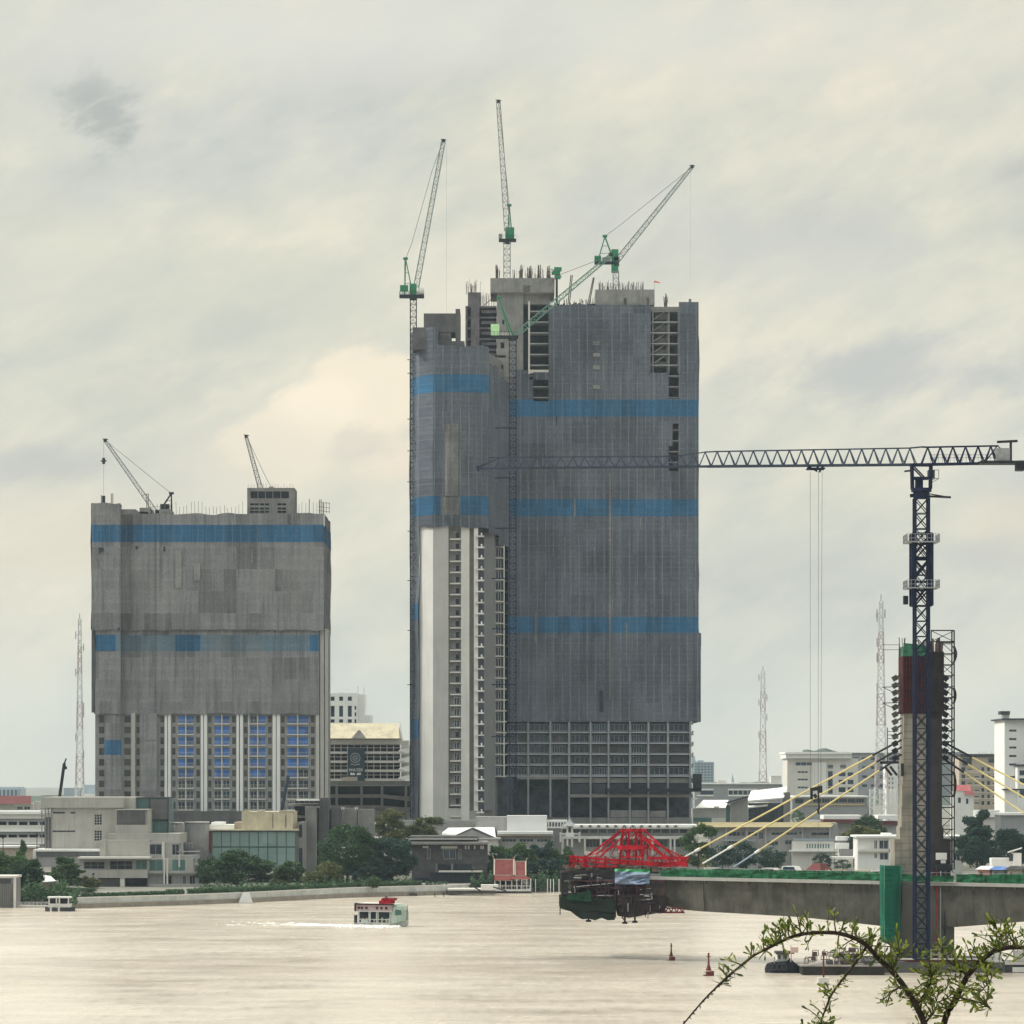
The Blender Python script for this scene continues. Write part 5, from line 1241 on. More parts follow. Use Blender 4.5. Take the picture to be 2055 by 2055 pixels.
# ================================================================ WATERFRONT BUILDINGS
def bthing(name, label, cat, px, d, group=None): return thing(name, label, cat, (X(px, d), d, GZ), group)
def part(root, name, m_, *boxes, d=None):
    if name in ('column', 'fin', 'post', 'picket', 'pilaster', 'wall', 'roof', 'crack', 'aerial') and len(boxes) > 1:
        for q in boxes: part(root, name, m_, q)
        return
    b = MB()
    for x0, y0, x1, y1, dd, dep in boxes: b.pbox(x0, y0, x1, y1, dd, dep)
    return b.build(name, M[m_] if isinstance(m_, str) else m_, root)
def wins(root, name, rects, d, mg, mf, nx=1, nz=1, fw=.12, dep=.12, deep=.14, sill=False):
    """one window object per opening; equal sizes share a mesh"""
    cache = {}
    for (x0, y0, x1, y1) in rects:
        key = (round(x1 - x0, 1), round(y1 - y0, 1)); first = key not in cache
        if first: cache[key] = window_unit(name, M[mg] if isinstance(mg, str) else mg, M[mf], (x1 - x0) * d / F, (y1 - y0) * d / F, nx, nz, fw, dep, sill)
        put(cache[key], root, (X(x0, d), d + deep, Z(y1, d)), first)
def pwall(root, name, m_, x0, y0, x1, y1, d, dep, rects, th=.3):
    """front wall with real openings plus the solid body behind it"""
    b = MB(); b.wall(X(x0, d), X(x1, d), d, d + th, GZ if y1 is None else Z(y1, d), Z(y0, d), [(X(a, d), X(c, d), Z(e, d), Z(b_, d)) for a, b_, c, e in rects])
    zb_ = GZ if y1 is None else Z(y1, d)
    b.box(X(x0, d), X(x1, d), d + th + .6, d + dep, zb_, Z(y0, d) - .02)
    for xa, xb in ((x0, x0), (x1, x1)):
        xx = X(xa, d); b.box(xx - (.25 if xa == x1 else 0), xx + (.25 if xa == x0 else 0), d + th, d + th + .6, zb_, Z(y0, d) - .01)
    b.box(X(x0, d) + .25, X(x1, d) - .25, d + th, d + th + .6, Z(y0, d) - .25, Z(y0, d) - .01)
    return b.build(name, M[m_] if isinstance(m_, str) else m_, root)

# ---- grey stepped complex on the left bank
pg = mat('panelled_render', (.37, .355, .325), .85, .1, .35, streak=.4)
c1_ = bthing('riverside_building', 'large grey stepped building with blank panelled walls left of the round silos', 'building', 200, 850)
d = 862
slits = [(106, 1629, 130, 1633), (141, 1629, 151, 1633), (105.5, 1666.5, 151, 1670), (105, 1703, 150, 1705)]
tall = [(189, 1634, 205, 1656), (189, 1666, 205, 1688)]
pwall(c1_, 'wall', pg, 103, 1600, 247, None, d, 30, slits + tall)
wins(c1_, 'slit_window', slits, d, 'darkin', 'greywall', 5, 1, .06); wins(c1_, 'window', tall, d, 'darkin', 'offwhite', 3, 4, .1)
part(c1_, 'upper_band', pg, (82, 1600, 247.5, 1621, d - .8, 29)); part(c1_, 'block', pg, (247.2, 1600, 270, 1640, d + 2, 25))
part(c1_, 'side_strip', M['conc_dark'], (89, 1640, 103, 1705, d + 4, 10))
tr_ = MB()
for a in (83, 90, 96, 102): tr_.pbox(a, 1621, a + 1.4, 1706, d - .3, .5)
for y in range(1622, 1640, 5): tr_.pbox(81, y, 104, y + 1, d - .35, .5)
tr_.build('open_bay_posts', M['conc'], c1_)
part(c1_, 'glass_block', 'glass_teal', (270, 1601, 336, 1672, d + 6, 16)); part(c1_, 'glass_block_posts', 'gutter', (299, 1601, 303, 1672, d + 5.7, .25), (269, 1600, 337, 1602, d + 5.6, 16.6), (298, 1645, 337, 1648, d + 5.65, .2), (335, 1602, 338, 1672, d + 5.65, 1))
part(c1_, 'screen_wall', M['conc_dark'], (302, 1604, 336, 1644, d + 5, .5))
part(c1_, 'roof_box', M['conc_dark'], (234, 1626, 291, 1655, d - 5, 14)); part(c1_, 'roof_box_frame', pg, (232, 1624, 297, 1626, d - 5.3, 14), (232, 1626, 234, 1672, d - 5.3, 14), (291, 1626, 297, 1670, d - 4.5, 12))
part(c1_, 'middle_block', pg, (231, 1655.3, 296, 1680, d - 5.6, 20), (217, 1673, 360, 1692, d - 6.5, 20))
part(c1_, 'block', pg, (200, 1686, 300, 1722, d - 9, 20), (206, 1684, 212, 1718, d - 9.6, 2)); 
part(c1_, 'low_wing', M['greywall'], (67, 1709, 206, 1740, d - 7, 16)); part(c1_, 'low_roof', 'conc_dark', (70, 1709, 208, 1718, d - 7.4, .3)); part(c1_, 'roof_edge', 'white', (67, 1704.5, 208, 1708.8, d - 7.6, 16))
part(c1_, 'low_wing_end', M['offwhite'], (66, 1706, 72, 1740, d - 7.8, 2))
d = 850
op1 = [(168, 1729, 210, 1744), (220, 1727.5, 266, 1745)]; op2 = [(272, 1726, 295, 1745), (299, 1725, 327, 1748), (345, 1725, 372, 1748)]
up = [(300, 1694, 325, 1715), (345, 1694, 360, 1717)]
gr_ = [(196, 1763, 241, 1784)]; dk_ = [(251, 1763, 296, 1788)]
pwall(c1_, 'river_front', pg, 156, 1722.5, 388, 1758, d, 12, op1 + op2)
wins(c1_, 'window', op1, d, 'darkin', 'greywall', 3, 2, .12); wins(c1_, 'green_window', op2, d, 'glass_teal', 'greywall', 2, 1, .12)
part(c1_, 'balcony_band', pg, (154, 1745.5, 296, 1762, d - 2.2, 2.1)); part(c1_, 'canopy', 'offwhite', (156, 1720, 300, 1723.6, d - 2.6, 14))
pwall(c1_, 'upper_front', M['greywall'], 300, 1690, 362, 1722, d + 3, 8, up); wins(c1_, 'window', up, d + 3, 'darkin', 'greywall', 2, 1)
part(c1_, 'terrace', M['greywall'], (345, 1716, 396, 1724, d + .2, 6), (296, 1748.5, 400, 1753, d - 1.2, 8), (380, 1736, 414, 1774, d + 3, 9), (300, 1774.5, 422, 1783, d - 3, 10), (252, 1784, 424, 1795, d - 4, 11))
part(c1_, 'column', M['offwhite'], (190, 1762, 196, 1795, d - 2, 1), (241, 1762, 250, 1795, d - 2, 1), (328, 1722, 331, 1795, d - 1.6, .6), (334, 1722, 337, 1795, d - 1.6, .6), (358, 1716, 361, 1740, d - .5, .5), (325, 1690, 330, 1722, d + 2.5, .4))
grd = [(330, 1756, 345, 1776), (367, 1756, 373, 1775), (380, 1756, 392, 1779)]
pwall(c1_, 'ground_storey', M['greywall'], 296, 1753.2, 400, 1784, d + .3, 8, grd); wins(c1_, 'window', grd, d + .3, 'darkin', 'greywall', 2, 1)
part(c1_, 'garage_recess', 'shaftin', (196, 1762.2, 296, 1795, d + 1.5, 8)); part(c1_, 'roller_door', 'roof_grey', (197, 1764, 241, 1784, d + .8, .3)); part(c1_, 'low_wall', 'white', (170, 1785, 241, 1792, d - 3, .4))
part(c1_, 'roof_rail', M['steel_grey'], *[(361 + i * 6, 1692, 362 + i * 6, 1703, d + 3, .1) for i in range(5)], (360, 1691, 392, 1692.3, d + 3, .12), (355, 1708, 400, 1710, d + 3, 3))
# ---- silos
si = bthing('silo', 'wide grey round concrete silo, the larger one left of the green glass hall', 'silo', 395, 874)
MB().cyl(X(395, 880), 880, GZ, Z(1651, 880), 24.5 * 880 / F, 40).build('drum', M['conc'], si, True)
MB().cyl(X(395, 880), 880, Z(1651, 880) + .002, Z(1649, 880), 25.3 * 880 / F, 40).build('rim', M['offwhite'], si)
si2 = bthing('silo', 'grey round silo between the teal glass block and the larger silo', 'silo', 345, 884)
MB().cyl(X(350, 888), 888, GZ, Z(1652, 888), 18 * 888 / F, 36).build('drum', M['conc'], si2, True); MB().cyl(X(350, 888), 888, Z(1652, 888) + .002, Z(1650, 888), 18.8 * 888 / F, 36).build('rim', M['offwhite'], si2)
MB().pbox(367.5, 1652, 371, 1676, 884, .5).build('pipe', M['white'], si2)
# ---- green glass hall
gh = bthing('glass_hall', 'low hall clad in pale green glass panels behind the riverside trees', 'building', 508, 880)
d = 880
part(gh, 'body', 'conc', (424, 1667, 597, 1743, d + .5, 22))
rc = [(426 + i * 18.6, y0, 426 + i * 18.6 + 17.8, y1) for i in range(9) for y0, y1 in ((1669, 1699), (1700.5, 1742))]
wins(gh, 'glass_panel', rc, d, 'glass_green', 'glass_teal', 1, 1, .07, .08, .1)
part(gh, 'roof_slab', 'roof_cream', (420, 1664.5, 600, 1667, d - .6, 24)); part(gh, 'brick_end', 'redroof', (414, 1668, 424, 1712, d + .2, 8))
part(gh, 'roof_box', 'roof_cream', (485, 1629, 588, 1664, d + 3, 18), (489, 1626, 500, 1629, d + 3, 4), (516, 1626, 530, 1629, d + 3, 4), (560, 1627, 592, 1630, d + 3, 4)); part(gh, 'roof_sheets', 'roof_white', (420, 1655, 470, 1664.2, d + 4, 12), (424, 1650, 446, 1655, d + 5, 12)); part(gh, 'roof_sheets', 'beige', (470, 1650, 485, 1664.2, d + 5, 12))
part(gh, 'crack', 'gutter', (547, 1633, 548, 1662, d + 2.9, .05), (573, 1636, 574.5, 1660, d + 2.9, .05))
part(gh, 'end_bay', 'conc', (597.5, 1650, 607, 1750, d + 1, 18)); part(gh, 'end_bay_windows', 'darkin', (600, 1655, 606, 1680, d + .85, .1), (600, 1702, 607, 1742, d + .85, .1))
# ---- unfinished concrete frame with tall fins
uf = bthing('concrete_frame', 'unfinished concrete frame with tall fins beside the green glass hall', 'building', 650, 905)
d = 905
part(uf, 'fin', 'conc_dark', (640, 1601, 660, 1755, d, 6)); part(uf, 'fin', 'conc', (612, 1622, 634, 1755, d - 6, 5)); part(uf, 'fin', 'conc_dark', (665, 1622, 684, 1700, d + 2, 4))
part(uf, 'fin', 'conc', (684.5, 1622, 716, 1700, d + 6, 6)); part(uf, 'fin', 'conc', (718, 1624, 750, 1700, d + 5, 6)); part(uf, 'back_wall', 'darkin', (592, 1606, 640, 1750, d + 12, 1), (660.5, 1625, 740, 1700, d + 14, 1))
part(uf, 'slab', 'conc', (575, 1613, 640, 1618, d + 1, 12), (592, 1637, 612, 1641, d + 1, 10), (592, 1655, 612, 1657, d + 1, 10), (612, 1618, 640, 1621.8, d - 5, 16)); part(uf, 'canopy', 'white', (595, 1604, 640, 1607, d - 3, 6))
part(uf, 'edge_posts', 'steel_grey', *[(580 + i * 10, 1600, 581 + i * 10, 1613, d + 1, .15) for i in range(6)], (578, 1606, 640, 1607, d + 1.2, .1))
for i, a in enumerate((688, 715)):
    lp = thing('roof_light', ('left' if i == 0 else 'right') + ' one of two white twin lamps on the unfinished concrete frame', 'lamp', P(a, 1640, d + 3), 'lamps on the concrete frame')
    MB().pbox(a - .5, 1620, a + .5, 1642, d + 3, .15).pbox(a - 2.3, 1618.5, a + 2.3, 1620, d + 3, .2).build('pole', M['steel_grey'], lp); MB().pbox(a - 3, 1620, a - 1, 1624.5, d + 2.8, .4).pbox(a + 1, 1620, a + 3, 1624.5, d + 2.8, .4).build('lamp_head', M['white'], lp)
# ---- hotel-like terrace building with the dark banner
wb = bthing('terraced_building', 'cream roofed building with open balconies and a dark hanging banner between the two towers', 'building', 740, 1150)
d = 1150
rf = MB(); zr0, zr1 = Z(1482, d), Z(1451, d); x0, x1 = X(640, d), X(802, d)
rf.hexa([(x0, d - 2, zr0), (x1, d - 2, zr0), (x1, d + 16, zr0), (x0, d + 16, zr0), (x0, d + 6, zr1), (x1 - .5, d + 6, zr1), (x1 - .5, d + 7, zr1), (x0, d + 7, zr1)])
rf.build('roof', M['roof_cream'], wb)
gbl = MB(); p = [P(707, 1482, d - 2.5), P(733, 1482, d - 2.5), P(721, 1466, d - 2.5)]; gbl.tri(*p); gbl.bar(p[0], p[2], .7); gbl.bar(p[1], p[2], .7)
for (a, b_, c, e_) in ((796, 1484, 802, 1451), (806, 1484, 802, 1451)): gbl.bar(P(a, b_, d + 1), P(c, e_, d + 5), .7)
gbl.build('gable', M['offwhite'], wb)
part(wb, 'wall', 'beige', (640, 1482.3, 800, 1567, d + 5, 18)); part(wb, 'top_band', 'offwhite', (640, 1484, 806, 1494, d, 5.9), (790, 1486, 820, 1494, d + 1, 10))
for k in range(4):
    y = 1494.5 + k * 18.2; part(wb, 'balcony', 'offwhite', (640, y + 13.6, 812, y + 18.1, d - .8, 5.7))
    part(wb, 'window_band', 'darkin', (640, y + 1.6, 803, y + 12.6, d + 3.6, .4))
    pr2 = MB()
    for i in range(13): a = 644 + i * 13.2; pr2.pbox(a, y, a + 1.2, y + 13.5, d - .3, .35)
    pr2.pbox(640, y + 5.6, 805, y + 6.8, d + .3, .3); pr2.build('balcony_posts', M['offwhite'], wb)
    fn = MB(); fn.hexa([P(800, y + 17, d - 1), P(822, y + 17, d + 3), P(822, y + 17, d + 12), P(800, y + 17, d + 12), P(800, y + 11, d - 1), P(822, y + 5, d + 3), P(822, y + 5, d + 12), P(800, y + 11, d + 12)]); fn.build('end_fin', M['white'], wb)
part(wb, 'side_wall', 'white', (805, 1494, 823, 1566, d + 13, 4))
bn_ = MB().pbox(698, 1501, 732, 1567, d - 1.6, .25); banner = bn_.build('banner', mat('slate_banner', (.03, .05, .065), .8, .1), wb)
em = MB(); c = P(713, 1521, d - 1.7); r = 10 * d / F
def ring(mb, c, r0, r1, y, n=28, a0=0, a1=2 * math.pi):
    for i in range(n):
        t0, t1 = a0 + (a1 - a0) * i / n, a0 + (a1 - a0) * (i + 1) / n
        q = [Vector((c.x + math.cos(t) * rr_, y, c.z + math.sin(t) * rr_)) for t, rr_ in ((t0, r0), (t1, r0), (t1, r1), (t0, r1))]
        mb.hexa(q[:1] + q[1:2] + [v + Vector((0, .06, 0)) for v in (q[1], q[0])] + [q[3], q[2]] + [v + Vector((0, .06, 0)) for v in (q[2], q[3])])
ring(em, c, r * .86, r, d - 1.66); ring(em, c, r * .45, r * .56, d - 1.66); 
for i in range(8): t = i * math.pi / 4; em.bar(c + Vector((math.cos(t) * r * .15, 0, math.sin(t) * r * .15)), c + Vector((math.cos(t) * r * .4, 0, math.sin(t) * r * .4)), .16)
em.bar(c + Vector((-r * .9, 0, -r * 1.25)), c + Vector((0, 0, -r * 1.4)), .3); em.bar(c + Vector((0, 0, -r * 1.4)), c + Vector((r * .9, 0, -r * 1.25)), .3)
em.build('banner_emblem', mat('banner_grey_print', (.33, .36, .36), .8, .1), banner)
def text_mesh(txt, name, size, loc, m_, parent, ext=.03, sx=1.0):
    cu = bpy.data.curves.new(name, 'FONT'); cu.body = txt; cu.size = size; cu.extrude = ext; cu.align_x = 'CENTER'; cu.align_y = 'CENTER'
    o = bpy.data.objects.new(name, cu); col.objects.link(o); dg = bpy.context.evaluated_depsgraph_get(); dg.update()
    me = bpy.data.meshes.new_from_object(o.evaluated_get(dg)); col.objects.unlink(o); bpy.data.objects.remove(o)
    for v in me.vertices: x, y, z = v.co; v.co = (x * sx, -z, y)
    me.materials.append(m_); ob = bpy.data.objects.new(name, me); col.objects.link(ob); ob.parent = parent; ob.location = Vector(loc) - root_loc(parent); return ob
bw_ = mat('banner_white_print', (.72, .74, .72), .8, .05)
text_mesh('WATER', 'banner_lettering', 8.3 * d / F, P(714, 1545.5, d - 1.72), bw_, banner, .03, 1.0)
tl = MB()
for x0, x1, y in ((703, 712, 1552), (716, 724, 1552)): tl.pbox(x0, y, x1, y + 3.2, d - 1.7, .06)
for x in (704, 709, 718, 722): tl.pbox(x, 1550, x + 1.2, 1552, d - 1.7, .06)
tl.build('banner_lettering', bw_, banner)
part(wb, 'kiosk', 'beige', (687, 1559, 717, 1567, d - 4, 2))
# parking deck in front of it
pk = bthing('parking_deck', 'grey open parking deck with sloping ramps between the two towers', 'parking garage', 740, 1080)
d = 1080
part(pk, 'parapet', 'conc', (640, 1567, 824, 1576, d, .6))
part(pk, 'slab', 'conc', (640, 1574, 824, 1577, d + .6, 28)); part(pk, 'back_wall', 'darkin', (640, 1577.2, 824, 1640, d + 14, 1))
for k, y in enumerate((1594, 1616)): part(pk, 'parapet', 'conc', (640, y, 765, y + 7, d, .5)); 
for k, y in enumerate((1594, 1616)):
    b = MB(); 
    for n0, n1 in ((0, .5),): b.hexa([P(765, y + 7, d), P(824, y + 14, d), P(824, y + 14, d) + Vector((0, .5, 0)), P(765, y + 7, d) + Vector((0, .5, 0)), P(765, y, d), P(824, y + 6, d), P(824, y + 6, d) + Vector((0, .5, 0)), P(765, y, d) + Vector((0, .5, 0))])
    b.build('ramp', M['conc'], pk); part(pk, 'slab', 'conc', (640, y + 5, 824, y + 6.8, d + .7, 13))
for a in (640, 673, 723, 764, 812): part(pk, 'column', 'conc', (a, 1576, a + 5, 1650, d - .2, .9))
part(pk, 'end_wall', 'greywall', (750, 1624, 824, 1650, d + 1, 10)); part(pk, 'window_band', 'darkin', (765, 1630, 812, 1636, d + .9, .05))
# white block behind
wt = bthing('white_block', 'white apartment block with square dark windows rising behind the cream roofed building', 'building', 700, 1400)
d = 1400
rc = [(a, y0, a + 9, y1) for a in (663, 680, 697.5) for y0, y1 in ((1397.5, 1407), (1416, 1439), (1443, 1451))] + [(711, y, 715.5, y + 9) for y in (1416, 1429, 1443)]
pwall(wt, 'wall', 'white', 640, 1391, 717, 1470, d, 20, rc); wins(wt, 'window', rc, d, 'glass', 'white', 1, 1, .15, .12, .3)
part(wt, 'wall', 'white', (717.3, 1393, 732, 1470, d + 4, 18), (732.3, 1435, 746, 1470, d + 6, 14)); part(wt, 'roof_box', 'offwhite', (674, 1389, 690, 1391, d + 2, 6))
part(wt, 'mast', 'steel_grey', (718, 1377, 718.8, 1393, d + 5, .3), (730, 1379, 730.8, 1393, d + 5, .3))

# ---- dark timber river house
dh = bthing('river_house', 'dark brick two storey house on the far bank right of the big green trees', 'house', 885, 880)
d = 882
up = [(857, 1703, 864, 1724), (889, 1704, 915, 1724), (920, 1704, 926, 1724)]; lw = [(879, 1734, 905, 1747), (910, 1733.5, 947, 1747)]
pwall(dh, 'wall', 'brick_dark', 826, 1695, 978, None, d, 18, up + lw)
wins(dh, 'window', up, d, 'glass', 'greywall', 2, 1, .14); wins(dh, 'window', lw, d, 'darkin', 'gutter', 3, 1)
part(dh, 'roof', 'conc', (816, 1690, 978, 1694.8, d - 2.6, 22)); part(dh, 'roof', 'conc_dark', (822, 1678, 957, 1683, d + 2, 16), (824, 1683.2, 960, 1689.8, d + 3, 14)); part(dh, 'upper_trim', 'offwhite', (820, 1683.1, 958, 1684.6, d + 1, .8))
part(dh, 'clerestory', 'offwhite', *[(a, 1697, a + 3, 1704, d - .12, .1) for a in (933, 939, 951, 964, 968)], (848, 1698, 860, 1702, d - .1, .08), (885, 1698, 918, 1703, d - .1, .08))
part(dh, 'pilaster', 'conc', (874, 1733, 877.5, 1750, d - .3, .3), (905.5, 1733, 909, 1748, d - .3, .3))
part(dh, 'porch', mat('navy_slats', (.022, .03, .045), .8, .3, 1.5), (862, 1751, 969, 1780, d - 4, 3.5), (832, 1762, 861, 1782, d - 2, 1.6)); part(dh, 'porch_roof', 'offwhite', (880, 1748, 968, 1750.6, d - 5, 4.8))
b = MB()
for i in range(27): b.pbox(864 + i * 4, 1752, 865.2 + i * 4, 1780, d - 4.12, .1)
b.build('porch_slats', M['gutter'], dh)
# ---- pier walls and steps in front
st = bthing('landing_stage', 'pale concrete landing stage in front of the dark house', 'jetty', 930, 850)
part(st, 'deck', 'offwhite', (898, 1783.5, 996, 1787, 848, 7), (965, 1776, 1000, 1784, 849, 5)); part(st, 'skirt', 'conc_dark', (899, 1787.2, 995, 1794, 848.8, 6)); b = MB(); b.bar(P(945, 1776, 847), P(968, 1790, 846), .3); b.bar(P(990, 1780, 847), P(1016, 1788, 846), .3); b.build('gangway', M['steel_dark'], st)
# ---- thai pavilion with two red roofs
pvn = bthing('river_pavilion', 'small river pavilion with two steep red tiled roofs and white posts', 'pavilion', 1028, 870)
d = 866
def thai_roof(x0, x1, yt, ym, yb_, ye, nm='roof'):
    b = MB(); a0_, a1_ = X(x0, d), X(x1, d); zt, zm, zbt = Z(yt, d), Z(ym, d), Z(yb_, d)
    b.hexa([(a0_, d - 1.2, zm), (a1_, d - 1.2, zm), (a1_, d + 6.2, zm), (a0_, d + 6.2, zm), (a0_, d + 2.2, zt), (a1_, d + 2.2, zt), (a1_, d + 2.8, zt), (a0_, d + 2.8, zt)])
    b.hexa([(a0_ - ye, d - 3, zbt), (a1_ + ye, d - 3, zbt), (a1_ + ye, d + 8, zbt), (a0_ - ye, d + 8, zbt), (a0_, d - 1.3, zm - .05), (a1_, d - 1.3, zm - .05), (a1_, d + 6.3, zm - .05), (a0_, d + 6.3, zm - .05)])
    o = b.build(nm, M['redroof'], pvn)
    f = MB()
    for xx in (a0_, a1_):
        f.bar((xx, d - 1.3, zm), (xx, d + 2.5, zt + .1), .35); f.bar((xx, d + 6.3, zm), (xx, d + 2.5, zt + .1), .35)
        s_ = -1 if xx == a0_ else 1; f.bar((xx, d + 2.5, zt), (xx + s_ * .3, d + 2.5, zt + .9), .22); f.bar((xx + s_ * .3, d + 2.5, zt + .9), (xx + s_ * .75, d + 2.5, zt + 1.3), .12)
    f.bar((a0_, d + 2.5, zt + .1), (a1_, d + 2.5, zt + .1), .3); f.bar((a0_, d - 1.35, zm), (a1_, d - 1.35, zm), .2)
    f.build('roof_finials', M['beige'], o)
thai_roof(992, 1031, 1726, 1756, 1766, .1); thai_roof(1034, 1055, 1730, 1757, 1764, 1.2)
b = MB()
for a in (992, 1003, 1014, 1026, 1036, 1046, 1056, 1064): b.pbox(a, 1763, a + 2, 1790, d - 2, .3); b.pbox(a, 1763, a + 2, 1790, d + 6, .3)
b.build('post', M['white'], pvn); part(pvn, 'floor', 'offwhite', (986, 1785, 1066, 1788.5, d - 3, 11)); part(pvn, 'float', 'gutter', (1036, 1788.7, 1066, 1794, d - 3, 10), (990, 1790, 1034, 1793, d - 2.6, 8)); part(pvn, 'railing', 'offwhite', (990, 1777, 1064, 1778.5, d - 2.2, .1), *[(990 + i * 6, 1778.5, 990.8 + i * 6, 1785, d - 2.2, .1) for i in range(13)]); part(pvn, 'under_roof_shade', 'conc_dark', (996, 1768, 1050, 1785, d + 3, .2))  # last panel is added, its dark colour stands for shade under the roofs
# ---- white low halls in the middle
wh = bthing('white_hall', 'low white roofed hall with a large blank white box behind the palm bank', 'building', 1030, 940)
d = 940
part(wh, 'box', mat('blank_white_panel', (.58, .58, .57), .6, .05, .2), (1017, 1637, 1098, 1668, d, 14)); part(wh, 'box_side', 'greywall', (955, 1639, 1016.7, 1668, d + 2, 12), (800, 1646, 956, 1666, d + 14, 4))
part(wh, 'roof', 'roof_white', (998, 1668.5, 1110, 1674, d - 8, 18)); part(wh, 'eave', 'beige', (998, 1674.2, 1110, 1677.5, d - 7.7, 17)); part(wh, 'wall', 'greywall', (996, 1677.8, 1112, 1705, d - 6, 10)); wins(wh, 'window', [(1007 + i * 35, 1683, 1036 + i * 35, 1690) for i in range(3)], d - 6, 'glass', 'offwhite', 4, 1, .1, .1, -.12)
part(wh, 'gallery', 'white', (1098.5, 1646, 1138, 1650, d + 3, 8), (1098.5, 1659, 1138, 1662, d + 3, 8), *[(1100 + i * 6, 1650, 1102.3 + i * 6, 1659, d + 3, .5) for i in range(7)]); part(wh, 'gallery_back', 'glass_green', (1098.5, 1650, 1138, 1659, d + 5, .3))
# grey gabled house
gh2 = bthing('gabled_house', 'grey gabled house with white roof behind the dark brick house', 'house', 945, 930)
d = 930
b = MB(); b.hexa([P(888, 1670, d + 8), P(990, 1670, d + 8), P(995, 1681, d + 2), P(885, 1681, d + 2), P(900, 1661, d + 10), P(992, 1660, d + 10), P(992, 1660, d + 12), P(900, 1661, d + 12)]); b.build('roof', M['roof_white'], gh2)
b = MB(); zc, zm = Z(1684, d), Z(1662, d); b.hexa([(X(896, d), d, zc), (X(1002, d), d, zc), (X(1002, d), d + 10, zc), (X(896, d), d + 10, zc), (X(946, d), d + .4, zm), (X(950, d), d + .4, zm), (X(950, d), d + 10, zm), (X(946, d), d + 10, zm)]); b.build('roof', M['conc_dark'], gh2)
b = MB(); b.tri(P(912, 1680, d - .3), P(982, 1680, d - .3), P(947, 1665, d - .3)); b.build('gable', M['greywall'], gh2)
part(gh2, 'wall', 'offwhite', (905, 1684.3, 1000, 1715, d + .5, 9)); part(gh2, 'cornice', 'offwhite', (894, 1681, 1005, 1684.2, d - .4, 10)); part(gh2, 'window', 'glass', (966, 1690, 976, 1706, d + .4, .08)) 
# long hall with ridge vents, spire pavilion
lh = bthing('long_hall', 'long white roofed hall with a row of small roof vents behind the red form traveller', 'building', 1260, 945)
d = 945
part(lh, 'roof', 'roof_white', (1128, 1655, 1400, 1659, d - 2, 16)); part(lh, 'eave', 'offwhite', (1128, 1659.3, 1402, 1663, d - 2.5, 16))
vn = MB()
for i in range(12): a = 1167 + i * 17.2; vn.hexa([P(a - 4, 1659, d - 2.8), P(a + 4, 1659, d - 2.8), P(a + 4, 1659, d + 2), P(a - 4, 1659, d + 2), P(a - 1, 1656.2, d - 2.6), P(a + 1, 1656.2, d - 2.6), P(a + 1, 1656.2, d + 2), P(a - 1, 1656.2, d + 2)])
vn.build('roof_vents', M['gutter'], lh)
rc = [(1130 + i * 18, 1664, 1145 + i * 18, 1672) for i in range(14)]; pwall(lh, 'wall', 'greywall', 1128, 1663.2, 1398, None, d, 14, rc); wins(lh, 'window', rc, d, 'glass', 'greywall', 5, 1, .08)
part(lh, 'band', 'offwhite', (1128, 1678, 1398, 1683.5, d - 2.6, 2.5)); rc2 = [(1176 + i * 34, 1685, 1203 + i * 34, 1700) for i in range(6)]; wins(lh, 'ground_window', rc2, d, 'glass', 'greywall', 4, 1, .1, .1, -.12)
for a in (1128, 1172, 1204, 1240, 1274, 1308, 1344, 1352, 1388): part(lh, 'column', 'offwhite', (a, 1678, a + 3.5, 1715, d - 3, .5))
sp = bthing('spire_gatehouse', 'small white gatehouse with a pointed grey spire left of the red form traveller', 'gatehouse', 1143, 925)
d = 925
b = MB(); zz = [1657, 1654, 1650, 1645, 1637]; rr2 = [13, 9.5, 5.5, 2.6, .3]
for k in range(4): 
    q0, q1 = rr2[k] * d / F, rr2[k + 1] * d / F; c = X(1143, d); b.hexa([(c - q0, d - q0, Z(zz[k], d)), (c + q0, d - q0, Z(zz[k], d)), (c + q0, d + q0, Z(zz[k], d)), (c - q0, d + q0, Z(zz[k], d)), (c - q1, d - q1, Z(zz[k + 1], d)), (c + q1, d - q1, Z(zz[k + 1], d)), (c + q1, d + q1, Z(zz[k + 1], d)), (c - q1, d + q1, Z(zz[k + 1], d))])
b.build('spire', M['roof_grey'], sp); part(sp, 'post', 'offwhite', (1137, 1657.3, 1140.5, 1700, d - 1, .5), (1146, 1657.3, 1150, 1700, d - 1, .5), (1123, 1670, 1127, 1690, d - 1, .5), (1161, 1670, 1165, 1690, d - 1, .5), (1127.1, 1672, 1160.9, 1675, d - .9, .4)); part(sp, 'sign_panel', 'white', (1135, 1671, 1152, 1680, d - 1.4, .3)); part(sp, 'room', 'conc_dark', (1140.8, 1658, 1145.8, 1671, d - .5, 1))

# ---- far left low buildings
fl1 = bthing('warehouse', 'long white striped low warehouse at the left edge behind the trees', 'warehouse', 40, 960)
d = 960
for y0, y1, mm, o_ in ((1628, 1634, 'roof_white', 0), (1634.2, 1643, 'offwhite', .5), (1643.2, 1649, 'roof_grey', 1.0), (1656, 1664, 'offwhite', .4), (1664.2, 1669, 'roof_white', 0), (1669.2, 1675, 'roof_grey', .8), (1681, 1690, 'offwhite', .5), (1690.2, 1694, 'roof_white', 0)):
    part(fl1, 'wall_band' if 'roof' not in mm else 'roof_band', mm, (-60, y0, 92, y1, d + o_, 20 - o_))
part(fl1, 'window_band', 'darkin', (-60, 1649.2, 92, 1655.8, d + 2, 18), (-60, 1675.2, 92, 1680.8, d + 2, 18)); part(fl1, 'wall', 'greywall', (-60, 1694.2, 92, 1740, d + 1, 18))
b = MB()
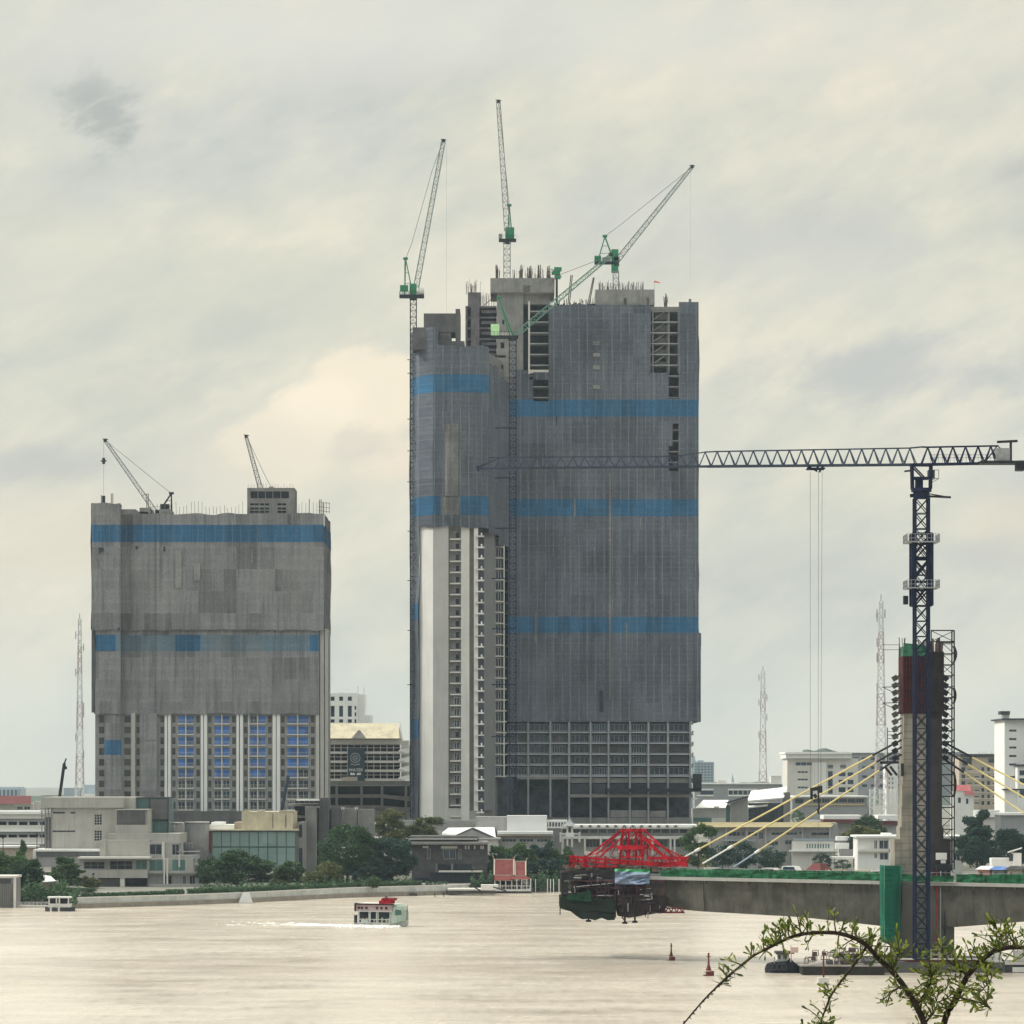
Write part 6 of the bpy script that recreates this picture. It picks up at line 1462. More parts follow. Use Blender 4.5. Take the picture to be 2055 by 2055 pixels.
for y in (1649.2, 1675.2):
    for i in range(7): b.pbox(-50 + i * 21, y, -46 + i * 21, y + 6.5, d + 1.6, .5)
b.build('band_posts', M['offwhite'], fl1)
fc_ = bthing('low_shed', 'low shed with pale cream sagging roof in front of the striped warehouse', 'shed', 30, 925)
part(fc_, 'roof', 'roof_white', (-60, 1697, 72, 1701, 920, 8)); part(fc_, 'wall', 'beige', (-60, 1701.2, 70, 1740, 921, 8))
fr2 = bthing('red_roof_house', 'house with long brown red roof and white walls at the far left', 'house', 30, 1250)
d = 1250
b = MB(); b.hexa([P(-50, 1613, d - 3), P(62, 1613, d - 3), P(62, 1613, d + 9), P(-50, 1613, d + 9), P(-50, 1597, d + 2), P(63, 1597, d + 2), P(63, 1597, d + 4), P(-50, 1597, d + 4)]); b.build('roof', M['brownroof'], fr2)
rc = [(34, 1618, 45, 1625), (48, 1618, 61, 1625)]; pwall(fr2, 'wall', 'offwhite', -40, 1611, 66, None, d, 8, rc); wins(fr2, 'window', rc, d, 'glass', 'white', 2, 1); part(fr2, 'porch_roof', 'roof_white', (26, 1611.5, 66, 1614, d - 2, 2)); part(fr2, 'annex', 'offwhite', (66, 1608, 82, 1640, d + 4, 6))
far = bthing('far_tower_block', 'distant hazy grey office slab at the far left horizon', 'building', 20, 3600)
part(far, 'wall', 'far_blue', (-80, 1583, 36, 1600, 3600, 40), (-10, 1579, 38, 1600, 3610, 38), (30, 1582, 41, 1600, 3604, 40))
b = MB()
for i in range(14): b.pbox(-74 + i * 8, 1585, -70 + i * 8, 1598, 3599.5, .6)
b.build('window_strip', M['glass'], far)
fr3 = bthing('far_shed_roof', 'distant pale building with white curved roof edge left of the shorter tower', 'building', 150, 1700)
d = 1700
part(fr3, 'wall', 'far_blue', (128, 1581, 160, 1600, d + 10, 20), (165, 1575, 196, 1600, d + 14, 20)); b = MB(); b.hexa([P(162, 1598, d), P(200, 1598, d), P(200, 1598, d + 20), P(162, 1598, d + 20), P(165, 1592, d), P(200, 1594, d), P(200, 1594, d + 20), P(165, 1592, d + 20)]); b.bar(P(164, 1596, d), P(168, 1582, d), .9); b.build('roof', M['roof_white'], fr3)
# riverside boat shed and hoarding at the left edge
bs = bthing('boat_shed', 'tall grey corrugated shed on the water at the left edge', 'shed', 14, 772)
d = 768
part(bs, 'wall', 'conc', (-60, 1762, 31, 1822, d, 8)); b = MB()
for i in range(24): b.pbox(-58 + i * 3.7, 1773, -56.8 + i * 3.7, 1822, d - .12, .1)
b.build('corrugation', M['conc_dark'], bs); part(bs, 'roof_rim', 'offwhite', (-60, 1757.5, 32, 1761.8, d - .3, 9), (27, 1762, 32, 1824, d - .25, .24)); part(bs, 'vent_band', 'gutter', (-60, 1764, 22, 1773, d - .14, .1)); part(bs, 'float', 'offwhite', (-60, 1822.3, 36, 1828, d - 1, 10), ); part(bs, 'hull', 'gutter', (-60, 1828.2, 30, 1832, d, 8))
jt_ = bthing('floating_jetty', 'long white railed floating jetty leading to the moored boat at left', 'jetty', 60, 770)
part(jt_, 'deck', 'offwhite', (32, 1818, 96, 1821, 770, 3)); part(jt_, 'pontoon', 'gutter', (34, 1821.3, 94, 1826, 770.5, 2)); part(jt_, 'rail', 'white', (32, 1810, 98, 1811, 770, .1), (32, 1813.5, 98, 1814.3, 770, .1), *[(34 + i * 8, 1810, 35 + i * 8, 1818, 770, .1) for i in range(8)])
hd = bthing('small_house', 'little house with white gable roof behind the bank hedge at left', 'house', 95, 812)
d = 815
part(hd, 'wall', 'beige', (56, 1778, 84, 1815, d, 6), (84.3, 1772, 98, 1815, d + .5, 5)); part(hd, 'wall', 'greywall', (98.3, 1768, 112, 1805, d + 1, 5)); b = MB(); b.hexa([P(80, 1770, d - 1), P(112, 1768, d - 1), P(112, 1768, d + 7), P(80, 1770, d + 7), P(88, 1756, d + 2), P(102, 1758, d + 2), P(102, 1758, d + 4), P(88, 1756, d + 4)]); b.build('roof', M['roof_white'], hd); part(hd, 'window', 'glass', (100, 1776, 106, 1792, d + .9, .08))
fe = bthing('picket_fence', 'white picket fence between the corrugated shed and the little house', 'fence', 44, 800)
part(fe, 'picket', 'offwhite', *[(33 + i * 2.2, 1797, 34.2 + i * 2.2, 1812, 800, .08) for i in range(10)], (32, 1800, 55, 1801, 800.1, .08))
for a, y0 in ((6, 1682), (74, 1676), (187, 1755)):
    l_ = bthing('street_lamp', {6: 'thin dark lamp post above the trees at the left edge', 74: 'lamp post with round head in front of the striped warehouse', 187: 'short thin pole between the stepped building and the trees'}[a], 'lamp post', a, 856 if a < 100 else 838)
    dd = 856 if a < 100 else 838
    MB().pbox(a - .6, y0, a + .6, 1785, dd, .2).build('pole', M['steel_dark'], l_); b = MB(); b.pbox(a - 2, y0 - 2.5, a + 2, y0 + 1, dd - .1, .4); b.build('lamp_head', M['steel_dark'], l_)
tcr = bthing('truck_crane', 'dark telescopic truck crane boom rising behind the grey stepped building', 'mobile crane', 114, 900)
MB().bar(P(114, 1640, 905), P(129, 1532, 905), .75).build('boom', M['steel_dark'], tcr); b = MB(); b.bar(P(129, 1532, 905), P(133, 1522, 905), .35); b.bar(P(131, 1530, 905), P(132, 1543, 905), .12); b.pbox(130, 1538, 134, 1544, 905, .5); b.build('hook_block', M['steel_dark'], tcr)
MB().pbox(96, 1660, 128, 1690, 903, 3).pbox(96, 1640, 120, 1660, 904, 2.5).build('chassis', M['steel_dark'], tcr)
tcr2 = bthing('truck_crane', 'grey blue telescopic boom leaning in front of the shorter tower lower windows', 'mobile crane', 562, 960)
MB().bar(P(560, 1655, 960), P(579, 1556, 960), .8).build('boom', M['navy_light'], tcr2); MB().pbox(552, 1655, 580, 1690, 958, 3).build('chassis', M['navy_light'], tcr2)
# ================================================================ RIGHT BANK CITY beyond the bridge
inst_b = bthing('white_institution', 'broad white office block with overhanging flat roof behind the left stay cables', 'building', 1660, 1350)
d = 1350
rc = [(1596, 1529, 1630, 1537), (1600, 1547, 1622, 1552), (1600, 1562, 1622, 1567), (1600, 1578, 1622, 1583)]
tall = [(1660, 1534, 1673, 1543), (1685, 1534, 1699, 1543), (1661, 1547, 1672, 1594)]
pan = [(1682, 1549, 1698, 1559), (1700, 1549, 1714, 1559), (1682, 1564, 1698, 1575), (1700, 1564, 1714, 1575), (1682, 1579, 1698, 1591), (1700, 1579, 1714, 1591)]
pwall(inst_b, 'wall', 'offwhite', 1580, 1522, 1722, 1597, d, 24, rc + tall + pan)
wins(inst_b, 'window', rc, d, 'glass', 'white', 3, 1, .15); wins(inst_b, 'window', tall, d, 'glass', 'white', 1, 3, .15); wins(inst_b, 'window', pan, d, 'glass', 'white', 1, 1, .2)
part(inst_b, 'roof', 'roof_white', (1576, 1509, 1710, 1513, d - 3, 30)); part(inst_b, 'cornice', 'white', (1577, 1513.3, 1709, 1521.8, d - 2, 27)); part(inst_b, 'panel', 'white', (1630.5, 1530, 1658, 1597, d - .6, .55))
for a in (1634, 1641, 1648): part(inst_b, 'pilaster', 'offwhite', (a, 1530, a + 1.2, 1597, d - .9, .28))
gb_ = bthing('grey_block', 'hazy blue grey block rising behind the white office block', 'building', 1760, 1900)
part(gb_, 'wall', 'roof_grey', (1702, 1512, 1860, 1600, 1900, 30), (1855, 1509, 1932, 1600, 1920, 30)); part(gb_, 'parapet', 'conc', (1701, 1510.5, 1861, 1512, 1899, 31)); b = MB()
for i in range(8):
    for k in range(4): b.pbox(1712 + i * 18, 1520 + k * 18, 1722 + i * 18, 1525 + k * 18, 1899.8, .3)
b.build('window_strip', M['glass'], gb_)
fs = bthing('white_slab_house', 'narrow bright white house wall left of the bridge pylon', 'building', 1790, 1300)
rc = [(1783 + i * 7, 1560 + k * 9, 1786 + i * 7, 1565 + k * 9) for i in range(2) for k in range(3)]
pwall(fs, 'wall', 'white', 1779, 1532, 1802, None, 1300, 12, rc); wins(fs, 'window', rc, 1300, 'glass', 'white', 1, 1, .1)
# long low blocks
lg = bthing('long_grey_block', 'long low grey office with white ribbon stripes right of the tall tower', 'building', 1480, 1500)
d = 1500
part(lg, 'wall', 'roof_grey', (1394, 1574, 1580, 1625, d, 20)); part(lg, 'roof', 'roof_white', (1400, 1571.5, 1576, 1573.8, d - 1, 22)); part(lg, 'ribbon', 'white', (1405, 1583, 1432, 1586, d - .4, .35), (1461, 1583, 1520, 1586, d - .4, .35), (1398, 1595, 1432, 1598, d - .4, .35), (1461, 1595, 1505, 1598, d - .4, .35), (1576, 1570, 1581, 1600, d - .5, 5))
part(lg, 'window_band', 'glass', (1461, 1586.5, 1520, 1594.5, d - .15, .1), (1406, 1586.5, 1431, 1594.5, d - .15, .1)); part(lg, 'mullions', 'white', *[(1461 + i * 9.8, 1586.5, 1462 + i * 9.8, 1594.5, d - .25, .08) for i in range(6)]); part(lg, 'roof_box', 'conc_light', (1547, 1557, 1568, 1571, d + 3, 8), (1440, 1566, 1458, 1571, d + 3, 6))
wr = bthing('white_canopy_hall', 'dark glazed hall under a big tilted white roof slab left of the stay cables', 'building', 1550, 1150)
d = 1150
b = MB(); b.hexa([P(1500, 1610, d - 3), P(1573, 1602, d - 3), P(1580, 1581, d + 6), P(1507, 1589, d + 6), P(1500, 1606.5, d - 3), P(1573, 1600, d - 3), P(1580, 1579, d + 6), P(1507, 1587, d + 6)]); b.build('roof', M['roof_white'], wr)
b = MB(); b.hexa([P(1501, 1622, d - 2), P(1540, 1618, d - 2), P(1545, 1611, d + 4), P(1501, 1613, d + 4), P(1501, 1619.5, d - 2), P(1540, 1616, d - 2), P(1545, 1609, d + 4), P(1503, 1611, d + 4)]); b.build('roof', M['roof_white'], wr)
part(wr, 'glazing', 'glass', (1502, 1611.5, 1572, 1650, d, 8)); part(wr, 'wall', 'conc', (1572.5, 1590, 1586, 1650, d - 1, 10)); part(wr, 'mullions', 'gutter', *[(1502 + i * 9, 1622, 1502.8 + i * 9, 1650, d - .3, .25) for i in range(8)], (1502, 1632, 1572, 1633, d - .32, .25))
gw = bthing('grey_wedge_hall', 'grey hall with slanting roof line beside the tilted white roof', 'building', 1480, 1130)
d = 1130
b = MB(); b.hexa([P(1466, 1652, d), P(1501, 1652, d), P(1501, 1652, d + 10), P(1466, 1652, d + 10), P(1466, 1612, d), P(1501, 1601, d), P(1501, 1601, d + 10), P(1466, 1612, d + 10)]); b.build('wall', M['greywall'], gw)
b = MB(); b.hexa([P(1453, 1615, d - 1.5), P(1502, 1600, d - 1.5), P(1502, 1600, d + 11), P(1453, 1615, d + 11), P(1453, 1611, d - 1.5), P(1500, 1597, d - 1.5), P(1500, 1597, d + 11), P(1453, 1611, d + 11)]); b.build('roof', M['gutter'], gw); part(gw, 'glazing', 'glass_teal', (1456.5, 1616, 1465.5, 1652, d + .3, 8))
lh2 = bthing('pale_roof_hall', 'low grey hall with bright white roof close right of the tall tower foot', 'building', 1420, 1120)
d = 1120
b = MB(); b.hexa([P(1396, 1622, d), P(1456, 1622, d), P(1462, 1607, d + 14), P(1412, 1607, d + 14), P(1396, 1620.5, d), P(1456, 1620.5, d), P(1462, 1605.5, d + 14), P(1412, 1605.5, d + 14)]); b.build('roof', M['roof_white'], lh2)
part(lh2, 'wall', 'greywall', (1390, 1622.3, 1457, None and 0 or 1655, d + .5, 13)); part(lh2, 'window_band', 'glass_teal', (1392, 1641, 1428, 1649, d + .35, .1)); part(lh2, 'box', 'offwhite', (1429, 1642, 1456, 1650, d - 2, 2.4), (1433, 1618, 1443, 1621, d - .4, 2)); b = MB(); b.hexa([P(1385, 1606, d - 1), P(1402, 1603, d - 1), P(1402, 1603, d + 12), P(1385, 1606, d + 12), P(1385, 1603, d - 1), P(1398, 1600.5, d - 1), P(1398, 1600.5, d + 12), P(1385, 1603, d + 12)]); b.build('roof', M['roof_white'], lh2)
# yellow roofed school block
yb = bthing('yellow_roof_block', 'long two storey house with pale yellow roof behind the left stay cables', 'building', 1550, 985)
d = 985
b = MB(); b.hexa([P(1399, 1660, d - 2), P(1668, 1660, d - 2), P(1668, 1660, d + 12), P(1399, 1660, d + 12), P(1402, 1650, d + 3), P(1678, 1650, d + 3), P(1678, 1650, d + 5), P(1402, 1650, d + 5)]); b.build('roof', M['roof_yellow'], yb)
rc = [(1462, 1669, 1486, 1678), (1487.5, 1669, 1495, 1678), (1501, 1669, 1520, 1678), (1523, 1670, 1532, 1684), (1548, 1670, 1575, 1676), (1578, 1670, 1600, 1676), (1604, 1669, 1612, 1674), (1628, 1670, 1664, 1677), (1575, 1686, 1600, 1695), (1540, 1688, 1562, 1697), (1462, 1684, 1480, 1692)]
pwall(yb, 'wall', 'greywall', 1430, 1660.3, 1676, None, d, 10, rc); wins(yb, 'window', rc, d, 'glass', 'greywall', 3, 1, .12); part(yb, 'column', 'conc_light', *[(a, 1660.5, a + 3, 1720, d - .6, .5) for a in (1456, 1497, 1535, 1609, 1664)])
part(yb, 'awning', mat('blue_grey_awning', (.30, .34, .38), .7, .1), (1450, 1685, 1515, 1688, d - 3, 2.4), (1592, 1683, 1686, 1688, d - 4, 3.4)); rc = [(1618 + i * 5.4, 1693, 1622 + i * 5.4, 1703) for i in range(9)]
pwall(yb, 'front_wing', 'offwhite', 1590, 1688.4, 1674, None, d - 4, 3, rc, .2); wins(yb, 'window', rc, d - 4, 'glass_teal', 'white', 1, 1, .1); part(yb, 'awning', 'white', (1585, 1706, 1688, 1709, d - 6, 2)); part(yb, 'gable_end', 'greywall', (1669, 1652, 1681, 1668, d + 1, 8))
# warehouse rows
w1_ = bthing('glazed_warehouse', 'long warehouse with white roof edge and clerestory glazing under the white office block', 'warehouse', 1680, 1240)
d = 1240
part(w1_, 'roof', 'roof_white', (1592, 1597, 1742, 1600, d - 2, 20)); rc = [(1632 + i * 17.2, 1603, 1648 + i * 17.2, 1611) for i in range(6)]; pwall(w1_, 'wall', 'roof_grey', 1590, 1600.3, 1740, 1640, d, 16, rc); wins(w1_, 'window', rc, d, 'glass', 'greywall', 3, 1, .12); part(w1_, 'window', 'glass', (1596, 1604, 1612, 1612, d - .1, .08)); part(w1_, 'eave', 'roof_yellow', (1612, 1613, 1736, 1616, d - 2, 1.9)); part(w1_, 'lower_wall', 'roof_grey', (1604, 1616.2, 1752, 1645, d - 1.5, 1.4))
w2_ = bthing('red_fascia_shed', 'low shed with white roof and dull red fascia left of the pylon', 'shed', 1700, 1180)
d = 1180
part(w2_, 'roof', 'roof_white', (1653, 1636, 1730, 1644, d, 14), (1762, 1636, 1802, 1644, d, 14)); part(w2_, 'fascia', 'brownroof', (1652, 1644.3, 1732, 1652, d - .3, 10), (1732, 1648, 1802, 1656, d + 1, 10)); part(w2_, 'wall', 'greywall', (1656, 1652.3, 1800, 1700, d + 2, 8))
# white small house by the pylon, continued on its right
w3_ = bthing('white_villa', 'white flat roofed two storey villa partly hidden by the bridge pylon', 'house', 1760, 930)
d = 930
rc = [(1754, 1686, 1761, 1704), (1764, 1686, 1783, 1704), (1754, 1712, 1761, 1723), (1765, 1711, 1783, 1726), (1913, 1684, 1928, 1701), (1913, 1711, 1927, 1727)]
pwall(w3_, 'wall', 'white', 1721, 1681, 1932, None, d, 12, rc); wins(w3_, 'window', rc, d, 'glass', 'white', 2, 1, .14); part(w3_, 'roof', 'roof_white', (1718, 1677, 1936, 1680.8, d - 2, 16), (1772, 1672, 1790, 1677, d + 2, 6)); part(w3_, 'band', 'offwhite', (1722, 1704.5, 1786, 1709, d - 1.4, 1.3), (1905, 1704.5, 1932, 1710, d - 1.4, 1.3)); part(w3_, 'column', 'white', (1928, 1681, 1932.5, 1745, d - 1.4, .6), (1784, 1681, 1787, 1745, d - 1.4, .6))
b5 = bthing('white_shed', 'tiny bright white shed roofs between the yellow roofed house and the villa', 'shed', 1700, 950)
part(b5, 'roof', 'roof_white', (1680, 1679, 1706, 1687, 950, 5), (1677, 1692, 1704, 1704, 946, 3)); part(b5, 'wall', 'offwhite', (1684, 1687.2, 1704, 1720, 951, 4)); part(b5, 'wall', 'greywall', (1686, 1705, 1720, 1718, 945, 4)); part(b5, 'porch', 'white', (1667, 1719, 1736, 1723, 938, 4)); part(b5, 'post', 'offwhite', *[(1669 + i * 10, 1723.2, 1671 + i * 10, 1740, 938.2, .3) for i in range(7)]); part(b5, 'porch_back', 'glass', (1712, 1723.4, 1734, 1740, 941, .2))
# right edge tall white block
tb_ = bthing('white_tower_block', 'tall white tower block with a column of slit windows at the right edge', 'building', 2050, 1180)
d = 1180
rc = [(2025, y, 2040, y + 4.5) for y in (1464, 1481, 1498, 1515, 1532, 1557)]
pwall(tb_, 'wall', 'white', 2016, 1445, 2140, None, d, 25, rc); wins(tb_, 'window', rc, d, 'glass', 'greywall', 2, 1, .1); part(tb_, 'roof', 'gutter', (2012, 1441.5, 2142, 1444.8, d - 2, 29)); part(tb_, 'tank', 'white', (2014, 1434, 2026, 1441, d + 3, 5)); part(tb_, 'tank_cap', 'gutter', (2008, 1427, 2027, 1433.8, d + 2, 6)); part(tb_, 'annex', 'white', (2042, 1538, 2140, 1650, d - 6, 5.9), (2016, 1586, 2041.8, 1650, d - 5, 4.9)); part(tb_, 'annex_roof', 'gutter', (2040, 1534, 2142, 1537.8, d - 7, 7), (2015, 1583, 2056, 1585.8, d - 6, 5)); part(tb_, 'annex_window', 'glass', (2046, 1546, 2140, 1556, d - 6.1, .09), (2046, 1562, 2140, 1572, d - 6.1, .09), (2046, 1586, 2140, 1600, d - 6.1, .09))
ab = bthing('beige_apartments', 'beige apartment block with dark parapet and small paired windows right of the pylon', 'building', 1970, 1240)
d = 1240
rc = []
for k, y in enumerate((1539, 1554, 1567, 1581, 1594, 1607)):
    rc += [(1929, y, 1938, y + 9), (1969, y, 1976, y + 9), (1980.5, y, 1987.5, y + 9), (1941, y + 3, 1952, y + 6.5), (1955, y + 3, 1966, y + 6.5), (1991, y + 3, 2002, y + 6.5), (2004, y + 3, 2014, y + 6.5)]
pwall(ab, 'wall', 'beige', 1925, 1519, 2018, None, d, 18, rc); wins(ab, 'window', rc, d, 'glass', 'offwhite', 1, 1, .1)
part(ab, 'parapet', 'gutter', (1928, 1513, 2018, 1518.8, d - .6, 18)); part(ab, 'top_storey', 'glass', (1932, 1521, 1950, 1536, d - .3, .25), (1984, 1522, 2014, 1530, d - .3, .25)); part(ab, 'floor_band', 'offwhite', *[(1925, y - 5, 2018, y - 3.6, d - .25, .2) for y in (1554, 1567, 1581, 1594, 1607)]); part(ab, 'aerial', 'steel_grey', *[(a, 1508, a + .7, 1513, d + 2, .2) for a in (1965, 1972, 1978, 1990)])
rh = bthing('red_roof_villa', 'white house with small pink red hipped roof right of the pylon', 'house', 1935, 1120)
d = 1120
b = MB(); b.hexa([P(1912, 1587, d), P(1950, 1587, d), P(1950, 1587, d + 8), P(1912, 1587, d + 8), P(1918, 1575, d + 2), P(1946, 1575, d + 2), P(1946, 1575, d + 5), P(1918, 1575, d + 5)]); b.hexa([P(1936, 1594, d - 1), P(1956, 1596, d - 1), P(1956, 1596, d + 5), P(1936, 1594, d + 5), P(1936, 1586.5, d - .5), P(1952, 1588, d - .5), P(1952, 1588, d + 5), P(1936, 1586.5, d + 5)]); b.build('roof', mat('pink_red_tiles', (.42, .13, .13), .8, .15, .8), rh); rc = [(1922, 1600, 1929, 1612), (1938, 1602, 1944, 1614)]
pwall(rh, 'wall', 'white', 1914, 1596.5, 1954, None, d, 8, rc); wins(rh, 'window', rc, d, 'glass', 'white'); part(rh, 'upper_wall', 'white', (1914, 1587.3, 1940, 1596.3, d + .2, 7))
gr3 = bthing('grey_flat_block', 'plain grey flat roofed block behind the dark trees at the right edge', 'building', 2040, 1010)
part(gr3, 'wall', 'roof_grey', (2008, 1636, 2140, 1720, 1010, 12)); part(gr3, 'roof', 'roof_white', (2006, 1631, 2142, 1635.8, 1009, 14)); part(gr3, 'roof', 'roof_white', (1962, 1626, 2006, 1640, 1040, 10)); part(gr3, 'wall', 'offwhite', (1964, 1640.2, 2004, 1720, 1041, 8))
kio = bthing('white_gate_house', 'small white house with sloping roof above the bridge railing at the right edge', 'house', 2040, 900)
d = 900
b = MB(); b.hexa([P(2022, 1712, d - 1), P(2051, 1703, d - 1), P(2051, 1703, d + 5), P(2022, 1712, d + 5), P(2022, 1709, d - 1), P(2051, 1700, d - 1), P(2051, 1700, d + 5), P(2022, 1709, d + 5)]); b.build('roof', M['roof_white'], kio); part(kio, 'wall', 'white', (2034, 1712, 2050, 1745, d, 4), (1990, 1722, 2034, 1745, d + 1, 4)); part(kio, 'window', 'glass', (2025, 1713, 2033, 1728, d + .5, .1))
# distant skyline
sk = bthing('distant_tower_block', 'hazy blue apartment tower on the horizon right of the tall tower', 'building', 1420, 3800)
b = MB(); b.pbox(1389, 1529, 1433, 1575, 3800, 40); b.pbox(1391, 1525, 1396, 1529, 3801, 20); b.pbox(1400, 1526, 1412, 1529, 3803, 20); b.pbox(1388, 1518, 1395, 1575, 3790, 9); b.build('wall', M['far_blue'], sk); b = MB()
for i in range(6):
    for k in range(7): b.pbox(1394 + i * 6.5, 1532 + k * 5.5, 1398 + i * 6.5, 1534.5 + k * 5.5, 3799.4, .5)
b.build('window', M['glass'], sk)
pg_ = bthing('distant_pagoda', 'faint pointed pagoda on the horizon right of the tall tower', 'pagoda', 1470, 3600)
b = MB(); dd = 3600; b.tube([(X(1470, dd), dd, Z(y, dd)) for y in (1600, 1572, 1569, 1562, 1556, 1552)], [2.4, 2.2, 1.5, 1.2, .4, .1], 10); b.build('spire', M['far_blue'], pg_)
def hill(name, pts, d, dep=200, m_='far'):
    b = MB(); n = len(pts)
    for (a, ya), (c, yc) in zip(pts, pts[1:]):
        b.hexa([(X(a, d), d, GZ), (X(c, d), d, GZ), (X(c, d), d + dep, GZ), (X(a, d), d + dep, GZ), (X(a, d), d + dep * .3, Z(ya, d)), (X(c, d), d + dep * .3, Z(yc, d)), (X(c, d), d + dep * .6, Z(yc, d)), (X(a, d), d + dep * .6, Z(ya, d))])
    o = b.build(name, mat('far_woods', (.09, .11, .09), .95, .3, .02), None); tag(o, kind='structure')
hill('far_hill', [(1628, 1528), (1632, 1503), (1645, 1506), (1660, 1504), (1668, 1500), (1680, 1504), (1700, 1510), (1740, 1512), (1800, 1512), (1850, 1516), (1930, 1520)], 3300)
hill('far_woodland', [(2000, 1590), (2300, 1586), (2700, 1590), (3300, 1588)], 2400, 100)
hill('far_woodland', [(1385, 1575), (1410, 1571), (1440, 1572), (1446, 1568), (1458, 1569), (1462, 1574), (1486, 1572), (1500, 1570), (1512, 1571), (1530, 1569), (1550, 1570), (1580, 1572)], 2600, 100)
hill('far_woodland', [(-1500, 1598), (-600, 1601), (-200, 1600), (60, 1598), (80, 1596), (130, 1597), (200, 1597), (700, 1597), (850, 1597), (1000, 1590)], 2400, 100)

# ================================================================ RADIO MASTS
def radio_mast(label, px, y0, y1, d, wt, wb, rows=()):
    r = thing('radio_mast', label, 'radio mast', (X(px, d), d, GZ), 'lattice radio masts on the skyline')
    yb_ = GZ; zt = Z(y0, d); L = zt - yb_
    nseg = 8; mats_ = ['mast_red', 'mast_white']
    for k in range(nseg):
        t0, t1 = k / nseg, (k + 1) / nseg; w0, w1_ = [(wb + (wt - wb) * (t ** .55)) * d / F for t in (t0, t1)]
        MB().lattice((X(px, d), d, yb_ + L * t0), (X(px, d), d, yb_ + L * t1), w0, 4.2, .36, .15, Vector((1, 0, 0)), w1_, cross=True).build('mast_section', M[mats_[k % 2]], r)
    b = MB(); b.bar((X(px, d), d, zt), (X(px, d), d, zt + 2.5), .3)
    for (y, s_) in rows:
        zz = Z(y, d); b.bar((X(px + s_ * 3, d), d, zz), (X(px + s_ * 8, d), d, zz), .2); b.bar((X(px + s_ * 8, d), d, zz - 1.6), (X(px + s_ * 8, d), d, zz + 1.8), .35)
    b.build('antennas', M['steel_grey'], r)
    return r
M['mast_red'] = mat('haze_paled_red_mast', (.52, .45, .44), .7, .15); M['mast_white'] = mat('white_mast', (.66, .66, .65), .7, .1)  # red is paled, distance haze put into the colour
radio_mast('hazy lattice radio mast left of the shorter tower', 160, 1242, 1590, 1500, 5, 24, [(1275, -1), (1300, 1), (1418, 1), (1432, 1), (1514, 1), (1480, -1), (1350, -1)])
radio_mast('red and white lattice radio mast between the tall tower and the stay cables', 1531, 1347, 1575, 1700, 7, 24, [(1400, 1), (1440, 1), (1410, -1), (1475, -1), (1360, -1)])
radio_mast('tall red and white lattice radio mast just left of the bridge pylon', 1768, 1206, 1600, 1300, 7, 38, [(1232, -1), (1232, 1), (1240, -1), (1320, -1), (1290, -1), (1400, -1), (1420, 1), (1380, -1)])
r = bthing('lattice_frame', 'white lattice pylon frames of a substation between the stay cables and the pylon', 'lattice frame', 1760, 1210)
b = MB()
for a in (1750, 1770, 1792): b.lattice((X(a, 1210), 1210, Z(1640, 1210)), (X(a, 1210), 1210, Z(1584, 1210)), 1.6, 2.0, .16, .09)
b.bar(P(1750, 1586, 1210), P(1792, 1598, 1210), .2); b.bar(P(1750, 1600, 1210), P(1792, 1612, 1210), .2); b.bar(P(1745, 1620, 1210), P(1800, 1620, 1210), .25); b.build('frame', M['white'], r)

# ================================================================ TREES
LEAF = [leaf_mat('leaf_dark', (.007, .024, .015), (.055, .115, .045)), leaf_mat('leaf_mid', (.013, .04, .017), (.085, .155, .05)), leaf_mat('leaf_olive', (.035, .05, .018), (.15, .165, .06)), leaf_mat('leaf_bluegreen', (.008, .028, .026), (.038, .085, .062))]
_crowns = {}
def crown_mesh(kind, seed, lobes, n, leaf, m_):
    """leaf clumps scattered through several overlapping lobes"""
    key = (kind, seed)
    if key in _crowns: return _crowns[key]
    rd_ = random.Random(seed * 7 + len(kind)); v = []; f = []
    for L in lobes:
        cx, cy, cz, rx, ry, rz, share = L
        for _ in range(int(n * share)):
            th = rd_.uniform(0, 2 * math.pi); cp_ = rd_.uniform(-.65, 1); sp_ = math.sqrt(max(0, 1 - cp_ * cp_)); rr_ = rd_.uniform(.55, 1.02) ** .6
            p = Vector((cx + rx * sp_ * math.cos(th) * rr_, cy + ry * sp_ * math.sin(th) * rr_, cz + rz * cp_ * rr_))
            k = noise.noise(p * 5.5 + Vector((seed, 0, 0)))
            if k < -.12 and rd_.random() < .8: continue
            p *= 1 + noise.noise(p * 3 + Vector((seed, 5, 0))) * .14
            for _q in range(2):
                s_ = leaf * rd_.uniform(.5, 1.3); q = p + Vector((rd_.gauss(0, leaf * .8), rd_.gauss(0, leaf * .8), rd_.gauss(0, leaf * .6)))
                a = Vector((rd_.gauss(0, 1), rd_.gauss(0, 1), rd_.gauss(0, .5))).normalized(); b = a.orthogonal().normalized(); b.rotate(__import__('mathutils').Quaternion(a, rd_.uniform(0, 6.28)))
                i = len(v); v += [q - a * s_, q + b * s_ * .55, q + a * s_, q - b * s_ * .55]; f.append((i, i + 1, i + 2, i + 3))
    me = bpy.data.meshes.new('crown'); me.from_pydata([tuple(x) for x in v], [], f); me.materials.append(m_)
    _crowns[key] = me; return me
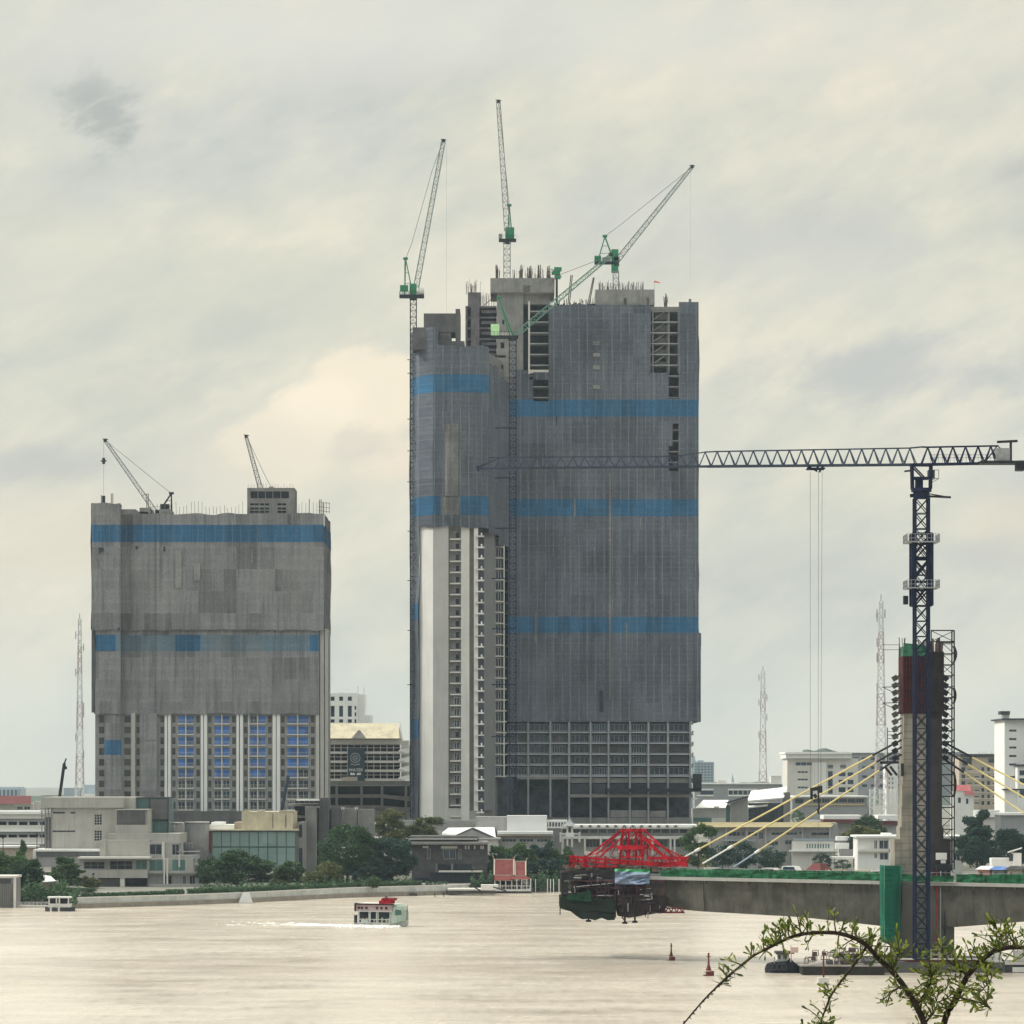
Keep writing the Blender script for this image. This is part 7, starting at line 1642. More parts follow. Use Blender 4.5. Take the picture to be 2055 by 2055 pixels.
def lobes_of(seed, kind):
    r_ = random.Random(seed)
    if kind == 'round':
        L = [(0, 0, .44, .38, .38, .42, .34)]
        for k in range(34):
            t = r_.uniform(0, 6.283); c = r_.uniform(-.9, 1); q = math.sqrt(1 - c * c) * r_.uniform(.8, 1.05); w_ = r_.uniform(.07, .125)
            L.append((.37 * q * math.cos(t), .37 * q * math.sin(t), .46 + .40 * c * r_.uniform(.85, 1.05), w_, w_, w_ * .9, .026))
    elif kind == 'layer': L = [(r_.uniform(-.12, .12), r_.uniform(-.1, .1), z, w_, w_, .055, .2) for z, w_ in ((.16, .36), (.28, .48), (.42, .44), (.56, .38), (.70, .29), (.84, .18), (.94, .08))]
    elif kind == 'loose': L = [(r_.uniform(-.36, .36), r_.uniform(-.3, .3), r_.uniform(.12, .88), r_.uniform(.08, .17), r_.uniform(.08, .17), r_.uniform(.07, .12), .055) for _ in range(22)]
    else: L = [(0, 0, .35, .45, .42, .38, 1)]
    return L
def tree(name, label, px0, px1, y0, ybase, d, kind, mi, seed, group, n=2600, leaf=.03, cat='tree'):
    w_ = (px1 - px0) * d / F * (1.12 if kind == 'round' else 1.0); zb_ = Z(ybase, d) if ybase else GZ; zb_ = max(zb_, GZ) if d < 1200 else zb_; h = Z(y0, d) - zb_; x = X((px0 + px1) / 2, d)
    r_ = thing(name, label, cat, (x, d, zb_), group)
    cr = bpy.data.objects.new('crown', crown_mesh(kind + str(mi), seed, lobes_of(seed, kind), n, leaf, LEAF[mi])); col.objects.link(cr); cr.parent = r_; cr.scale = (w_, w_ * .85, h)
    if kind != 'bush':
        t = MB(); rd_ = random.Random(seed); tw = max(.18, w_ * .025)
        t.tube([(x, d, zb_), (x + w_ * .01, d, zb_ + h * .25), (x - w_ * .02, d, zb_ + h * .5), (x, d, zb_ + h * .8)], [tw, tw * .75, tw * .5, tw * .15], 7)
        for k in range(6):
            a = rd_.uniform(0, 6.28); z0 = zb_ + h * rd_.uniform(.2, .5); t.tube([(x, d, z0), (x + math.cos(a) * w_ * .18, d + math.sin(a) * w_ * .15, z0 + h * .14), (x + math.cos(a) * w_ * .34, d + math.sin(a) * w_ * .3, z0 + h * .24)], [tw * .45, tw * .3, tw * .1], 5)
        t.build('trunk', M['bark'], r_)
    return r_
TG = 'trees along the left bank'
tree('broadleaf_tree', 'dark green tree cluster at the left edge above the corrugated shed', -60, 66, 1702, 1815, 812, 'round', 1, 1, TG, 7200, .024)
tree('broadleaf_tree', 'bushy dark tree right of the left edge cluster, behind the picket fence', 14, 94, 1716, 1812, 806, 'round', 0, 2, TG, 5600, .027)
tree('small_tree', 'low dark bush between the little house and the moored boat', 52, 100, 1786, 1812, 800, 'bush', 0, 18, TG, 1300, .05)
tree('small_tree', 'low dark bushes along the bank right of the moored boat', 112, 200, 1778, 1812, 806, 'bush', 0, 19, TG, 1900, .035)
tree('conifer', 'pointed young conifer top poking above the left edge trees', 28, 58, 1690, 1790, 836, 'layer', 1, 3, TG, 1500, .05)
tree('layered_tree', 'flat layered dark green tree in front of the grey stepped building', 88, 172, 1721, 1810, 838, 'layer', 1, 4, TG, 4200, .035)
tree('small_tree', 'thin grey green shrub tree before the roller door', 165, 204, 1757, 1800, 836, 'loose', 2, 5, TG, 1300, .05)
tree('broadleaf_tree', 'wide round dark tree in front of the green glass hall', 414, 552, 1700, 1795, 838, 'round', 0, 6, TG, 11000, .022)
tree('broadleaf_tree', 'dark small tree between the stepped building and the round dark tree', 392, 440, 1710, 1790, 848, 'round', 0, 7, TG, 2600, .035)
tree('broadleaf_tree', 'mid green tree beside a pole right of the round dark tree', 545, 612, 1727, 1793, 845, 'loose', 1, 8, TG, 4600, .042)
tree('small_tree', 'low yellowish shrub under the mid green tree', 538, 580, 1760, 1792, 838, 'bush', 2, 9, TG, 1300, .05)
tree('small_tree', 'bright olive round shrub tree left of the tallest green tree', 606, 656, 1744, 1788, 840, 'round', 2, 10, TG, 2200, .04)
tree('broadleaf_tree', 'olive green tree overlapping the left of the tallest green tree', 632, 690, 1725, 1790, 846, 'round', 2, 11, TG, 3000, .034)
tree('broadleaf_tree', 'tallest dense green tree in the middle of the bank', 632, 762, 1646, 1788, 860, 'round', 0, 12, TG, 13000, .021)
tree('broadleaf_tree', 'dense blue green tree right of the tallest one, left of the dark brick house', 735, 838, 1668, 1786, 862, 'round', 3, 13, TG, 10500, .023)
tree('broadleaf_tree', 'low dark tree filling the gap under the two dense trees', 690, 800, 1715, 1792, 858, 'round', 3, 14, TG, 5200, .024)
tree('small_tree', 'small pale green shrub in front of the dense trees', 734, 762, 1758, 1784, 838, 'round', 1, 15, TG, 1000, .06)
tree('broadleaf_tree', 'large olive tree in front of the white stair walls of the tall tower', 762, 900, 1622, 1720, 935, 'loose', 2, 16, TG, 9000, .021)
tree('broadleaf_tree', 'smaller olive tree left of the large olive one beside the parking deck', 748, 812, 1630, 1700, 945, 'loose', 2, 17, TG, 3400, .033)
MG = 'trees behind the river pavilion'
for i, (a, b_, y, k, mi) in enumerate([(975, 1040, 1690, 'loose', 1), (1015, 1075, 1686, 'round', 1), (1050, 1115, 1688, 'loose', 3), (1085, 1150, 1692, 'loose', 1), (1118, 1160, 1700, 'round', 3), (1000, 1060, 1712, 'round', 3), (1055, 1130, 1716, 'loose', 3), (976, 1004, 1720, 'round', 0)]):
    lb = ['palm and bush clump right of the dark brick house', 'green clump directly above the red pavilion roofs', 'blue green feathery clump right of the pavilion', 'palm like clump above the left end of the form traveller', 'dark clump just left of the red truss', 'dark low clump behind the left pavilion roof', 'dense blue green thicket between pavilion and form traveller', 'dark narrow bush between the brick house and the pavilion'][i]
    tree('broadleaf_tree', lb, a, b_, y, 1790, 895 + i * 3 if i < 5 else 884, k, mi, 20 + i, MG, 3600, .034)
RG = 'trees beyond the bridge'
for i, (a, b_, y0, yb_, d, k, mi, n) in enumerate([(1362, 1440, 1655, 1745, 930, 'loose', 1, 4800), (1420, 1480, 1690, 1748, 900, 'round', 3, 3000), (1470, 1525, 1684, 1748, 905, 'round', 3, 2600), (1515, 1580, 1697, 1748, 900, 'round', 3, 2600), (1400, 1430, 1715, 1745, 880, 'loose', 2, 900), (1627, 1672, 1710, 1745, 890, 'round', 3, 1800), (1672, 1712, 1722, 1746, 890, 'round', 3, 1300), (1710, 1782, 1629, 1700, 1100, 'round', 0, 3800), (1680, 1790, 1652, 1720, 1060, 'round', 2, 4200), (1690, 1730, 1676, 1712, 950, 'round', 3, 1600), (1914, 2008, 1632, 1742, 925, 'layer', 3, 6500), (1930, 1990, 1680, 1745, 915, 'round', 3, 3600), (1985, 2060, 1655, 1745, 935, 'round', 3, 4800), (2020, 2100, 1670, 1745, 940, 'loose', 3, 4200), (1584, 1618, 1622, 1660, 1180, 'round', 1, 900), (1100, 1350, 1722, 1760, 905, 'round', 3, 3000)]):
    lb = ['pale feathery tree right of the red truss, at the foot of the tall tower', 'blue green round tree behind the longest stay cable sleeve', 'blue green round tree between the first and second stay cables', 'dark round tree under the lowest stay cable', 'small light green shrub at the lower end of the stay cables', 'dark round shrub in front of the yellow roofed house', 'low dark shrub left of the white villa', 'conical dark tree top in front of the red fascia shed', 'wide olive tree belt behind the white villa', 'small dark tree left of the white villa', 'large spreading blue green tree right of the pylon', 'dense blue green tree under the large spreading one', 'grey green tree crown left of the small white gate house', 'hazy tree at the right edge behind the gate house', 'tiny green tree in front of the tilted white roof', 'low dark scrub along the bank behind the form traveller'][i]
    tree('broadleaf_tree', lb, a, b_, y0, yb_, d, k, mi, 40 + i, RG, n, .03)
# clipped hedge on top of the river wall, bank vegetation
hv = []; hf = []; rd_ = random.Random(77)
for px in range(160, 900, 1):
    s_ = shore_pt(px)
    for _ in range(10 if px < 860 else 3):
        p = Vector((s_.x + rd_.uniform(-.3, .3), s_.y + rd_.uniform(1.6, 3.4), 2.5 + rd_.uniform(0, 1.15 if 330 < px < 860 else .8)))
        if noise.noise(Vector((px * .05, 0, 0))) < -.42: continue
        a = Vector((rd_.gauss(0, 1), rd_.gauss(0, 1), rd_.gauss(0, 1))).normalized() * .26; b_ = a.orthogonal().normalized() * .16; i = len(hv); hv += [p - a, p + b_, p + a, p - b_]; hf.append((i, i + 1, i + 2, i + 3))
me = bpy.data.meshes.new('hedge'); me.from_pydata([tuple(q) for q in hv], [], hf); me.materials.append(LEAF[0]); ho = bpy.data.objects.new('hedge', me); col.objects.link(ho); tag(ho, 'long low dark clipped hedge on top of the river wall', 'hedge')
sv = []; sf_ = []
for _ in range(2600):
    px = rd_.uniform(560, 830) if rd_.random() < .5 else rd_.uniform(380, 560); s_ = shore_pt(px); p = Vector((s_.x, s_.y + rd_.uniform(4, 16), 2.2 + abs(rd_.gauss(0, .9))))
    a = Vector((rd_.gauss(0, 1), rd_.gauss(0, 1), rd_.gauss(0, 1))).normalized() * .4; b_ = a.orthogonal().normalized() * .25; i = len(sv); sv += [p - a, p + b_, p + a, p - b_]; sf_.append((i, i + 1, i + 2, i + 3))
for _ in range(5200):      # plants hanging over the low bank where there is no wall
    px = rd_.choice((rd_.uniform(1062, 1150), rd_.uniform(36, 155), rd_.uniform(36, 155), rd_.uniform(945, 990))); s_ = shore_pt(px); p = Vector((s_.x, s_.y + rd_.uniform(-1.6, 5), rd_.uniform(.3, 3.2) + (abs(rd_.gauss(0, 1.2)) if noise.noise(Vector((px * .06, 2, 0))) > -.1 else 0)))
    a = Vector((rd_.gauss(0, 1), rd_.gauss(0, 1), rd_.gauss(0, 1))).normalized() * .42; b_ = a.orthogonal().normalized() * .26; i = len(sv); sv += [p - a, p + b_, p + a, p - b_]; sf_.append((i, i + 1, i + 2, i + 3))
me = bpy.data.meshes.new('undergrowth'); me.from_pydata([tuple(q) for q in sv], [], sf_); me.materials.append(LEAF[0]); ho = bpy.data.objects.new('undergrowth', me); col.objects.link(ho); tag(ho, 'dark mixed undergrowth beneath the riverside trees', 'undergrowth', kind='stuff')
posts_m = MB()
pw = thing('bank_posts', 'row of white posts at the waterline right of the pavilion', 'fence', P(1100, 1790, 871)); 
for a in (1074, 1098, 1104, 1110, 1121, 1128): MB().pbox(a, 1764, a + 1.6, 1791, 870, .25).build('post', M['white'], pw)
# ================================================================ BOATS, BUOYS, PEOPLE, VEHICLES
def loft(sections, name, m_, parent, smooth=False):
    """sections: list of rings of points (same count)"""
    b = MB(); n = len(sections[0])
    for s_ in sections: b.v += [Vector(p) for p in s_]
    for k in range(len(sections) - 1):
        for j in range(n - 1): b.f.append((k * n + j, k * n + j + 1, (k + 1) * n + j + 1, (k + 1) * n + j))
    b.f.append(tuple(range(n))); b.f.append(tuple((len(sections) - 1) * n + j for j in reversed(range(n))))
    return b.build(name, m_, parent, smooth)
# ---- two deck ferry heading right and slightly towards the viewer
fd_ = 672.0; fc0 = P(764, 1858, fd_); fr_ = thing('river_ferry', 'two deck white and green river ferry with red roof gear crossing mid river', 'ferry', (fc0.x, fc0.y, 0))
ang = R(-22); U = Vector((math.cos(ang), math.sin(ang), 0)) * .83; N = Vector((-U.y, U.x, 0))
O_ = Vector((X(715, fd_), fd_ + 1.0, 0))
def fpnt(u, n, z): return O_ + U * u + N * n + Vector((0, 0, z))
def fbox(b, u0, u1, n0, n1, z0, z1): return b.hexa([fpnt(u0, n0, z0), fpnt(u1, n0, z0), fpnt(u1, n1, z0), fpnt(u0, n1, z0), fpnt(u0, n0, z1), fpnt(u1, n0, z1), fpnt(u1, n1, z1), fpnt(u0, n1, z1)])
FW = mat('ferry_white', (.40, .42, .40), .6, .12, .8, streak=.25); FP = mat('ferry_pinkish', (.32, .25, .25), .6, .15, .8); FG = mat('ferry_pale_green', (.33, .40, .34), .55, .15, .8, streak=.2)
LF, WF = 12.2, 4.6
secs = []
for u, hw_, zb_, zt_ in ((0, .92, .1, .62), (3, 1, -.3, .62), (8.5, 1, -.3, .68), (10.6, .72, -.2, .9), (11.9, .34, 0, 1.15), (12.7, .06, .4, 1.35)):
    c = WF / 2; w_ = hw_ * WF / 2; secs.append([fpnt(u, c - w_, zt_), fpnt(u, c - w_ * .8, zb_), fpnt(u, c + w_ * .8, zb_), fpnt(u, c + w_, zt_)])
loft(secs, 'hull', FW, fr_)
b = MB(); fbox(b, .5, 9.2, .6, WF - .6, .65, 2.9); b.build('cabin', M['darkin'], fr_)
b = MB()
for u in (.4, 3.2, 3.5, 5.2, 5.6, 8.8): fbox(b, u, u + .25, -.02, .12, .62, 2.95); fbox(b, u, u + .25, WF - .12, WF, .62, 2.95)
fbox(b, .4, 9, -.03, .05, 1.35, 1.5); fbox(b, .4, 9, -.03, .05, .62, .8); fbox(b, 1.2, 3, .0, .1, .8, 1.3); b.build('window_posts', FW, fr_)
b = MB()
for u, n_, h_ in ((1.4, .3, .9), (2.3, .35, 1.0), (4.3, .3, .8), (6.4, .3, 1.1), (7.6, .32, .9), (8.3, .3, 1.0)): fbox(b, u, u + .45, n_, n_ + .25, .7, .7 + h_)
b.build('passenger_seats', M['beige'], fr_)
b = MB(); fbox(b, .2, 9.6, -.25, WF + .25, 2.95, 3.1); b.build('upper_deck', FW, fr_)
b = MB(); fbox(b, -.1, 9.6, -.2, -.08, 3.1, 4.35); fbox(b, -.1, 9.6, WF + .08, WF + .2, 3.1, 4.35); fbox(b, -.12, 0, -.2, WF + .2, 3.1, 4.35); b.build('upper_side', FP, fr_)
for u in (.7, 1.55, 2.75, 5.55, 6.75, 8.0):
    lb_ = MB(); c = fpnt(u, -.30, 3.72); lb_.tube([c + U * 0 - N * .0, c + N * .12], .27, 14); lb_.build('lifebuoy', M['darkred'], fr_)
b = MB(); fbox(b, -.3, 10.2, -.45, WF + .45, 4.45, 4.62); b.build('roof', M['roof_white'], fr_)
b = MB(); fbox(b, -.32, 10.2, -.5, -.44, 4.4, 4.66); fbox(b, -.36, -.3, -.5, WF + .5, 3.0, 4.66); b.build('roof_edge', M['darkred'], fr_)
b = MB(); fbox(b, 5.6, 8.6, .8, 3.6, 4.63, 5.2); fbox(b, 6.1, 9.2, 1.0, 3.4, 5.2, 5.6); b.build('roof_lockers', M['redsteel'], fr_); b = MB(); fbox(b, 6.4, 9.4, .9, 3.5, 5.6, 5.75); fbox(b, 7.0, 7.5, 1.2, 1.7, 5.75, 6.0); b.build('roof_gear', M['brownroof'], fr_)
secs = []
for u, hw_, zt_, zb_ in ((9.2, 1.0, 4.5, .6), (10.6, .96, 4.55, .85), (11.6, .78, 4.1, 1.05), (12.3, .5, 3.4, 1.2)):
    c = WF / 2; w_ = hw_ * WF / 2; secs.append([fpnt(u, c - w_, zb_), fpnt(u, c - w_, zt_ - .7), fpnt(u, c - w_ * .7, zt_), fpnt(u, c + w_ * .7, zt_), fpnt(u, c + w_, zt_ - .7), fpnt(u, c + w_, zb_)])
loft(secs, 'bow_house', FG, fr_)
b = MB(); b.hexa([fpnt(10.3, -.02, 2.3), fpnt(11.75, .45, 2.5), fpnt(11.75, .6, 2.5), fpnt(10.3, .1, 2.3), fpnt(10.3, -.02, 3.5), fpnt(11.6, .42, 3.3), fpnt(11.6, .6, 3.3), fpnt(10.3, .1, 3.5)]); b.build('bow_windows', M['glass_teal'], fr_)
b = MB(); b.bar(fpnt(12.4, WF / 2, 1.2), fpnt(12.5, WF / 2, 4.3), .1); fbox(b, -1.2, -.7, 1.2, 2.0, .3, 2.2); b.build('flagstaff_and_engine', M['steel_dark'], fr_)
def person(label, base, h, shirt, trousers, yaw=0.0, arm=0.2, cat='person'):
    """standing figure grown from a skeleton: one body surface, clothes as shells"""
    r_ = thing('person', label, cat, base)
    J = {'pel': (0, 0, .53), 'che': (0, 0, .72), 'neck': (0, 0, .84), 'head': (0, .01, .93), 'top': (0, .005, .985)}
    pts = [(0, 0, .53), (0, 0, .66), (0, 0, .78), (0, 0, .85), (0, .008, .905), (0, .004, .96)]; rad = [.085, .078, .088, .032, .052, .045]; ed_ = [(0, 1), (1, 2), (2, 3), (3, 4), (4, 5)]
    for s_ in (-1, 1):
        i = len(pts); pts += [(s_ * .055, 0, .49), (s_ * .062, -.01, .27), (s_ * .066 + .02 * arm, .01, .04), (s_ * .068, -.055, .015)]; rad += [.062, .040, .026, .022]; ed_ += [(0, i), (i, i + 1), (i + 1, i + 2), (i + 2, i + 3)]
        i = len(pts); pts += [(s_ * .115, 0, .80), (s_ * (.135 + .05 * arm), -.02, .64), (s_ * (.14), -.06 * (1 + arm), .51), (s_ * .14, -.075 * (1 + arm), .465)]; rad += [.034, .026, .018, .020]; ed_ += [(2, i), (i, i + 1), (i + 1, i + 2), (i + 2, i + 3)]
    me = bpy.data.meshes.new('body'); me.from_pydata([Vector(p) * h for p in pts], ed_, []); ob = bpy.data.objects.new('body', me); col.objects.link(ob)
    md = ob.modifiers.new('skin', 'SKIN')
    for i, v in enumerate(me.skin_vertices[0].data): v.radius = (rad[i] * h, rad[i] * h * .8); v.use_root = (i == 0)
    s2 = ob.modifiers.new('sub', 'SUBSURF'); s2.levels = 1; s2.render_levels = 1
    dg = bpy.context.evaluated_depsgraph_get(); dg.update(); me2 = bpy.data.meshes.new_from_object(ob.evaluated_get(dg)); bpy.data.objects.remove(ob)
    skin_m = bpy.data.materials.get('skin') or mat('skin', (.30, .17, .11), .6, .1); me2.materials.clear()
    for q in (skin_m, M[shirt] if isinstance(shirt, str) else shirt, M[trousers] if isinstance(trousers, str) else trousers, M['bark']): me2.materials.append(q)
    for p in me2.polygons:
        z = p.center.z / h; p.material_index = 2 if z < .54 and abs(p.center.x) / h < .118 and z > .05 else (1 if .54 <= z < .845 else (3 if z > .955 else 0)); p.use_smooth = True
    body = bpy.data.objects.new('body', me2); col.objects.link(body); body.parent = r_; r_.rotation_euler = (0, 0, yaw)
    return r_
person('person in dark clothes standing at the stern of the river ferry', fpnt(-.5, .6, .62) - Vector((0, 0, .0)), 1.65, 'steel_dark', 'gutter', .5)
b = MB(); fbox(b, -1.0, .3, .2, WF - .2, .5, .617); b.build('stern_deck', FW, fr_)
# wake
wm, g, b_ = new_mat('foam'); b_.inputs['Base Color'].default_value = (.80, .80, .76, 1); b_.inputs['Roughness'].default_value = .9
tr2 = g.new('ShaderNodeBsdfTransparent'); mx = g.new('ShaderNodeMixShader'); tcx = g.new('ShaderNodeNewGeometry').outputs['Position']
uvn = g.new('ShaderNodeUVMap').outputs[0]; uu, vv, _ = g.sep(uvn)
fade = g.math('MULTIPLY', g.rng(g.math('ABSOLUTE', g.math('SUBTRACT', vv, .5)), .5, .1), g.math('MULTIPLY', g.rng(uu, 0, .12), g.rng(uu, 1, .35)))
nn = g.noise(g.mapping(tcx, (.9, 1.4, 1)), .8, 5, .7)
g.put(mx.inputs[0], g.rng(g.math('ADD', nn, g.math('MULTIPLY', fade, .5)), .74, .92)); g.l.new(tr2.outputs[0], mx.inputs[1]); g.l.new(b_.outputs[0], mx.inputs[2]); g.l.new(mx.outputs[0], g.n['Material Output'].inputs[0])
wk_ = MB(); wk_.has_uv = True
def wake(u0, u1, n0a, n1a, n0b, n1b):
    q = [fpnt(u0, n0a, .06), fpnt(u1, n0b, .06), fpnt(u1, n1b, .06), fpnt(u0, n1a, .06)]; i = len(wk_.v); wk_.v += q; wk_.f.append((i, i + 1, i + 2, i + 3)); wk_.uv += [(0, 0), (1, 0), (1, 1), (0, 1)]
wake(13, -5, -5, .6, -11, .5); wake(12, -3, -8, -.2, -10, -.2); wake(0, -26, -4, 4, -13, 12)
rw = random.Random(5)
for _ in range(420):
    u_ = rw.choice((rw.gauss(.5, 1.2), rw.gauss(7.5, 1.8), rw.uniform(-4, 12))); h_ = rw.uniform(.1, .5); c_ = fpnt(u_, -rw.uniform(.2, 9) * rw.random(), 0); r_ = rw.uniform(.15, .6)
    q = [c_ + Vector((r_, 0, .05)), c_ + Vector((0, r_ * .7, .05)), c_ + Vector((-r_, 0, .05)), c_ + Vector((0, -r_ * .7, .05))]; i = len(wk_.v); wk_.v += q + [c_ + Vector((0, 0, h_))]
    for k in range(4): wk_.f.append((i + k, i + (k + 1) % 4, i + 4)); wk_.uv += [(.4, .5)] * 3
for _ in range(300):      # churned water trailing astern
    u_ = -abs(rw.gauss(2, 13)); w_ = 1.5 - u_ * .32; c_ = fpnt(u_, 2 + rw.uniform(-w_, w_), 0); r_ = rw.uniform(.2, .8); h_ = rw.uniform(.04, .16)
    q = [c_ + Vector((r_, 0, .04)), c_ + Vector((0, r_, .04)), c_ + Vector((-r_, 0, .04)), c_ + Vector((0, -r_, .04))]; i = len(wk_.v); wk_.v += q + [c_ + Vector((0, 0, h_))]
    for k in range(4): wk_.f.append((i + k, i + (k + 1) % 4, i + 4)); wk_.uv += [(.4, .5)] * 3
o_ = wk_.build('wake_foam', wm); tag(o_, 'white broken foam along the hull and behind the river ferry', 'wake', kind='stuff')

# ---- buoys
for px, yw, yt, lb in ((1347, 1927, 1893, 'red river buoy, the farther one left of the other'), (1422, 1958, 1912, 'red river buoy with white base band, the nearer one on the right')):
    dd = D(yw); s_ = dd / F; r_ = thing('buoy', lb, 'buoy', (X(px, dd), dd, 0), 'red buoys in the river'); x = X(px, dd); hgt = (yw - yt) * s_
    MB().cyl(x, dd, -.4, hgt * .20, hgt * .24, 18).build('float', mat('buoy_red', (.13, .028, .024), .7, .4) if px < 1400 else bpy.data.materials['buoy_red'], r_)
    MB().box(x - hgt * .255, x + hgt * .1, dd - hgt * .20, dd - hgt * .05, hgt * .05, hgt * .22).build('base_panel', M['offwhite'], r_)
    b = MB(); b.cyl(x, dd, hgt * .2, hgt * .45, hgt * .13, 12, hgt * .06); b.cyl(x, dd, hgt * .45, hgt * .82, hgt * .05, 10, hgt * .035); b.cyl(x, dd, hgt * .82, hgt * .86, hgt * .085, 10); b.cyl(x, dd, hgt * .86, hgt, hgt * .04, 8); b.build('tower', bpy.data.materials['buoy_red'], r_)
# beacon standing in the water near the barge
dd = D(1976); bc = thing('channel_beacon', 'red pole beacon with white square boards beside the barge', 'beacon', (X(1653, dd), dd, 0))
MB().pbox(1651.5, 1915, 1654.5, 1980, dd, .25).build('pole', bpy.data.materials['buoy_red'], bc); MB().pbox(1642, 1962, 1664, 1975, dd - .4, 1.2).build('base_box', M['offwhite'], bc); MB().pbox(1641, 1975.3, 1665, 1977.5, dd - .5, 1.4).build('base_float', M['gutter'], bc); MB().pbox(1587, 1901, 1602, 1912, 508, .2).pbox(1586.5, 1896, 1588, 1930, 508.3, .15).build('sign_board', mat('pink_board', (.55, .40, .36), .7, .1), bc)
# ---- tug
td = D(1953); tg = thing('tugboat', 'dark hulled tugboat with tyre fenders moored by the bridge pier', 'tugboat', (X(1571, td), td, 0))
secs = []
for px, zt_, hw_ in ((1537, 1944, .3), (1540, 1938, .9), (1548, 1934, 1.5), (1562, 1932, 1.9), (1575, 1930, 2.0), (1582, 1926, 2.0), (1587, 1923, 1.9), (1592, 1929, 1.8), (1600, 1936, 1.7), (1606, 1942, 1.6)):
    x = X(px, td); z = Z(zt_, td); secs.append([(x, td + 2 - hw_, z), (x, td + 2 - hw_, -.3), (x, td + 2 + hw_, -.3), (x, td + 2 + hw_, z)])
loft(secs, 'hull', mat('tug_hull', (.018, .022, .03), .6, .4, 1.2), tg)
for px in (1543, 1554, 1565, 1546, 1574):
    c = Vector((X(px, td), td + .0, Z(1940, td))); b = MB(); n = 14
    b.tube([c + Vector((math.cos(t * 2 * math.pi / n) * .38, 0, math.sin(t * 2 * math.pi / n) * .5)) for t in range(n + 1)], .12, 6, False); b.build('tyre_fender', M['gutter'], tg)
b = MB(); b.pbox(1560, 1916, 1584, 1931, td + 1, 2.4); b.build('wheelhouse', M['offwhite'], tg); b = MB(); b.pbox(1561.5, 1917, 1567, 1924, td + .9, .08); b.pbox(1572, 1917, 1579, 1924, td + .9, .08); b.build('wheelhouse_window', M['glass'], tg)
b = MB(); b.pbox(1557, 1910, 1594, 1914.5, td + .5, 3.4); b.pbox(1573, 1906, 1578, 1910, td + 1.5, 1); b.pbox(1586.5, 1914.6, 1588.5, 1926, td + 1, .2); b.pbox(1558, 1926, 1576, 1930, td + .6, .35); b.build('canopy', M['gutter'], tg)
b = MB(); b.pbox(1558, 1926, 1577, 1929.5, td + .3, .25); b.bar(P(1554, 1933, td), P(1554, 1920, td), .15); b.build('rail', M['steel_grey'], tg)
# ---- work barge with clutter
bgd = D(1957); bg = thing('work_barge', 'long rusty work barge loaded with steel frames at the bridge pier', 'barge', (X(1660, bgd), bgd, 0))
b = MB(); b.box(X(1610, bgd), X(1775, bgd), bgd, bgd + 8, -.4, Z(1940, bgd)); b.build('hull', mat('barge_hull', (.035, .033, .03), .8, .5, .8, streak=.5), bg); b = MB(); b.box(X(1606, bgd), X(1776, bgd), bgd - .15, bgd + 8.1, Z(1940, bgd) + .002, Z(1937.5, bgd)); b.build('deck_edge', mat('barge_deck_edge', (.24, .22, .20), .8, .3), bg)
b = MB(); rr = random.Random(19)
for i in range(42):
    a = rr.uniform(1612, 1760); s_ = rr.uniform(.4, 1.4); z = Z(1937, bgd) + rr.uniform(0, 1) * min(1.9, (a - 1605) * .045); y = bgd + rr.uniform(.5, 6); x = X(a, bgd); hh = rr.uniform(.4, .9)
    p = [Vector((x, y, z)), Vector((x + s_, y, z)), Vector((x + s_, y, z + hh)), Vector((x, y, z + hh))]
    for k in range(4): b.bar(p[k], p[(k + 1) % 4], .1)
    if i % 3 == 0: b.box(x, x + s_ * .8, y, y + 1, z, z + hh * .7)
for a, y0 in ((1651, 1905), (1690, 1908), (1700, 1912)): b.bar(P(a, 1937, bgd + 3), P(a + 3, y0, bgd + 3), .12)
b.build('cargo_frames', M['rebar'], bg); b = MB()
for a, y0, c in ((1735, 1928, 1752), (1700, 1926, 1722), (1660, 1928, 1672)): b.pbox(a, y0, c, 1937, bgd + 2, 2)
b.build('cargo_boxes', M['conc_dark'], bg)
bg2d = D(1952); bg2 = thing('pontoon_barge', 'dark pontoon carrying pipes around the bridge pier, right of the work barge', 'barge', (X(1900, bg2d), bg2d, 0))
b = MB(); b.box(X(1778, bg2d), X(2160, bg2d), bg2d, bg2d + 6, -.4, Z(1936, bg2d)); b.build('hull', M['gutter'], bg2); b = MB(); b.box(X(1800, bg2d), X(1990, bg2d), bg2d - .12, bg2d + .6, Z(1926, bg2d), Z(1923.5, bg2d)); b.box(X(1985, bg2d), X(2160, bg2d), bg2d - .2, bg2d + 5, Z(1936, bg2d) + .002, Z(1930, bg2d)); b.build('walkway', M['offwhite'], bg2)
b = MB(); b.box(X(1820, bg2d), X(1960, bg2d), bg2d + .2, bg2d + 5, Z(1936, bg2d) + .002, Z(1927, bg2d)); b.build('timber_stack', M['brownroof'], bg2)
b = MB(); b.pbox(1995, 1910, 2010, 1929, bg2d + 1, 1.4); b.pbox(2036, 1908, 2062, 1929, bg2d + 1, 1.4); b.pbox(1993, 1941, 2016, 1950, bg2d - .2, .15); b.pbox(2032, 1941, 2100, 1951, bg2d - .2, .15); b.build('white_panels', M['white'], bg2)
b = MB()
for a in (1885, 1902, 1868): b.bar(P(a, 1924, bg2d), P(a, 1905, bg2d), .35); b.bar(P(a - 8, 1916, bg2d), P(a + 8, 1915, bg2d), .2)
b.bar(P(2015, 1930, bg2d), P(2035, 1905, bg2d), .2); b.build('valves', M['steel_grey'], bg2)
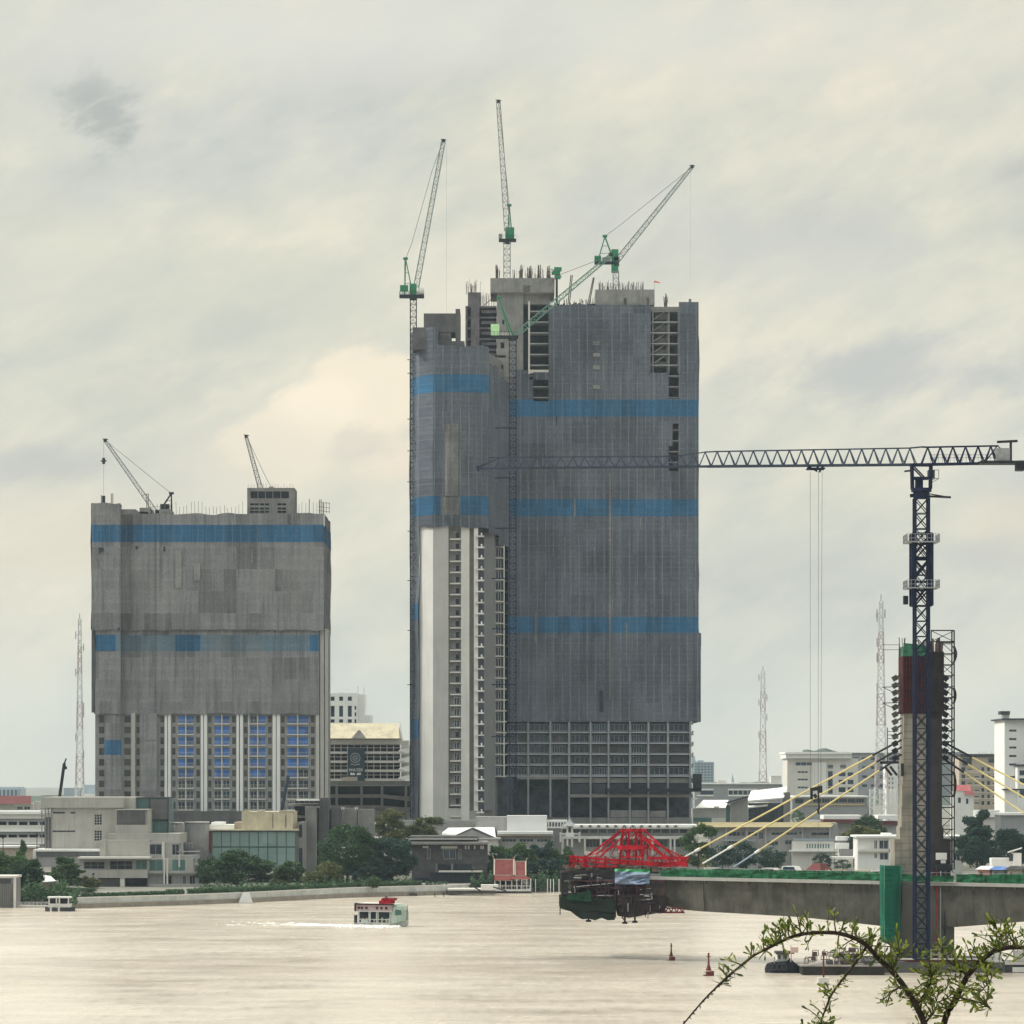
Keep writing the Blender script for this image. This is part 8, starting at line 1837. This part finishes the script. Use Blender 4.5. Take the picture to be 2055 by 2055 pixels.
# ---- moored service boat left
md = D(1829); mo = thing('moored_boat', 'small white cabin boat moored at the floating jetty on the left', 'boat', (X(118, md), md, 0))
secs = []
for px, zt_, hw_ in ((90, 1821, 1.2), (100, 1822, 1.5), (130, 1822, 1.5), (146, 1820, .9), (149, 1819, .2)):
    x = X(px, md); z = Z(zt_, md); secs.append([(x, md + 1.5 - hw_, z), (x, md + 1.5 - hw_, -.2), (x, md + 1.5 + hw_, -.2), (x, md + 1.5 + hw_, z)])
loft(secs, 'hull', M['gutter'], mo); b = MB()
for a in (97, 112, 118, 136): b.pbox(a, 1802, a + 2.5, 1822, md + .4, .25); b.pbox(a, 1802, a + 2.5, 1822, md + 2.4, .25)
b.pbox(97, 1814, 142, 1821, md + .3, 2.4); b.build('cabin', M['offwhite'], mo); MB().pbox(95, 1799.5, 142, 1802.5, md + .2, 2.6).build('roof', M['white'], mo); MB().pbox(100, 1803, 111, 1813.5, md + 1.8, .1).pbox(120, 1803, 135, 1813.5, md + 1.8, .1).build('window', M['darkin'], mo)
b = MB(); b.pbox(100, 1820, 104, 1829, md - .1, .3); b.pbox(116, 1820, 120, 1829, md - .1, .3); b.build('fender', M['offwhite'], mo)
md = D(1797) - 4; m2 = thing('moored_boat', 'tiny dark boat with canopy moored at the river wall near mid bank', 'boat', (X(829, md), md, 0)); secs = []
for px, zt_, hw_ in ((822, 1793, .5), (826, 1793.5, .8), (833, 1793.5, .8), (837, 1793, .4)):
    x = X(px, md); z = Z(zt_, md); secs.append([(x, md + 1 - hw_, z), (x, md + 1 - hw_, -.1), (x, md + 1 + hw_, -.1), (x, md + 1 + hw_, z)])
loft(secs, 'hull', M['gutter'], m2); MB().pbox(823, 1783, 835, 1785, md, 1.6).pbox(823, 1785.2, 824, 1793, md, .1).pbox(834, 1785.2, 835, 1793, md, .1).build('canopy', M['steel_grey'], m2)
ss = thing('slipway', 'pale triangular boat ramp on the river wall before the round dark tree', 'slipway', P(490, 1808, shore_d(490) - 1)); b = MB(); q = shore_d(490)
b.hexa([P(478, 1812, q - 4), P(508, 1812, q - 4), P(508, 1812, q - .8), P(478, 1812, q - .8), P(488, 1790, q - 1.2), P(500, 1790, q - 1.2), P(500, 1790, q - .8), P(488, 1790, q - .8)]); b.build('ramp', M['greywall'], ss)
for a in (872, 890):
    dd = D(1800); s_ = thing('mooring_post', 'thin dark mooring post, the %s of two in the water before the dark house' % ('left' if a == 872 else 'right'), 'post', (X(a, dd), dd, 0), 'mooring posts'); MB().pbox(a, 1790, a + 1.6, 1802, dd, .2).build('pile', M['steel_dark'], s_); MB().pbox(a - .3, 1789, a + 1.9, 1790, dd - .03, .26).build('cap', M['steel_grey'], s_)

# ---- vehicles and people on the bridge deck
def car(label, px, n, colr, cat='car', L=4.4, Hc=1.45, yaw=None):
    base = bp(px, n, DZ + .002); r_ = thing('parked_car', label, cat, base); a = math.atan2(BU.y, BU.x) if yaw is None else yaw
    def lp(u, v, z): return base + Vector((math.cos(a) * u - math.sin(a) * v, math.sin(a) * u + math.cos(a) * v, z))
    prof = [(-L / 2, .35), (-L / 2, .85), (-L * .42, .95), (-L * .33, Hc), (L * .12, Hc), (L * .27, .98), (L * .47, .85), (L / 2, .6), (L / 2, .35)]
    b = MB(); n_ = len(prof); i = 0; b.v += [lp(u, -.85, z) for u, z in prof] + [lp(u, .85, z) for u, z in prof]; b.f.append(tuple(range(n_))); b.f.append(tuple(reversed(range(n_, 2 * n_))))
    for k in range(n_): j = (k + 1) % n_; b.f.append((j, k, n_ + k, n_ + j))
    b.build('body', M[colr], r_)
    w_ = MB()
    for s_ in (-.87, .87): w_.hexa([lp(-L * .34, s_ - .01, .95), lp(L * .22, s_ - .01, .95), lp(L * .22, s_ + .01, .95), lp(-L * .34, s_ + .01, .95), lp(-L * .29, s_ - .01, Hc - .1), lp(L * .11, s_ - .01, Hc - .1), lp(L * .11, s_ + .01, Hc - .1), lp(-L * .29, s_ + .01, Hc - .1)])
    w_.build('side_windows', M['glass'], r_)
    for u in (-L * .3, L * .3):
        for s_ in (-.8, .8): MB().tube([lp(u, s_ - .1, .32), lp(u, s_ + .1, .32)], .32, 12).build('wheel', M['gutter'], r_)
    return r_
car('white van parked on the bridge deck behind the green railing', 1548, 7, 'white', 'van', 4.8, 1.9)
car('pale grey car on the bridge deck left of the white van', 1500, 8, 'offwhite', 'car', 4.4, 1.5)
car('dark car on the bridge deck just left of the pylon', 1752, 8, 'gutter', 'car', 4.2, 1.5)
sh = thing('site_shelter', 'brown pitched site shelter on the bridge deck right of the white van', 'shelter', bp(1600, 7, DZ)); b = MB(); b.hexa([bp(1583, 5, DZ + 1.2), bp(1617, 5, DZ + 1.2), bp(1617, 9, DZ + 1.2), bp(1583, 9, DZ + 1.2), bp(1593, 6, DZ + 2.4), bp(1606, 6, DZ + 2.4), bp(1606, 8, DZ + 2.4), bp(1593, 8, DZ + 2.4)]); b.build('roof', M['brownroof'], sh)
b = MB()
for p0 in (1585, 1615): b.bar(bp(p0, 5.2, DZ), bp(p0, 5.2, DZ + 1.2), .1); b.bar(bp(p0, 8.8, DZ), bp(p0, 8.8, DZ + 1.2), .1)
b.build('post', M['steel_dark'], sh)
ob1 = mat('orange_shirt', (.6, .25, .08), .8, .1)
for i, (px, n, s_, t_, lb) in enumerate([(1660, 3, 'offwhite', 'gutter', 'person in white shirt on the bridge deck, left of the pair near the pylon'), (1667, 4, 'white', 'navy', 'person in white shirt and blue trousers on the bridge deck, second left of the pylon'), (1671, 3, 'gutter', 'gutter', 'person in dark clothes standing on the bridge deck beside the two in white'), (1589, 3.4, ob1, 'gutter', 'person in orange shirt at the left end of the brown shelter'), (1632, 4, 'redsteel', 'gutter', 'person in red shirt right of the brown shelter on the bridge deck'), (1638, 4, 'offwhite', 'navy_light', 'person in pale shirt beside the red shirted person on the bridge deck')]):
    person(lb, bp(px, n, DZ + .002), 1.7 + (i % 3) * .04, s_, t_, i * 1.3, (i % 3) * .3)
# site huts on the right deck
for i, (a, c, y, mm, rm, lb) in enumerate([(1938, 1962, 2.0, 'beige', 'white', 'low salmon site hut on the right bridge deck under a white sheet'), (1966, 1990, 2.0, 'conc', 'bluefilm', 'grey brown site hut on the right bridge deck under a blue sheet'), (1998, 2027, 2.1, 'beige', 'gutter', 'tan site hut under a black sheet on the right bridge deck'), (2032, 2043, 1.7, 'redsteel', 'steel_dark', 'small dark red container at the right end of the site huts')]):
    hh = thing('site_hut', lb, 'site hut', bp((a + c) / 2, 6, DZ), 'site huts on the bridge deck'); b = MB(); b.hexa([bp(a, 4, DZ), bp(c, 4, DZ), bp(c, 7, DZ), bp(a, 7, DZ), bp(a, 4, DZ + y), bp(c, 4, DZ + y), bp(c, 7, DZ + y), bp(a, 7, DZ + y)]); b.build('wall', M[mm] if i != 0 else mat('salmon_board', (.50, .27, .22), .8, .1), hh)
    b = MB(); b.hexa([bp(a - 3, 3.6, DZ + y + .002), bp(c + 3, 3.6, DZ + y + .002), bp(c + 3, 7.4, DZ + y + .002), bp(a - 3, 7.4, DZ + y + .002), bp(a + 3, 4.5, DZ + y + .5), bp(c - 2, 4.5, DZ + y + .35), bp(c - 2, 6.5, DZ + y + .35), bp(a + 3, 6.5, DZ + y + .5)]); b.build('roof_sheet', M[rm], hh)
    b = MB(); b.hexa([bp(a + 5, 3.95, DZ + .1), bp(a + 10, 3.95, DZ + .1), bp(a + 10, 3.99, DZ + .1), bp(a + 5, 3.99, DZ + .1), bp(a + 5, 3.95, DZ + 1.6), bp(a + 10, 3.95, DZ + 1.6), bp(a + 10, 3.99, DZ + 1.6), bp(a + 5, 3.99, DZ + 1.6)]); b.build('door', M['conc_dark'], hh)
# birds-eye clutter on the deck: pallets and drums
for i, (px, n, s_, mm) in enumerate([(1395, 5, .9, 'offwhite'), (1445, 6, .7, 'conc'), (1700, 5, .8, 'conc_light'), (1726, 6, .9, 'offwhite'), (1690, 7, 1.0, 'roof_yellow'), (1640, 7, .8, 'roof_yellow')]):
    c = bp(px, n, DZ + .002); r_ = thing('material_stack', ['white bundle at the lower end of the stay cables on the deck', 'grey bundle between the second and third cable sleeves on the deck', 'pale stack on the deck right of the workers', 'white stack on the deck left of the dark car', 'yellow board stack on the deck behind the workers', 'yellow board stack on the deck behind the red shirted person'][i], 'material stack', c)
    MB().box(c.x - s_ * 1.3, c.x + s_ * 1.3, c.y - .8, c.y + .8, c.z + .15, c.z + 1.1 + s_ * .4).build('bundle', M[mm], r_); MB().box(c.x - s_ * 1.4, c.x + s_ * 1.4, c.y - .9, c.y + .9, c.z, c.z + .148).build('pallet', M['bark'], r_)

# ================================================================ FOREGROUND THORN BRANCHES
bd_ = 6.5
def b3(px, py, off=0.0): return P(px, py, bd_ + off)
def smooth_pts(pts, k=6):
    out_ = []
    for i in range(len(pts) - 1):
        p0, p1, p2, p3 = pts[max(i - 1, 0)], pts[i], pts[i + 1], pts[min(i + 2, len(pts) - 1)]
        for j in range(k):
            t = j / k; out_.append(.5 * ((2 * p1) + (p2 - p0) * t + (2 * p0 - 5 * p1 + 4 * p2 - p3) * t * t + (3 * p1 - 3 * p2 + p3 - p0) * t ** 3))
    return out_ + [pts[-1]]
BRm = mat('dark_thorn_bark', (.035, .026, .022), .9, .45, 60, bump=.0015, bscale=180)
LFm, g, b_ = new_mat('young_leaf'); ri = g.new('ShaderNodeNewGeometry').outputs['Random Per Island']; tcx = g.new('ShaderNodeNewGeometry').outputs['Position']
lc = g.ramp(g.math('ADD', g.math('MULTIPLY', ri, .7), g.math('MULTIPLY', g.noise(tcx, 6, 3), .3)), [(.15, (.02, .036, .008)), (.5, (.07, .105, .014)), (.85, (.21, .24, .025))])
g.put(b_.inputs['Base Color'], lc); b_.inputs['Roughness'].default_value = .45
tl_ = g.new('ShaderNodeBsdfTranslucent'); g.put(tl_.inputs[0], g.vmath('MULTIPLY', lc, (1.5, 1.5, 1.2))); mx = g.new('ShaderNodeMixShader'); mx.inputs[0].default_value = .35; g.l.new(b_.outputs[0], mx.inputs[1]); g.l.new(tl_.outputs[0], mx.inputs[2]); g.l.new(mx.outputs[0], g.n['Material Output'].inputs[0])
def leaf(mb, base, d_, L, w_, up):
    """spoon shaped leaf: narrow stalk end, round tip, folded on the midrib"""
    d_ = d_.normalized(); s_ = d_.cross(up).normalized(); u = s_.cross(d_).normalized(); prev = None
    for t, k in ((0, .10), (.3, .32), (.55, .72), (.78, 1.0), (.93, .78), (1.0, .25)):
        c = base + d_ * L * t + u * L * .12 * t * t; cur = (c - s_ * w_ * k * .5 + u * w_ * .16 * k, c, c + s_ * w_ * k * .5 + u * w_ * .16 * k)
        if prev:
            i = len(mb.v); mb.v += [prev[0], prev[1], cur[1], cur[0], prev[1], prev[2], cur[2], cur[1]]; mb.f += [(i, i + 1, i + 2, i + 3), (i + 4, i + 5, i + 6, i + 7)]
        prev = cur
def leaf2(mb, base, d_, L, w_, up):
    i0 = len(mb.v); d_ = d_.normalized(); s_ = d_.cross(up).normalized(); u = s_.cross(d_).normalized(); prof_ = ((0, .10), (.3, .32), (.55, .72), (.78, 1.0), (.93, .78), (1.0, .2))
    for t, k in prof_:
        c = base + d_ * L * t + u * L * .12 * t * t; mb.v += [c - s_ * w_ * k * .5 + u * w_ * .16 * k, c, c + s_ * w_ * k * .5 + u * w_ * .16 * k]
    for r_ in range(len(prof_) - 1):
        for q in (0, 1): a = i0 + r_ * 3 + q; mb.f.append((a, a + 1, a + 4, a + 3))
TS = thing('thorn_shrub', 'near leafy thorny branches arching into the lower right of the view', 'shrub', b3(1860, 2150))
rl_ = random.Random(31); LV = MB(); TW = MB(); TH = MB()
px2m = bd_ / F
def branch(pts, r0, r1, dens, seg_name='stem', leafy=(0, 1), up_bias=.6, shoot=(16, 46), off_amp=.05):
    P3 = smooth_pts([b3(x, y, o) for x, y, o in pts]); n = len(P3)
    rs_ = [(r0 + (r1 - r0) * (i / (n - 1)) ** .8) * px2m * (1 + .08 * math.sin(i * 1.7)) for i in range(n)]
    MB().tube(P3, rs_, 8).build(seg_name, BRm, TS, True)
    L = sum((P3[i + 1] - P3[i]).length for i in range(n - 1)); cnt = int(L / px2m / 8.2 * dens)
    for k in range(cnt):
        t = rl_.uniform(*leafy); i = min(int(t * (n - 1)), n - 2); p = P3[i].lerp(P3[i + 1], rl_.random()); tan = (P3[i + 1] - P3[i]).normalized()
        side = Vector((rl_.gauss(0, 1), rl_.gauss(0, 1.0), rl_.gauss(up_bias, .8))).normalized(); side = (side - tan * side.dot(tan) * .7).normalized()
        if rl_.random() < .55:      # short shoot with leaves
            ln = rl_.uniform(*shoot) * px2m; q = p + side * ln + Vector((0, 0, ln * .15)); mid = p.lerp(q, .5) + Vector((rl_.uniform(-1, 1), rl_.uniform(-1, 1), rl_.uniform(-1, 1))) * ln * .08
            TW.tube([p, mid, q], [1.8 * px2m, 1.3 * px2m, .8 * px2m], 5)
            for _ in range(rl_.randint(5, 10)):
                tt = rl_.uniform(.25, 1); c = p.lerp(q, tt); dd_ = (side + Vector((rl_.gauss(0, .7), rl_.gauss(0, .7), rl_.gauss(.25, .6)))).normalized(); LL = rl_.uniform(10, 23) * px2m
                leaf2(LV, c, dd_, LL, LL * rl_.uniform(.2, .33), Vector((rl_.gauss(0, 1), rl_.gauss(0, 1), 1)).normalized())
        else:
            for _ in range(rl_.randint(2, 4)):
                dd_ = (side + Vector((rl_.gauss(0, .6), rl_.gauss(0, .6), rl_.gauss(.1, .5)))).normalized(); LL = rl_.uniform(10, 28) * px2m
                leaf2(LV, p, dd_, LL, LL * rl_.uniform(.18, .3), Vector((rl_.gauss(0, 1), rl_.gauss(0, 1), 1)).normalized())
        if rl_.random() < .5:
            s2 = Vector((rl_.gauss(0, 1), rl_.gauss(0, 1), rl_.gauss(0, 1))).normalized(); TH.tube([p, p + s2 * rl_.uniform(8, 20) * px2m], [1.0 * px2m, .15 * px2m], 4)
    return P3
main = branch([(1880, 2140, 0), (1855, 2055, 0), (1837, 2016, 0), (1815, 1980, .02), (1790, 1949, .03), (1761, 1922, .03), (1739, 1897, .02), (1710, 1881, .01), (1674, 1872, 0), (1623, 1873, -.02), (1587, 1881, -.04), (1551, 1898, -.05)], 7.4, 3.0, 1.5)
branch([(1551, 1898, -.05), (1514, 1917, -.06), (1464, 1957, -.08), (1432, 1987, -.09), (1407, 2013, -.10), (1371, 2056, -.11), (1350, 2085, -.12)], 3.0, 1.5, .55, leafy=(0, .45))
for k in range(16):   # thorn buds on the bare whip
    t = k / 16; p = b3(1480 - 120 * t, 1944 + 120 * t, -.08 - .03 * t); TH.tube([p, p + Vector((rl_.uniform(-1, 1), 0, rl_.uniform(-1, 1))).normalized() * 6 * px2m], [1.6 * px2m, .5 * px2m], 5)
branch([(1891, 2140, .05), (1895, 2052, .05), (1920, 2001, .05), (1942, 1958, .04), (1971, 1926, .03), (2003, 1906, .02), (2055, 1902, 0), (2130, 1925, -.02)], 7.4, 4.4, 1.5, shoot=(18, 50), leafy=(.18, 1))
branch([(1740, 1898, .02), (1722, 1925, .05), (1697, 1958, .06), (1670, 1994, .07), (1656, 2027, .07), (1645, 2060, .08), (1640, 2100, .08)], 3.2, 1.6, 1.5, up_bias=.2)
branch([(1790, 1949, .03), (1800, 1925, .05), (1810, 1905, .05)], 2.6, 1.0, 3.0)
branch([(1837, 2016, 0), (1862, 1985, .04), (1870, 1950, .06)], 2.8, 1.0, 3.0); branch([(1971, 1926, .03), (1990, 1960, -.02), (1968, 1990, -.04)], 2.2, .9, 1.6, up_bias=-.3)
branch([(1815, 1980, .02), (1790, 1990, -.03), (1778, 2020, -.05)], 2.4, .9, 1.2, up_bias=-.4); branch([(1942, 1958, .04), (1900, 1925, .08), (1890, 1900, .08)], 2.2, .9, 2.4)
branch([(1920, 2001, .05), (1960, 2010, .0), (1990, 2025, -.04)], 2.2, .9, 1.5, up_bias=.2); branch([(1855, 2055, 0), (1880, 2020, .04), (1872, 1990, .05)], 2.6, 1, 2.2)
branch([(2003, 1906, .02), (2010, 1885, .05), (2004, 1870, .06)], 2.0, .9, 2.0)
LV.build('leaves', LFm, TS); TW.build('twigs', mat('green_twig', (.07, .075, .02), .7, .3, 40), TS); TH.build('thorns', BRm, TS)
